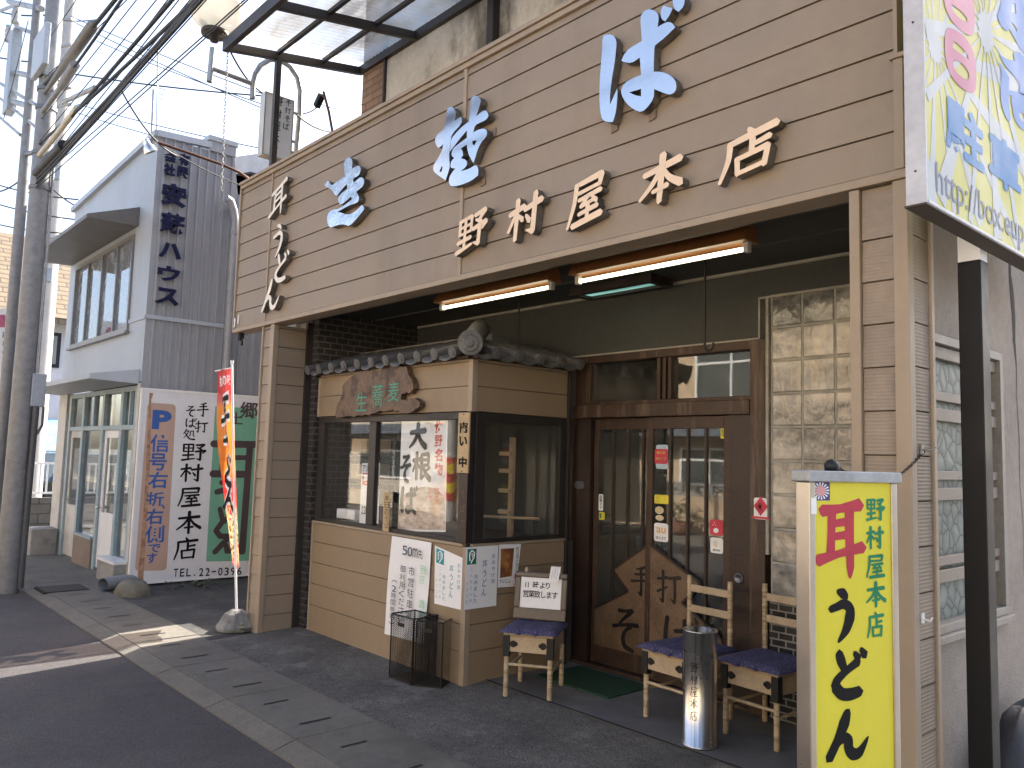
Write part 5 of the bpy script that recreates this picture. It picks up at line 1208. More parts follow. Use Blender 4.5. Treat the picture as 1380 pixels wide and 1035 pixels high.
def flag_mat():
    M, nt, b = nodes("banner_cloth"); sp = nt.nodes.new("ShaderNodeSeparateXYZ"); nt.links.new(coord(nt), sp.inputs[0])
    mr = nt.nodes.new("ShaderNodeMapRange"); mr.inputs[1].default_value = .5; mr.inputs[2].default_value = 2.3; nt.links.new(sp.outputs["Z"], mr.inputs[0])
    c = ramp(nt, mr.outputs[0], [(.0, (.62, .03, .03)), (.42, (.66, .03, .03)), (.46, (.85, .22, .02)), (.80, (.85, .24, .02)), (.84, (.62, .03, .03)), (1., (.62, .03, .03))])
    n = noise(nt, coord(nt), 22, 3); f = ramp(nt, mr.outputs[0], [(.0, (0, 0, 0)), (.05, (1, 1, 1)), (.25, (1, 1, 1)), (.32, (0, 0, 0))])
    food = ramp(nt, n, [(.42, (.62, .03, .03)), (.46, (.8, .75, .6)), (.55, (.75, .35, .05)), (.6, (.03, .06, .02))])
    nt.links.new(mixc(nt, f, c, food), b.inputs["Base Color"]); b.inputs["Roughness"].default_value = .7
    tl = nt.nodes.new("ShaderNodeBsdfTranslucent"); tp = nt.nodes.new("ShaderNodeBsdfTransparent"); tp.inputs[0].default_value = (1, .85, .75, 1)
    nt.links.new(b.inputs["Base Color"].links[0].from_socket, tl.inputs[0]); m1 = nt.nodes.new("ShaderNodeMixShader"); m1.inputs[0].default_value = .45; m2 = nt.nodes.new("ShaderNodeMixShader"); m2.inputs[0].default_value = .3
    nt.links.new(b.outputs[0], m1.inputs[1]); nt.links.new(tl.outputs[0], m1.inputs[2]); nt.links.new(m1.outputs[0], m2.inputs[1]); nt.links.new(tp.outputs[0], m2.inputs[2]); nt.links.new(m2.outputs[0], nt.nodes["Material Output"].inputs[0]); return M
m_flag = flag_mat(); flag_mesh(None, m_flag, "cloth", fl, 0, 1, 0, 1, 0)
g = MB(); gw = MB()
class FlagFrame:
    n = Vector((0, -1, 0))
    def p(s, a, b, d=0): return flag_p(a, b) + Vector((0, -d, 0))
ff = FlagFrame()
for i, (ch, c0, hh) in enumerate((('耳', .22, .15), ('う', .38, .13), ('ど', .52, .13), ('ん', .65, .12))):
    brush(gw, ff, ch, .5, 0, .62, hh, d=.006, bold=2.0); brush(g, ff, ch, .5, 0, .62, hh, d=.011, bold=.9)
# the frame maps u -> 1 - s and v -> t, so write them into place by hand
def flag_text(mb, ch, c, w_, h_, d, bold):
    class Fr:
        def p(s, a, b, dd=0): return flag_p(min(1.05, max(-.05, 1 - a)), c - b) + Vector((0, -dd, 0))
    brush(mb, Fr(), ch, .5, 0, w_, h_, d=d, bold=bold)
g = MB(); gw = MB()
for ch, c, hh in (('耳', .23, .17), ('う', .40, .14), ('ど', .54, .14), ('ん', .67, .12)):
    flag_text(gw, ch, c, .62, hh, .006, 2.1); flag_text(g, ch, c, .62, hh, .012, .9)
gw.build("white_outline", m_white, fl); g.build("black_lettering", m_ink, fl)
g = MB()
class Fr2:
    def p(s, a, b, dd=0): return flag_p(min(1.05, max(-.05, 1 - a)), .06 - b) + Vector((0, -dd, 0))
for i, ch in enumerate('郷土の味'): typed(g, Fr2(), ch, .2 + .2 * i, 0, .19, .06, d=.006, bold=.02)
g.build("white_lettering", m_white, fl)
# weeds at the column foot
def leafy(name, label, c, n, r, h, M):
    rnd = random.Random(5); g = MB()
    for i in range(n):
        a = rnd.uniform(0, 6.28); l = rnd.uniform(.5, 1) * h; e = rnd.uniform(.3, 1.1); b = Vector(c) + Vector((math.cos(a), math.sin(a), 0)) * rnd.uniform(0, r)
        d = Vector((math.cos(a) * math.cos(e), math.sin(a) * math.cos(e), math.sin(e))); sd = d.cross(Vector((0, 0, 1))).normalized() * l * .2
        g.add([b, b + d * l * .5 + sd, b + d * l - Vector((0, 0, l * .15)), b + d * l * .5 - sd], [(0, 1, 2, 3)])
    return tag(g.build(name, M, loc=c), label, "plant")
leafy("weed", "pale green weed sprouting between the flag foot and the left column", (-6.79, 3.04, 0), 26, .04, .13, mat("weed_leaf", (.22, .30, .07), .5, var=.4, scale=30))
WD = leafy("weed", "low dark weeds along the bottom edge of the billboard", (-9.3, 3.6, 0), 60, .35, .08, mat("weed_leaf_dark", (.05, .07, .03), .6, var=.4, scale=30)); WD['kind'] = 'stuff' 
rock("rubble_stone", "broken concrete lump behind the flag foot", (-7.05, 3.35, 0), .12, .1, .18, m_conc)
# ================================================================== FURNITURE BY THE DOOR
def cushion_mat():
    M, nt, b = nodes("navy_dotted_cotton"); tc = nt.nodes.new("ShaderNodeTexCoord"); vo = nt.nodes.new("ShaderNodeTexVoronoi"); vo.inputs["Scale"].default_value = 110
    nt.links.new(tc.outputs["Object"], vo.inputs["Vector"])
    c = ramp(nt, vo.outputs["Distance"], [(.18, (.32, .32, .40)), (.27, (.052, .050, .115))]); nt.links.new(c, b.inputs["Base Color"]); b.inputs["Roughness"].default_value = .9; return M
m_cush = cushion_mat()
def stool(label, fl_, yaw, w_, d_, back, hseat=.40, htop=.80):
    """stool built in its own axes: front at y=0, width along x"""
    t = thing("bamboo_chair", label, "chair", (0, 0, 0), "bamboo legged chairs by the door")
    x0, x1, y0, y1 = 0, w_, 0, d_
    for (x, y) in ((x0, y0), (x1, y0), (x0, y1), (x1, y1)):
        g = MB(); z1 = (htop if back and y == y1 else hseat - .13); hh = z1
        zs = [0]; 
        while zs[-1] < hh - .09: zs += [zs[-1] + .075, zs[-1] + .08, zs[-1] + .085]
        pts = [(x, y, z) for z in zs if z < hh - .01] + [(x, y, hh)]; rr = [.0165 + (.0025 if i % 3 == 2 else 0) for i in range(len(pts))]
        g.tube(pts, rr, 10); g.build("leg" if not (back and y == y1) else "back_post", m_rope, t)
    g = MB(); zt = hseat
    g.box(x0 + .02, x1 - .02, y0 - .012, y0 + .012, zt - .12, zt - .02); g.box(x0 + .02, x1 - .02, y1 - .012, y1 + .012, zt - .12, zt - .02); g.box(x0 - .012, x0 + .012, y0 + .013, y1 - .013, zt - .12, zt - .02); g.box(x1 - .012, x1 + .012, y0 + .013, y1 - .013, zt - .12, zt - .02)
    g.box(x0 - .02, x1 + .02, y0 - .02, y1 + .0 if back else y1 + .02, zt - .018, zt)
    g.build("seat_frame", m_seatwood, t, bevel=.004)
    for x in (x0, x1):
        g = MB(); g.box(x - .022, x + .022, y0 - .022, y0 + .022, zt - .15, zt - .019)
        s = 1 if x == x0 else -1
        for k, (a, r) in enumerate(((.045, .022), (.062, .013))): g.tube([(x + s * a, y0 - .0145, zt - .07), (x + s * a, y0 - .0165, zt - .07)], r, 12)
        g.build("corner_iron", m_iron, t, bevel=.002)
    for (a, b) in (((x0, y0, .20), (x1, y0, .20)), ((x0, y0, .165), (x0, y1, .165)), ((x1, y0, .165), (x1, y1, .165))):
        g = MB(); g.tube([a, b], .010, 8); g.build("stretcher", m_rope, t)
    if back:
        for z in (htop - .075, htop - .20):
            g = MB(); g.box(x0 + .012, x1 - .012, y1 - .008, y1 + .008, z - .022, z + .022); g.build("back_slat", m_seatwood, t, bevel=.004)
    t.location = (*fl_, FLZ); t.rotation_euler = (0, 0, R(yaw)); return t
def cushion(label, fl_, yaw, w_, d_, hseat):
    g = MB(); N = 14; vs = []
    for j in range(N + 1):
        for i in range(N + 1):
            u, v = i / N, j / N; e = min(u, 1 - u, v, 1 - v); z = .008 + .022 * min(1, e / .12) ** .5 - .008 * (abs(u - .33) < .04) - .008 * (abs(u - .66) < .04)
            vs.append((-.045 + (w_ + .09) * u, -.05 + (d_ + .06) * v, z - .006 * (e == 0)))
    n0 = (N + 1) ** 2
    vs += [(p[0], p[1], .001) for p in vs]
    fs = [(j * (N + 1) + i, j * (N + 1) + i + 1, (j + 1) * (N + 1) + i + 1, (j + 1) * (N + 1) + i) for j in range(N) for i in range(N)]
    rim = [i for i in range(N + 1)] + [j * (N + 1) + N for j in range(1, N + 1)] + [N * (N + 1) + i for i in range(N - 1, -1, -1)] + [j * (N + 1) for j in range(N - 1, 0, -1)]
    fs2 = [(rim[k], n0 + rim[k], n0 + rim[(k + 1) % len(rim)], rim[(k + 1) % len(rim)]) for k in range(len(rim))]
    g.add(vs, fs + fs2 + [tuple(n0 + r for r in rim[::-1])], True)
    o = g.build("seat_cushion", m_cush); tag(o, label, "cushion", "navy cushions on the chairs"); o.location = (*fl_, FLZ + hseat + .001); o.rotation_euler = (0, 0, R(yaw)); return o
CH = [((-3.945, 3.545), 33, .285, .37), ((-3.14, 3.95), -4, .31, .39), ((-2.675, 4.08), -4, .33, .37)]
stool("low bamboo-legged stool carrying the notice board by the display bay", *CH[0], False, .40)
stool("ladder-backed bamboo chair behind the steel ashtray", *CH[1], True, .40)
stool("ladder-backed bamboo chair beside the yellow sign", *CH[2], True, .40)
cushion("flat navy cushion under the notice board", *CH[0], .40); cushion("navy dotted cushion on the chair behind the ashtray", *CH[1], .40); cushion("navy dotted cushion on the chair by the yellow sign", *CH[2], .40)
# notice board standing on the stool
nbd = thing("notice_board", "brown framed white board with handwritten opening time on the stool", "board", (0, 0, 0))
W_, Hh = .36, .31
fr = Frame((0, 0, 0), (1, 0, 0), (0, -.0, 1)); fr = Frame((0, 0, 0), (1, 0, 0), (0, .17, 1))
g = MB(); tt = .04
slab(g, fr, 0, W_, 0, .075, -.015, .012); slab(g, fr, 0, W_, Hh - .035, Hh, -.015, .012); slab(g, fr, 0, tt, .0755, Hh - .0355, -.015, .012); slab(g, fr, W_ - tt, W_, .0755, Hh - .0355, -.015, .012)
g.build("frame", m_brownplastic, nbd, bevel=.008)
g = MB(); slab(g, fr, tt, W_ - tt, .0755, Hh - .0355, -.01, .002); g.build("white_sheet", m_paper, nbd)
g = MB()
for i, ch in enumerate('11時より'): typed(g, fr, ch, .085 + [0, .018, .058, .105, .142][i], .225, .044, .046, d=.004, bold=.012)
for i, ch in enumerate('営業致します'): typed(g, fr, ch, .078 + .040 * i, .165, .043, .048, d=.004, bold=.012)
g.build("lettering", m_ink, nbd)
for x in (.07, .30):
    g = MB(); g.tube([fr.p(x, Hh, -.02), fr.p(x, Hh + .03, -.02)], [.016, .012], 10); g.build("peg_knob", m_seatwood, nbd)
g = MB(); c = fr.p(.265, Hh - .01, .016)
for k, x in enumerate((.245, .262, .279, .296)):
    g.add([fr.p(x, Hh + .045, .014), fr.p(x + .015, Hh + .045, .014), fr.p(x + .013, Hh - .0, .03), fr.p(x - .002, Hh - .0, .03), fr.p(x + .002, Hh - .065, .018 + .004 * k), fr.p(x - .012, Hh - .065, .018 + .004 * k)], [(0, 3, 2, 1), (3, 5, 4, 2)])
g.build("paper_tags", m_paper, nbd)
a = R(33); ux, uy = Vector((math.cos(a), math.sin(a), 0)), Vector((-math.sin(a), math.cos(a), 0))
p = Vector((-3.945, 3.545, 0)) + ux * (-.035) + uy * .27; nbd.location = (p.x, p.y, FLZ + .40 + .034); nbd.rotation_euler = (0, 0, a)
# wire mesh baskets
m_wire = mat("black_wire", (.012, .012, .013), .4, .4)
def basket(label, c, yaw, w_, d_, h_):
    t = thing("wire_basket", label, "basket", (0, 0, 0), "black wire mesh bins by the bay")
    g = MB(); P = [(0, 0), (w_, 0), (w_, d_), (0, d_)]
    for i in range(4):
        a, b = Vector((*P[i], 0)), Vector((*P[(i + 1) % 4], 0)); L = (b - a).length; n = int(L / .014)
        up = Vector((0, 0, h_))
        m_ = int(h_ / .014)
        for k in range(-m_, n + 1):                            # diagonal mesh
            for s in (1, -1):
                x0 = k * .014; pts = []
                u0, v0, u1, v1 = x0, 0, x0 + h_, h_
                if u0 < 0: v0 = -u0; u0 = 0
                if u1 > L: v1 -= (u1 - L); u1 = L
                if v1 <= v0 + .004: continue
                A = lambda u, v: a + (b - a) * ((u if s > 0 else L - u) / L) + Vector((0, 0, v))
                p, q = A(u0, v0), A(u1, v1); nn = (b - a).cross(up).normalized(); tdir = (q - p).normalized(); sd = nn.cross(tdir) * .0012; off = nn * .0006 * s
                g.add([p - sd + off, q - sd + off, q + sd + off, p + sd + off], [(0, 1, 2, 3)])
    g.build("mesh", m_wire, t)
    g = MB()
    for z in (0.004, h_):
        for i in range(4): g.tube([(*P[i], z), (*P[(i + 1) % 4], z)], .005, 6)
    for q in P: g.tube([(*q, 0.004), (*q, h_)], .0045, 6)
    g.build("rim", m_wire, t)
    g = MB(); g.box(.004, w_ - .004, .004, d_ - .004, .003, .008); g.build("base", m_wire, t)
    g = MB(); g.box(w_ * .32, w_ * .62, -.006, -.003, h_ - .07, h_ - .045); g.build("handle_slot", m_iron, t)
    t.location = (c[0], c[1], c[2]); t.rotation_euler = (0, 0, R(yaw)); return t
basket("black wire mesh bin in front of the handwritten notice", (-4.79, 3.225, .02), 2, .25, .20, .43)
basket("black wire mesh bin nearest the bay corner", (-4.52, 3.245, .022), 32, .19, .24, .42)
# ashtray
ax, ay = -2.655, 3.80
t = thing("ashtray_stand", "tall stainless steel cylinder ashtray with black vertical writing", "ashtray", (ax, ay, FLZ))
g = MB(); g.lathe([(.0, .002), (.094, .002), (.096, .006), (.096, .012), (.090, .014), (.090, .60), (.094, .603), (.094, .607), (.088, .609), (.078, .606), (.07, .56), (.0, .555)], (ax, ay, FLZ), 48); g.build("body", m_stainless, t)
class Cyl:
    def __init__(s, a0, r): s.a0 = a0; s.r = r
    def p(s, a, b, d=0): an = s.a0 + a / s.r; return Vector((ax + math.cos(an) * (s.r + d), ay + math.sin(an) * (s.r + d), FLZ + b))
g = MB(); cyl = Cyl(math.atan2(-ay, -ax) - .35, .0905)
for i, ch in enumerate('野村屋本店'): brush(g, cyl, ch, 0, .42 - .062 * i, .042, .05, d=.0006, bold=.75)
g.build("lettering", m_ink, t)
# door mat
m_matg = ribbed(mat("green_mat", (.010, .048, .026), .85, var=.3, scale=20), 'X', .02, .6, .004)
c = [at_z(px, py, FLZ) for px, py in ((690, 905), (785, 936), (848, 922), (775, 895))]
g = MB(); g.box(-4.16, -3.5, 4.02, 4.46, FLZ + .001, FLZ + .013); tag(g.build("door_mat", m_matg, bevel=.003, loc=(-3.8, 4.24, FLZ)), "dark green ribbed door mat before the sliding doors", "mat")
# ================================================================== STANDING YELLOW SIGN
th = R(-20); tn = Vector((math.sin(-th), math.cos(th), 0)).normalized()
ra = ray(1090, 650); rb_ = ray(1208, 650); WS = .365
# distances along the two sight lines that leave a face WS wide
A_ = Vector((ra.x, ra.y)); B_ = Vector((rb_.x, rb_.y)); det = -B_.x * A_.y + A_.x * B_.y
vx, vy = tn.x * WS, tn.y * WS; ss = (A_.x * vy - A_.y * vx) / det if False else None
den = B_.x * A_.y - B_.y * A_.x; s_b = (vx * A_.y - vy * A_.x) / den
Pr = Vector((B_.x * s_b, B_.y * s_b, 0)); Pl = Pr - tn * WS
fS = Frame((Pl.x, Pl.y, 0), tn, (0, 0, 1)); SD = .06; ZT = at_y(1148, 650, (Pl.y + Pr.y) / 2).z
st = thing("standing_sign", "tall yellow stand sign with red and black brush writing in a steel frame", "sign", ((Pl.x + Pr.x) / 2, (Pl.y + Pr.y) / 2, 0))
g = MB(); fw = .024
slab(g, fS, 0, fw, .05, ZT, -SD, .004); slab(g, fS, WS - fw, WS, .05, ZT, -SD, .004); slab(g, fS, fw, WS - fw, .05, .10, -SD, .004); g.build("frame", m_alu, st, bevel=.004)
g = MB(); slab(g, fS, -.012, WS + .012, ZT, ZT + .035, -SD - .008, .012); g.build("top_cap", m_galv, st, bevel=.004)
m_yface = mat("yellow_acrylic", (.66, .60, .05), .35, var=.03, spec=.3)
g = MB(); slab(g, fS, fw, WS - fw, .10, ZT, -.012, -.004); slab(g, fS, fw, WS - fw, .10, ZT, -SD + .002, -SD + .01); g.build("face", m_yface, st)
g = MB()
for u in (.06, WS - .06): slab(g, fS, u - .02, u + .02, 0, .05, -SD - .12, .10)
g.build("foot", m_galv, st, bevel=.003)
B6 = lambda b: (1040 + .401 * b[0], 620 + .401 * b[1], 1040 + .401 * b[2], 620 + .401 * b[3])
g = MB(); put(g, fS, '耳', B6((150, 128, 316, 408)), d=-.003, bold=1.85); g.build("red_lettering", mat("crimson_paint", (.42, .025, .05), .4), st)
g = MB()
for ch, b in (('う', (184, 430, 290, 618)), ('ど', (184, 638, 320, 802)), ('ん', (178, 838, 334, 1008))): put(g, fS, ch, B6(b), d=-.003, bold=2.1)
g.build("black_lettering", m_ink, st)
g = MB()
for ch, b in (('野', (316, 126, 380, 208)), ('村', (316, 220, 378, 302)), ('屋', (316, 315, 380, 398)), ('本', (316, 408, 384, 496)), ('店', (320, 508, 380, 600))): put(g, fS, ch, B6(b), d=-.003, bold=1.6)
g.build("green_lettering", mat("green_paint", (.0, .20, .085), .4), st)
g = MB(); cu, cv, ww, hh = pxbox(fS, *B6((135, 72, 198, 136)), d=0); rect(g, fS, cu - ww / 2, cu + ww / 2, cv - hh / 2, cv + hh / 2, -.003); g.build("sticker", mat("violet_sticker", (.05, .03, .16), .4), st)
g = MB()
for k in range(16):
    a0, a1 = 2 * math.pi * k / 16, 2 * math.pi * (k + .5) / 16; q = lambda a, r: fS.p(cu + ww * .46 * r * math.cos(a), cv + hh * .46 * r * math.sin(a), -.0022)
    g.quad(q(a0, .6), q(a0, 1), q(a1, 1), q(a1, .6))
g.build("sticker_rays", m_paper, st)
g = MB(); pts = [(cu + ww * .27 * math.cos(2 * math.pi * k / 20), cv + hh * .27 * math.sin(2 * math.pi * k / 20)) for k in range(20)]; flat(g, fS, poly_glyph([pts]), lambda x, y: (x, y), -.0021); g.build("sticker_disc", mat("pink_disc", (.6, .3, .3), .5), st)
g = MB(); P = fS.p(.008, ZT - .05, .0045); rect(g, fS, .004, .026, ZT - .10, ZT - .05, .0048); g.build("frame_label", m_paper, st)
g = MB(); c = fS.p(.13, ZT + .035, -.04); g.lathe([(.0, 0), (.022, 0), (.024, .02), (.014, .034), (0, .038)], c, 14); g.build("knob", m_iron, st)
# chain from the sign to the column
g = MB(); a = Vector(c) + Vector((0, 0, .025)); b = Vector((-1.238, 3.2, 1.615)); N = 44
def link(g, p, t, k, L=.02, r=.0022):
    t = t.normalized(); u = t.cross(Vector((0, 0, 1)) if abs(t.z) < .9 else Vector((1, 0, 0))).normalized(); v = t.cross(u); s = u if k % 2 else v
    pts = [p + t * (math.cos(q) * L * .62) + s * (math.sin(q) * L * .34) for q in [2 * math.pi * i / 10 for i in range(11)]]; g.tube(pts, r, 5, cap=False)
pr = None
for k in range(N + 1):
    s = k / N; p = a.lerp(b, s) - Vector((0, 0, .09 * math.sin(math.pi * s) ** 1))
    if pr is not None: link(g, (p + pr) / 2, p - pr, k, (p - pr).length * .95)
    pr = p
tag(g.build("thin_chain", mat("rusty_chain", (.06, .05, .04), .6, .5), loc=tuple(b)), "thin dark chain tying the yellow stand sign to the column", "chain")
g = MB(); g.box(-1.243, -1.236, 3.17, 3.19, 1.60, 1.64); g.tube([(-1.24, 3.18, 1.62), (-1.20, 3.18, 1.62), (-1.19, 3.18, 1.635)], .004, 6); g.build("chain_hook", m_galv, shop)
g = MB(); g.box(-1.244, -1.238, 3.155, 3.175, .985, 1.02); g.tube([(-1.24, 3.165, 1.0), (-1.215, 3.17, .995), (-1.21, 3.175, 1.01)], .004, 6); g.build("wall_hook", m_white, shop)
# ================================================================== PROJECTING PARKING SIGN
XS = -1.0; fP2 = FX(XS)
YS0, YS1, ZS0, ZS1 = 2.632, 4.25, 2.392, 3.75
pk = thing("parking_sign", "big white-framed yellow parking sign with blue and pink print on a black post", "sign", (XS - .03, 3.0, 0))
g = MB(); slab(g, fP2, YS0, YS0 + .012, ZS0, ZS1, -.062, .002); slab(g, fP2, YS0 + .0125, YS1, ZS0, ZS0 + .012, -.062, .004); slab(g, fP2, YS0 + .0125, YS1, ZS1 - .02, ZS1, -.062, .004); slab(g, fP2, YS1, YS1 + .012, ZS0, ZS1, -.062, .004)
g.build("frame", mat("grey_white_frame", (.48, .50, .54), .5, spec=.2), pk, bevel=.002)
g = MB(); slab(g, fP2, YS0 + .012, YS1, ZS0 - .006, ZS0 - .0005, -.066, .003); slab(g, fP2, YS0 - .002, YS0 + .012, ZS0 - .006, ZS0 - .0005, -.066, .003); g.build("rusty_bottom", mat("rusty_dark", (.06, .045, .035), .7, var=.4, scale=30), pk)
m_film = mat("white_blue_film", (.40, .44, .46), .5, var=.03, spec=.15); m_filmy = mat("pale_yellow_film", (.47, .46, .13), .5, var=.04, spec=.15)
g = MB(); slab(g, fP2, YS0 + .0125, YS1 - .001, ZS0 + .0125, ZS1 - .021, -.058, -.002); g.build("panel", m_filmy, pk)
Z7 = lambda x, y: on(fP2, 1220 + .1739 * x, .1739 * y)
Z8 = lambda x, y: on(fP2, 1220 + .1739 * x, 160 + .1739 * y)
g = MB()
u0, u1, v0, v1 = YS0 + .014, YS1 - .01, ZS0 + .014, ZS1 - .03
c1, c2 = Z7(235, 360), Z7(625, 245)
def ray_quad(c, a0, a1, r1):
    lim = r1
    for a in (a0, a1):
        ca, sa = math.cos(a), math.sin(a)
        if ca > 1e-6: lim = min(lim, (u1 - c[0]) / ca)
        if ca < -1e-6: lim = min(lim, (u0 - c[0]) / ca)
        if sa > 1e-6: lim = min(lim, (v1 - c[1]) / sa)
        if sa < -1e-6: lim = min(lim, (v0 - c[1]) / sa)
    return [c, (c[0] + lim * math.cos(a0), c[1] + lim * math.sin(a0)), (c[0] + lim * math.cos(a1), c[1] + lim * math.sin(a1))]
kk = 0
for c, n_, r_ in ((c1, 17, 1.0), (c2, 19, 1.2)):
    for i in range(n_):
        a0 = 2 * math.pi * i / n_ + .13; kk += 1
        g.add([fP2.p(a, b, -.0018 + .00003 * kk) for a, b in ray_quad(c, a0, a0 + (.06 if i % 2 else .11), r_)], [(0, 1, 2)])
    kk += 1; rad = .05 if c is c1 else .07
    g.add([fP2.p(c[0] + rad * (1 + .35 * (i % 2)) * math.cos(2 * math.pi * i / 26), c[1] + rad * (1 + .35 * (i % 2)) * math.sin(2 * math.pi * i / 26), -.0018 + .00003 * kk) for i in range(26)], [tuple(range(26))])
kk += 1; q = [Z8(*p) for p in ((163, 250), (235, 470), (250, 690), (164, 640))]; q = [(min(u1, max(u0, a)), max(v0, b)) for a, b in q]; g.add([fP2.p(a, b, -.0018 + .00003 * kk) for a, b in q], [(3, 2, 1, 0)])
g.build("white_rays", m_film, pk)
def film(name, M, loops, Z, d, it=2):
    g = MB(); flat(g, fP2, poly_glyph([smooth_loop([Z(*p) for p in lp], it) for lp in loops]), lambda x, y: (x, y), d - .0006); return g.build(name, M, pk)
m_pinkf = mat("pink_film", (.44, .15, .24), .5, var=.03, spec=.15); m_bluef = mat("mid_blue_film", (.07, .20, .48), .5, var=.03, spec=.15); m_cyan = mat("cyan_film", (.008, .16, .40), .5, var=.03, spec=.15)
film("pink_lettering", m_pinkf, [[(345, 212), (400, 235), (470, 290), (520, 370), (545, 470), (548, 500), (552, 620), (548, 700), (525, 725), (460, 700), (390, 640), (340, 560), (315, 470), (305, 360), (308, 260), (322, 220)], [(368, 325), (385, 322), (440, 370), (485, 425), (490, 460), (440, 425), (370, 372)], [(385, 465), (410, 470), (465, 515), (495, 570), (494, 618), (460, 612), (405, 570), (375, 520), (372, 480)]], Z7, .0005)
film("pink_lettering", m_pinkf, [[(345, -280), (400, -260), (470, -200), (520, -90), (538, 50), (540, 200), (530, 265), (510, 280), (450, 255), (380, 190), (330, 110), (300, 20), (296, -120), (308, -240)], [(355, 40), (370, 38), (440, 90), (482, 145), (478, 172), (430, 150), (375, 95)], [(368, -170), (385, -165), (455, -100), (485, -30), (480, 15), (420, -35), (366, -100)]], Z7, .0005)
film("blue_lettering", m_bluef, [[(770, -160), (735, 60), (715, 120), (735, 190), (780, 240), (806, 238), (806, 222), (850, 300), (900, 395), (990, 480), (1100, 500), (1100, -160)], [(825, 20), (855, 30), (860, 105), (825, 95)], [(818, 165), (860, 210), (868, 250), (835, 205)]], Z7, .0005, 1)
film("blue_lettering", m_bluef, [[(730, 422), (790, 460), (850, 470), (838, 420), (860, 395), (905, 412), (960, 500), (980, 760), (920, 740), (882, 720), (892, 645), (842, 582), (772, 512)]], Z7, .0005, 1)
film("blue_lettering", m_bluef, [[(728, 475), (760, 520), (806, 600), (804, 697), (880, 715), (940, 735), (1000, 900), (960, 1030), (900, 1000), (860, 950), (838, 890), (832, 830), (820, 780), (826, 740), (803, 735), (802, 800), (818, 930), (805, 945), (780, 910), (750, 830), (735, 720), (748, 560)], [(880, 872), (920, 880), (930, 950), (892, 930)]], Z7, .0005, 1)
g = MB()
def boxof(Z, pts): q = [Z(*p) for p in pts]; us = [p[0] for p in q]; vs = [p[1] for p in q]; return (min(us) + max(us)) / 2, (min(vs) + max(vs)) / 2, max(us) - min(us), max(vs) - min(vs)
a = Z7(305, 700); b = Z8(620, 440); c = Z7(640, 950)
wch = b[0] - a[0]; hch = a[1] - b[1]
for ch, uc in (('駐', (a[0] + b[0]) / 2), ('車', c[0] + wch * .5), ('場', c[0] + wch * 1.6)):
    for k, (du, dv) in enumerate(((0, 0), (.008, 0), (-.008, 0), (0, .007), (0, -.007))): typed(g, fP2, ch, uc + du, (a[1] + b[1]) / 2 + dv, wch * .95, hch * .95, d=-.0004 + .00015 * k, bold=.015, fit=True)
g.build("cyan_lettering", m_cyan, pk)
g = MB(); a = Z8(231, 555); e = Z8(745, 805); hgt = Z8(231, 325)[1] - a[1]
g2 = bpy.data.curves.new("tmp", 'FONT'); g2.body = 'http://box.eup'; g2.size = 1; g2.resolution_u = 3; g2.dimensions = '2D'; g2.fill_mode = 'FRONT'; gg = curve_mesh(g2)
g3 = bpy.data.curves.new("tmp", 'FONT'); g3.body = 'http://box'; g3.size = 1; g3.dimensions = '2D'; g3.fill_mode = 'FRONT'; g3 = curve_mesh(g3)
sx = (e[0] - a[0]) / max(p[0] for p in g3[0]); hy = max(p[1] for p in font_glyph('h', 0)[0]); flat(g, fP2, gg, lambda x, y: (a[0] + x * sx, a[1] + y * hgt / hy), .0005)
g.build("grey_lettering", mat("grey_film", (.13, .16, .23), .5, spec=.15), pk)
g = MB(); 
for z in (2.5, 3.0, 3.5): g.tube([(XS - .03, YS0 - .001, z), (XS - .03, YS0 - .003, z)], .004, 8)
g.build("rivets", m_steel_dk, pk)
pa = at_x(1297, 500, XS - .035); px0 = -1.148; PS = .082
g = MB(); py0 = at_x(1325, 500, px0 + PS).y; g.box(px0, px0 + PS, py0, py0 + PS, -.05, 2.345); g.build("post", m_black, pk, bevel=.004)
g = MB(); g.box(px0 + .002, px0 + PS - .002, py0 + .002, py0 + PS - .002, 2.346, 3.7); g.build("post_top", m_white, pk)
rock("rubber_ramp", "black wedge-shaped rubber block against the foot of the grey side wall", (-1.13, 3.95, 0), .13, .45, .60, mat("black_rubber", (.02, .02, .022), .6, var=.3, bump=.2), "block")

# ================================================================== ROOFTOP SIGN, GLOBE LAMP, SPOTLIGHT
XR = -7.1; fRo = FX(XR)
rs = thing("rooftop_sign", "small white vertical sign box behind the canopy post on a grey arched pipe", "sign", (XR - .05, 3.3, 4.1))
a = on(fRo, 359, 123); b = on(fRo, 397, 133); c = on(fRo, 390, 218); ur0, ur1, vr0, vr1 = a[0] - .01, b[0], c[1], a[1]
m_bulb_white = mat("sign_acrylic", (.66, .68, .70), .35, var=.04)
g = MB(); slab(g, fRo, ur0 + .012, ur1 - .012, vr0 + .012, vr1 - .012, -.095, -.004); g.build("face", m_bulb_white, rs)
g = MB(); frame_rect(g, fRo, ur0, ur1, vr0, vr1, .0118, -.10, .002); g.build("frame", m_alu, rs)
B7 = lambda b: (250 + .2222 * b[0], .2222 * b[1], 250 + .2222 * b[2], .2222 * b[3])
g = MB()
for ch, b in (('手', (606, 603, 642, 646)), ('打', (600, 652, 640, 692)), ('そ', (597, 700, 638, 742)), ('ば', (590, 746, 630, 788)), ('野', (548, 588, 590, 648)), ('村', (543, 660, 585, 720)), ('屋', (538, 732, 578, 795)), ('本', (530, 808, 570, 870)), ('店', (520, 882, 562, 944))):
    put(g, fRo, ch, B7(b), d=.001, bold=1.15)
g.build("lettering", m_ink, rs)
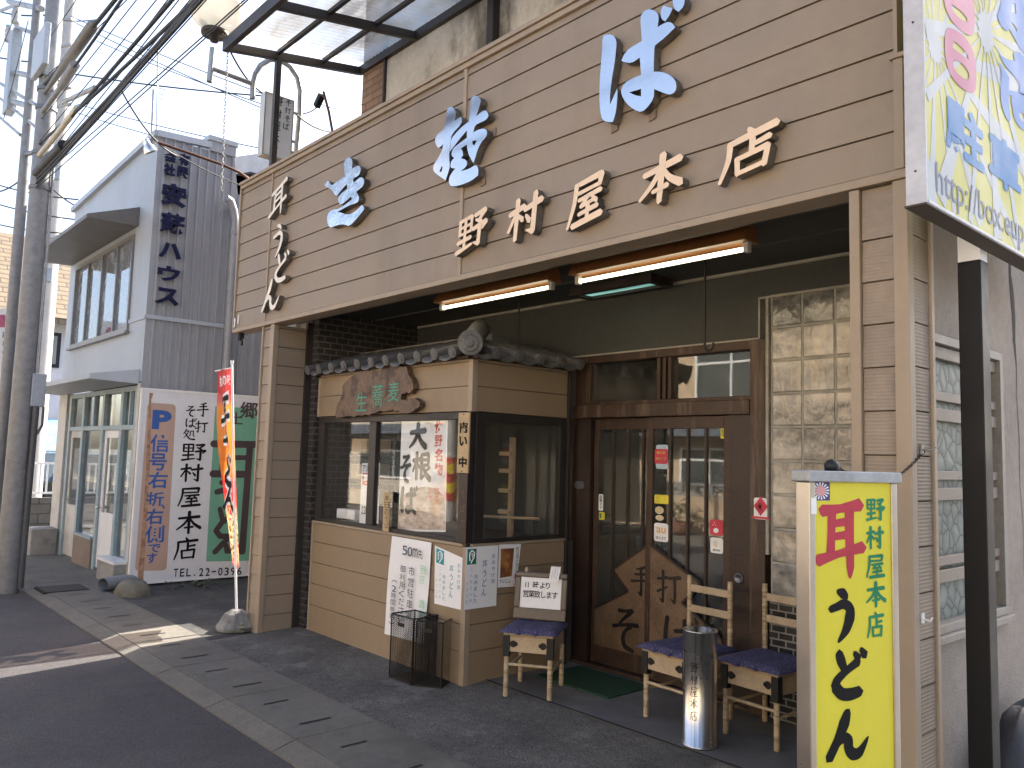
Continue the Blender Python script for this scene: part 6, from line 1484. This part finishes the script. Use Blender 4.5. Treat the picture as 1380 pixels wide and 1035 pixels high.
g = MB(); pts = [fRo.p(*on(fRo, px, py), -.05) for px, py in ((343, 131), (344, 111), (347, 98), (354, 86), (366, 78), (380, 78), (394, 87), (404, 102), (408, 120), (407, 150), (402, 205), (398, 232), (396, 260))]
g.tube(pts, .026, 10)
q = pts[9]
for py in (151, 190, 205): u, v = on(fRo, 402, py); g.bar(fRo.p(u + .01, v, -.05), fRo.p(ur1 - .005, v, -.05), .02, .02)
g.build("arched_pipe", m_galv, rs)
lp = thing("globe_lamp", "white globe street lamp on a grey pipe arm left of the canopy", "lamp", tuple(fRo.p(*on(fRo, 285, 108), -.05)))
P_ = lambda px, py: fRo.p(*on(fRo, px, py), -.05)
g = MB(); g.tube([P_(285, 108), P_(289.5, 62)], .026, 10); g.tube([P_(344, 111), P_(290, 90)], .022, 10); g.build("arm", m_galv, lp)
ct = P_(295, 8); pl = P_(292, 45)
g = MB(); g.lathe([(0, -.06), (.035, -.06), (.045, 0), (.115, .0), (.12, .02), (.115, .04), (0, .04)], pl, 24); g.build("collar", m_steel_dk, lp)
def globe_mat(nm, tw, tint):
    M = bpy.data.materials.new(nm); M.use_nodes = True; nt = M.node_tree; nt.nodes.remove(nt.nodes["Principled BSDF"]); out = nt.nodes["Material Output"]
    a = nt.nodes.new("ShaderNodeBsdfTranslucent"); a.inputs[0].default_value = (.50, .48, .43, 1); t = nt.nodes.new("ShaderNodeBsdfTransparent"); t.inputs[0].default_value = (*tint, 1)
    gl = nt.nodes.new("ShaderNodeBsdfGlossy"); gl.inputs["Roughness"].default_value = .1; m1 = nt.nodes.new("ShaderNodeMixShader"); m1.inputs[0].default_value = tw; m2 = nt.nodes.new("ShaderNodeMixShader"); m2.inputs[0].default_value = .07
    nt.links.new(a.outputs[0], m1.inputs[1]); nt.links.new(t.outputs[0], m1.inputs[2]); nt.links.new(m1.outputs[0], m2.inputs[1]); nt.links.new(gl.outputs[0], m2.inputs[2]); nt.links.new(m2.outputs[0], out.inputs[0]); return M
g = MB(); r = .235; g.lathe([(r * math.sin(math.pi * k / 24), -r * math.cos(math.pi * k / 24)) for k in range(1, 24)], ct, 32); g.build("globe", globe_mat("globe_acrylic", .12, (.9, .93, .95)), lp)
g = MB(); g.lathe([(.02, 0), (.03, .05), (.045, .10), (.03, .14), (0, .15)], pl + Vector((0, 0, .04)), 16); g.build("bulb", m_white, lp)
sp = thing("spotlight", "small silver spotlight on a thin rusty arm at the left end of the fascia", "lamp", (-7.4, 3.1, 4.1))
xs_ = -7.40; Q = lambda px, py: at_x(px, py, xs_)
m_rust = mat("rusty_arm", (.12, .055, .04), .6, .4, var=.4, scale=20)
g = MB(); g.tube([Vector((xs_, 3.16, 4.10)), Q(334, 240), Q(322, 232), Q(300, 222), Q(260, 208), Q(213, 192)], .014, 8); g.build("arm", m_rust, sp)
hd = Q(206, 199); dirv = Vector((.35, -.25, -.75)).normalized()
g = MB(); sd_ = Vector((-.2, -.3, .9)).normalized(); e = Q(203.5, 205); f = Q(195, 188)
ax_ = (e - f).normalized(); g.tube([f, f + (e - f) * .45, f + (e - f) * .6, e], [.03, .034, .05, .058], 16); g.build("head", m_stainless, sp)
g = MB(); g.tube([e - ax_ * .004, e + ax_ * .002], [.05, .045], 16); g.build("lens", mat("lens_glass", (.55, .55, .5), .1, .6), sp)
# rain chain at the canopy corner
g = MB(); top_ = Vector((-6.95, 2.68, 5.12)); zb = at_y(321, 272, 2.7).z; n_ = 46; pr = top_
for k in range(1, n_ + 1):
    p = top_.lerp(Vector((-6.95, 2.70, zb)), k / n_); link(g, (p + pr) / 2, p - pr, k, (p - pr).length * .95, .0035); pr = p
tag(g.build("rain_chain", m_galv, loc=tuple(top_)), "long thin chain hanging from the left corner of the canopy", "chain")
t = thing("roof_bracket", "rusty upright rod with a small black box on the roof edge before the brick pier", "bracket", tuple(at_y(450, 184, 3.4)))
g = MB(); g.tube([at_y(436, 124, 3.4), at_y(443, 150, 3.4), at_y(452, 200, 3.4)], .012, 8); g.build("rod", m_rust, t)
g = MB(); p = at_y(430, 136, 3.4); g.obox(p, (1, 0, .9), (-.9, 0, 1), (0, -1, 0), .12, .055, .05); g.build("box", m_iron, t)
def cable(pts, r, sag, label="thin black overhead service wire", grp="overhead wires", extra=None):
    a, b = Vector(pts[0]), Vector(pts[1]); N = 14
    g = MB(); g.tube([a.lerp(b, k / N) - Vector((0, 0, sag * 4 * (k / N) * (1 - k / N))) for k in range(N + 1)], r * .72, 6)
    return tag(g.build("overhead_cable", m_cable, loc=tuple(a)), label, "cable", grp)
m_cable = mat("black_cable", (.02, .024, .03), .6)
cable((at_y(430, 142, 3.4), at_y(408, 153, 3.5)), .008, .02); cable((at_y(452, 190, 3.4), at_y(486, 172, 4.2)), .008, .05); cable((at_y(432, 140, 3.4), at_y(492, 138, 4.1)), .005, .06)
# ================================================================== UTILITY POLES AND WIRES
def on_depth(px, py, dep): q = ray(px, py); return CAM + q * (dep / q.dot(FWD))
m_band = mat("pole_band", (.16, .17, .18), .5, .5)
m_boxgrey = mat("grey_cabinet", (.32, .36, .40), .45, .1)
def pole(label, base, r0, r1, h, M, z0=-.05):
    t = thing("utility_pole", label, "pole", (base[0], base[1], 0)); g = MB()
    g.tube([(base[0], base[1], z0), (base[0], base[1], h * .5), (base[0], base[1], h)], [r0, (r0 + r1) / 2, r1], 24); g.build("shaft", M, t)
    return t
b2 = at_z(8, 793, 0); b2 = Vector((-10.15, 1.90, 0))
p2 = pole("thick zinc-grey utility pole with a cabinet and conduit at the road edge", b2, .116, .082, 9, m_polegrey)
def zof(px, py, b=b2): return at_y(px, py, b.y).z
for py in (205, 248, 128, 112, 150): z = zof(60, py); g = MB(); g.tube([(b2.x, b2.y, z - .02), (b2.x, b2.y, z + .02)], .110, 24); g.build("band", m_band, p2)
g = MB(); z0, z1 = zof(25, 548), zof(25, 505); g.box(b2.x + .0, b2.x + .11, b2.y + .06, b2.y + .20, z0, z1); g.build("cabinet", m_boxgrey, p2, bevel=.01)
g = MB(); g.tube([(b2.x + .08, b2.y + .12, z0), (b2.x + .08, b2.y + .12, z0 - .25), (b2.x + .07, b2.y + .11, 0)], .036, 10); g.tube([(b2.x + .10, b2.y + .19, z0), (b2.x + .10, b2.y + .19, z0 - .2), (b2.x + .09, b2.y + .15, z0 - .3)], .014, 8); g.build("conduit", mat("dark_conduit", (.07, .075, .08), .45), p2)
g = MB(); g.tube([(b2.x + .06, b2.y + .115, z1 + .01), (b2.x + .05, b2.y + .11, zof(62, 215))], .014, 8); g.build("earth_conduit", m_galv, p2)
# cable sleeves and brackets on the pole
sl = MB(); Y2 = b2.y
A = lambda px, py, y=1.85: at_y(px, py, y)
sl.tube([Vector((b2.x, 1.86, A(84, 92).z)), A(84, 92), A(86, 90), A(125, 35), A(128, 31)], [.022, .036, .052, .052, .024], 14); sl.build("cable_sleeve", mat("grey_sleeve", (.13, .13, .12), .5), p2)
sl = MB(); sl.tube([Vector((b2.x, 1.86, A(82, 118).z)), A(82, 118), A(83, 116.5), A(101, 87)], [.03, .03, .046, .046], 14); sl.build("cable_sleeve", m_polegrey, p2)
sl = MB(); sl.tube([Vector((b2.x, 1.86, A(68, 214).z)), A(70, 212), A(86, 196)], .056, 16); sl.build("cable_closure", m_iron, p2)
sl = MB(); sl.tube([Vector((b2.x, 1.86, A(76, 182).z)), A(76, 182), A(104, 145)], .03, 12); sl.build("cable_guard", mat("cream_guard", (.5, .47, .38), .5), p2)
g = MB()
for (q0, q1, w_) in (((0, 112), (50, 142), .035), ((0, 132), (62, 182), .03), ((0, 15), (22, 6), .03), ((22, 36), (48, 46), .035), ((0, 158), (28, 182), .03), ((85, 138), (128, 118), .03), ((18, 97), (45, 103), .05), ((15, 136), (40, 143), .05), ((12, 2), (56, 12), .05)):
    g = MB(); g.tube([A(*q0, 1.9), A(*q1, 1.9)], w_ * .75, 8); g.build("cross_arm", m_galv, p2)
g = MB(); p = A(22, 15, 1.9); g.lathe([(0, -.18), (.05, -.18), (.06, -.15), (.045, -.12), (.06, -.09), (.045, -.06), (.06, -.03), (.045, 0), (.05, .05), (0, .05)], p, 12); p = A(13, 40, 1.9); g.lathe([(0, -.18), (.05, -.18), (.06, -.15), (.045, -.12), (.06, -.09), (.045, -.06), (.06, -.03), (.045, 0), (.05, .05), (0, .05)], p, 12)
g.build("insulators", mat("grey_porcelain", (.4, .4, .4), .3), p2)
g = MB(); q0 = A(0, 84, 1.9); q1 = A(18, 146, 1.9); g.box(q1.x - .36, q1.x - .06, 1.83, 1.95, q1.z, q0.z); g.build("equipment_box", m_boxgrey, p2, bevel=.01)
g = MB(); q0 = A(46, 55, 1.75); q1 = A(60, 82, 1.75); g.box(q0.x + .02, q1.x - .06, 1.74, 1.8, q1.z, q0.z); g.build("equipment_box", mat("pale_box", (.36, .40, .44), .4), p2, bevel=.01)
P1 = on_depth(8.5, 513, 9.6)
p1 = pole("slimmer dark grey utility pole just left of the cabinet pole", (P1.x, P1.y), .064, .056, 9, m_polegrey)
g = MB(); q = P1; g.tube([(q.x, q.y, zof(30, 212)), (b2.x, b2.y, zof(50, 212))], .03, 8); g.tube([(q.x, q.y, zof(30, 120)), (b2.x, b2.y, zof(50, 122))], .03, 8); g.build("brace", m_band, p1)
P3 = on_depth(46, 600, 17)
p3 = pole("distant pale concrete utility pole with one sunlit edge", (P3.x, P3.y), .22, .13, 12.5, m_polewhite)
for (px, py) in ((73, 232), (62, 370)):
    g = MB(); q = on_depth(px, py, 16.7); g.obox(q, (0, 1, 0), (0, 0, 1), (1, 0, 0), .20, .3, .15); g.build("equipment_box", m_boxgrey, p3, bevel=.01)
for py in (25, 60, 118, 140, 315, 340): g = MB(); q0 = on_depth(66, py + 6, 16.9); q1 = on_depth(97, py, 16.6); g.tube([q0, q1], .03, 6); g.build("cross_arm", m_galv, p3)
ext = lambda a, b, k=1.25: a + (b - a) * k
def st_cable(p0, p1, r, sag=.0, y0=1.85, y1=1.85, label="thick black cable of the bundle running along the street overhead", k=1.3, grp="cable bundle along the street"):
    a = at_y(*p0, y0); b = at_y(*p1, y1); a = a + (b - a) * ((b2.x + .05 - a.x) / (b.x - a.x)) if a.x > b2.x else a; cable((a, ext(a, b, k)), r, sag, label, grp)
for i, (p0, p1, r) in enumerate((((86, 196), (265, 0), .026), ((88, 198), (268, 0), .02), ((90, 200), (262, 2), .018), ((104, 146), (230, 0), .024), ((105, 145), (259, 0), .022), ((92, 196), (256, 0), .014), ((128, 31), (160, -8), .028), ((118, 62), (148, 20), .02))):
    st_cable(p0, p1, r, .02 + .012 * (i % 3))
for p0, p1 in (((80, 200), (240, 0)), ((82, 215), (275, 2)), ((95, 190), (250, 6)), ((110, 150), (222, 4)), ((128, 40), (176, -6)), ((60, 60), (102, 0)), ((70, 170), (200, 12)), ((84, 125), (183, 0)), ((88, 210), (330, -2)), ((92, 215), (330, 2)), ((0, 70), (26, 6)), ((5, 160), (30, 60))):
    st_cable(p0, p1, .007, .01, label="thin overhead wire running along the street", grp="thin overhead wires")
for i, (p0, p1) in enumerate((((96, 22), (360, 128)), ((100, 30), (360, 148)), ((130, 55), (360, 142)), ((104, 140), (345, 198)), ((104, 152), (300, 205)), ((70, 25), (130, 26)), ((0, 78), (100, 85)), ((0, 16), (60, 20)), ((68, 252), (108, 280)), ((0, 250), (100, 268)), ((0, 258), (30, 240)), ((0, 276), (108, 296)), ((0, 303), (98, 314)), ((100, 100), (345, 128)))):
    a = on_depth(*p0, 16); b = on_depth(*p1, 11.5 if i < 6 else 15); cable((a, ext(a, b, 1.05)), .012 if i < 6 else .02, .04, "thin black wire crossing between the poles and roofs", "wires between poles and roofs")
a = on_depth(104, 112, 10); cable((at_y(160, 115, 1.85), Vector((-7.4, 3.2, 4.12)) + Vector((-1.2, -.3, .5))), .012, .12, "sagging service wire from the cable bundle to the shop roof", "service wires")
cable((at_x(213, 192, -7.4), at_y(330, 252, 3.2)), .007, .03, "twin lead sagging below the spotlight arm", "service wires")
cable((at_y(310, 68, 2.75), at_y(362, 128, 3.3)), .014, .08, "dark cable looping from the canopy corner to the rooftop sign", "service wires"); cable((at_y(400, 155, 3.4), at_y(470, 175, 4.2)), .012, .08, "dark cable looping from the rooftop sign to the brick pier", "service wires")
t = thing("antenna", "thin television antenna mast on the roof of the grey office", "antenna", (-11.0, 4.6, 5))
g = MB(); q0 = at_y(205, 186, 4.4); q1 = at_y(207, 121, 4.4); g.tube([q0 - Vector((0, 0, .3)), q1], .022, 6); q2 = at_y(212, 190, 4.4); q3 = at_y(213, 68, 4.4); g.tube([q2 - Vector((0, 0, .3)), q3], .012, 6); g.build("mast", m_galv, t)
g = MB()
for py, w_ in ((120, 10), (127, 8), (133, 6)): g.tube([at_y(212, py - 2, 4.4), at_y(212 + w_, py + 1, 4.3)], .008, 6)
g.build("elements", m_galv, t)
# ================================================================== FAR LEFT BACKGROUND
fh = thing("distant_house", "distant white house with tan tiled roof beyond the white railing", "building", (-27, 6, 0))
XH = -26.0; fH = FX(XH)
q = [on(fH, *p) for p in ((-40, 412), (84, 437), (-40, 356), (95, 376))]
g = MB(); y0, y1 = q[0][0], q[1][0] + 1.2; ze, zr_ = (q[0][1] + q[1][1]) / 2, (q[2][1] + q[3][1]) / 2 + 1.2
g.add([(XH + .5, y0, ze), (XH + .5, y1, ze), (XH - 3.5, y1, zr_ + .6), (XH - 3.5, y0, zr_ + .6), (XH + .5, y0, ze - .18), (XH + .5, y1, ze - .18)], [(0, 1, 2, 3), (4, 5, 1, 0)])
m_tanroof = brick_mat("tan_roof_tiles", (.24, .18, .11), (.19, .14, .085), (.09, .07, .05), 'yz', .5, .17, .02, .7); g.build("roof", m_tanroof, fh)
g = MB(); g.box(XH - 7, XH, y0 + .2, y1 - .2, 0, ze - .02); g.build("wall", mat("white_house_wall", (.52, .52, .56), .8, var=.05), fh)
a, b = on(fH, 62, 447), on(fH, 79, 496); g = MB(); slab(g, fH, a[0], b[0], b[1], a[1], -.05, .04); o = g.build("window", m_iron, fh); g = MB(); slab(g, fH, a[0] + .1, b[0] - .1, b[1] + .1, a[1] - .1, .03, .05); g.build("pane", mat("pale_pane", (.22, .23, .23), .15), o)
a, b = on(fH, -10, 560), on(fH, 90, 607); g = MB(); g.add([fH.p(a[0], a[1], .1), fH.p(b[0], a[1], .1), fH.p(b[0], b[1], 1.6), fH.p(a[0], b[1], 1.6)], [(3, 2, 1, 0)]); g.build("blue_lean_to", mat("blue_sheet", (.20, .34, .46), .4), fh)
gx = -18.0
wl = MB(); wl.box(gx - .15, gx, 3.0, 9, -.05, .50); o = wl.build("block_wall", brick_mat("block_wall", (.16, .155, .14), (.12, .115, .10), (.07, .065, .06), 'yz', .4, .19, .012, .9), loc=(gx, 3, 0)); tag(o, "low stained concrete block wall carrying the white railing", "wall")
rl = thing("white_railing", "white vertical bar railing on the low block wall beside the pole", "railing", (gx, 3.2, .5)); g = MB()
g.box(gx - .09, gx - .05, 3.0, 9, 1.15, 1.19); g.box(gx - .09, gx - .05, 3.0, 9, .57, .61); g.build("rails", m_white, rl)
g = MB(); y = 3.03
while y < 9: g.box(gx - .085, gx - .055, y, y + .03, .611, 1.149); y += .125
g.box(gx - .1, gx - .04, 3.62, 3.68, .5, 1.22); g.build("balusters", m_white, rl)
car = thing("parked_car", "dark green parked car half hidden behind the white railing", "car", (-21.5, 5.2, 0))
m_car = mat("dark_green_car", (.02, .035, .035), .2, .2); 
g = MB(); prof = [(-.85, .25), (.85, .25), (.88, .75), (.80, .85), (.62, 1.35), (-.62, 1.35), (-.80, .85), (-.88, .75)]
vs = []; 
for k, (x, s) in enumerate(((-19.7, .92), (-19.9, 1), (-23.6, 1), (-23.8, .92))): vs += [(x, 5.2 + a * s, b if b < 1 or k in (1, 2) else 1.0) for a, b in prof]
fs = [(j * 8 + i, j * 8 + (i + 1) % 8, (j + 1) * 8 + (i + 1) % 8, (j + 1) * 8 + i) for j in range(3) for i in range(8)] + [tuple(range(7, -1, -1)), tuple(range(24, 32))]
g.add(vs, fs); g.build("body", m_car, car, bevel=.04)
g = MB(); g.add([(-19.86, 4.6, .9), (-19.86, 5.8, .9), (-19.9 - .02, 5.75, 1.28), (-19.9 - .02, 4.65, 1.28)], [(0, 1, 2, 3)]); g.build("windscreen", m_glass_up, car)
for y in (4.5, 5.9): g = MB(); g.obox((-19.72, y, .68), (0, 1, 0), (0, 0, 1), (1, 0, 0), .22, .13, .08); g.build("headlight", mat("amber_lamp", (.5, .25, .06), .3), car, bevel=.02)
for x in (-20.6, -22.9):
    for y in (4.36, 6.04): g = MB(); g.tube([(x, y - .09, .30), (x, y + .09, .30)], .30, 18); g.build("wheel", m_black, car)
t = thing("roadside_sign", "white vertical sign with black writing at the left edge behind the slim pole", "sign", (-15, 2, 3)); fQ = FX(-14.0)
a, b = on(fQ, -25, 412), on(fQ, 13, 520); g = MB(); slab(g, fQ, a[0], b[0], b[1], a[1], -.05, 0); g.build("panel", m_white, t)
g = MB()
for i, ch in enumerate('前橋の日本'): put(g, fQ, ch, (3, 447 + 11.5 * i, 11, 456 + 11.5 * i), d=.003, bold=.01)
g.build("lettering", m_ink, t)
g = MB(); q = [on(fQ, *p) for p in ((-5, 425), (6, 424), (11, 432), (12, 441), (-5, 441))]; flat(g, fQ, poly_glyph([q]), lambda x, y: (x, y), .003); g.build("pink_print", mat("pink_print", (.45, .12, .2), .5), t)
g = MB(); g.tube([fQ.p(b[0] - .3, -.05, -.1), fQ.p(b[0] - .3, a[1], -.1)], .04, 8); g.build("post", m_galv, t)
# ================================================================== ACROSS THE STREET (behind the camera, seen in the glass)
o = MB().box(-60, 30, -5.5, -4.12, -.2, .02).build("far_pavement", m_gut); struct(o)
m_beige = mat("beige_render", (.50, .38, .25), .85, var=.06, scale=1, stain=(.42, .31, .2), sscale=1)
m_slate = mat("slate_eave", (.10, .12, .15), .6)
def opp(label, x0, x1, y, h, M, wins, eave=2.15):
    t = thing("house", label, "building", ((x0 + x1) / 2, y, 0)); g = MB(); g.box(x0, x1, y - 7, y, -.1, h); g.build("wall", M, t)
    g = MB(); g.box(x0 - .3, x1 + .3, y - 7.4, y + .5, h + .001, h + .2); g.build("roof", m_slate, t)
    if eave: g = MB(); g.box(x0, x1, y + .001, y + .7, eave, eave + .28); g.build("eave", m_slate, t)
    for (a, b, z0, z1) in wins:
        g = MB(); fr = Frame((0, y, 0), (-1, 0, 0), (0, 0, 1)); frame_rect(g, fr, -b, -a, z0, z1, .06, .005, .05); n = max(1, int((b - a) / .8))
        for i in range(1, n): x = a + (b - a) * i / n; slab(g, fr, -x - .025, -x + .025, z0 + .061, z1 - .061, .005, .045)
        slab(g, fr, -b + .061, -a - .061, z0 + (z1 - z0) * .68, z0 + (z1 - z0) * .68 + .05, .01, .04)
        w_ = g.build("window", m_white, t); g = MB(); slab(g, fr, -b + .06, -a - .06, z0 + .06, z1 - .06, .001, .008); g.build("pane", mat("opposite_pane", (.06, .07, .07), .1), w_)
    return t
opp("beige rendered house across the street with white upper windows", -17.5, -6.5, -7.2, 5.6, m_beige, ((-11.6, -8.6, 3.0, 4.3), (-15.5, -13.2, 3.0, 4.3), (-12, -9.5, .9, 1.9), (-16, -13.5, .9, 1.9)))
opp("cream two-storey house across the street near the corner", -5.5, 9, -6.6, 5.8, mat("cream_render", (.58, .49, .36), .85, var=.06), ((-4, -1.5, 3.2, 4.4), (1, 4, 3.2, 4.4), (-3.5, -1, .8, 2.0)))
opp("pale plastered house across the street further along", -31, -18.5, -7.0, 5.4, mat("pale_render", (.55, .50, .42), .85, var=.06), ((-24, -21, 3, 4.2), (-29, -26, 3, 4.2), (-23, -20, .8, 2)))
g = MB(); g.box(-17, -6.8, -5.65, -5.5, -.1, .82); o = g.build("garden_wall", m_beige, loc=(-12, -5.6, 0)); tag(o, "low beige garden wall across the street with pierced blocks on top", "wall")
g = MB(); x = -17.0
while x < -7.2: frame_rect(g, Frame((0, -5.5, 0), (-1, 0, 0), (0, 0, 1)), -x - .38, -x, .821, 1.10, .05, -.12, .0); g.bar((x + .05, -5.56, .87), (x + .33, -5.56, 1.05), .05, .05); g.bar((x + .33, -5.58, .87), (x + .05, -5.58, 1.05), .05, .05); x += .39
o = g.build("pierced_blocks", m_conc, loc=(-12, -5.6, .82)); o['kind'] = 'stuff'; tag(o, "row of pierced concrete screen blocks topping the low beige garden wall", "blocks")
for i, x in enumerate((-10.4, -11.4)):
    t = thing("potted_plant", ("terracotta pot with a wide bush before the garden wall", "terracotta pot with a taller bush before the garden wall")[i], "plant", (x, -5.1, .02)); g = MB(); g.lathe([(0, 0), (.16, 0), (.24, .28), (.22, .28), (0, .25)], (x, -5.1, .02), 16); g.build("pot", mat("terracotta", (.22, .10, .06), .8), t)
    rnd = random.Random(i); g = MB()
    for k in range(160):
        c = Vector((x, -5.1, .5 + .2 * i)) + Vector((rnd.gauss(0, .16), rnd.gauss(0, .16), rnd.gauss(0, .13 + .08 * i))); d = Vector((rnd.uniform(-1, 1), rnd.uniform(-1, 1), rnd.uniform(-.3, 1))).normalized() * .07; e = d.cross(Vector((0, 0, 1))).normalized() * .03
        g.add([c, c + d * .5 + e, c + d, c + d * .5 - e], [(0, 1, 2, 3)])
    g.build("foliage", mat("bush_leaf", (.06, .10, .03), .6, var=.4), t)
q = ray(608, 640); YO = -4.7; xo = q.x / q.y * (2 * 3.51 - YO)
t = pole("concrete utility pole across the street with a striped guard sleeve", (xo, YO), .16, .12, 9, m_polewhite)
zc = H + q.z / q.y * (2 * 3.51 - YO)
def stripe_mat():
    M, nt, b = nodes("striped_guard"); wv = nt.nodes.new("ShaderNodeTexWave"); wv.bands_direction = 'DIAGONAL'; wv.inputs["Scale"].default_value = 1.4; nt.links.new(coord(nt), wv.inputs["Vector"])
    nt.links.new(ramp(nt, wv.outputs[0], [(.48, (.75, .55, .03)), (.52, (.5, .06, .03))]), b.inputs["Base Color"]); return M
g = MB(); g.tube([(xo, YO, .5), (xo, YO, 1.5)], .17, 20, cap=False); g.build("guard_sleeve", stripe_mat(), t)
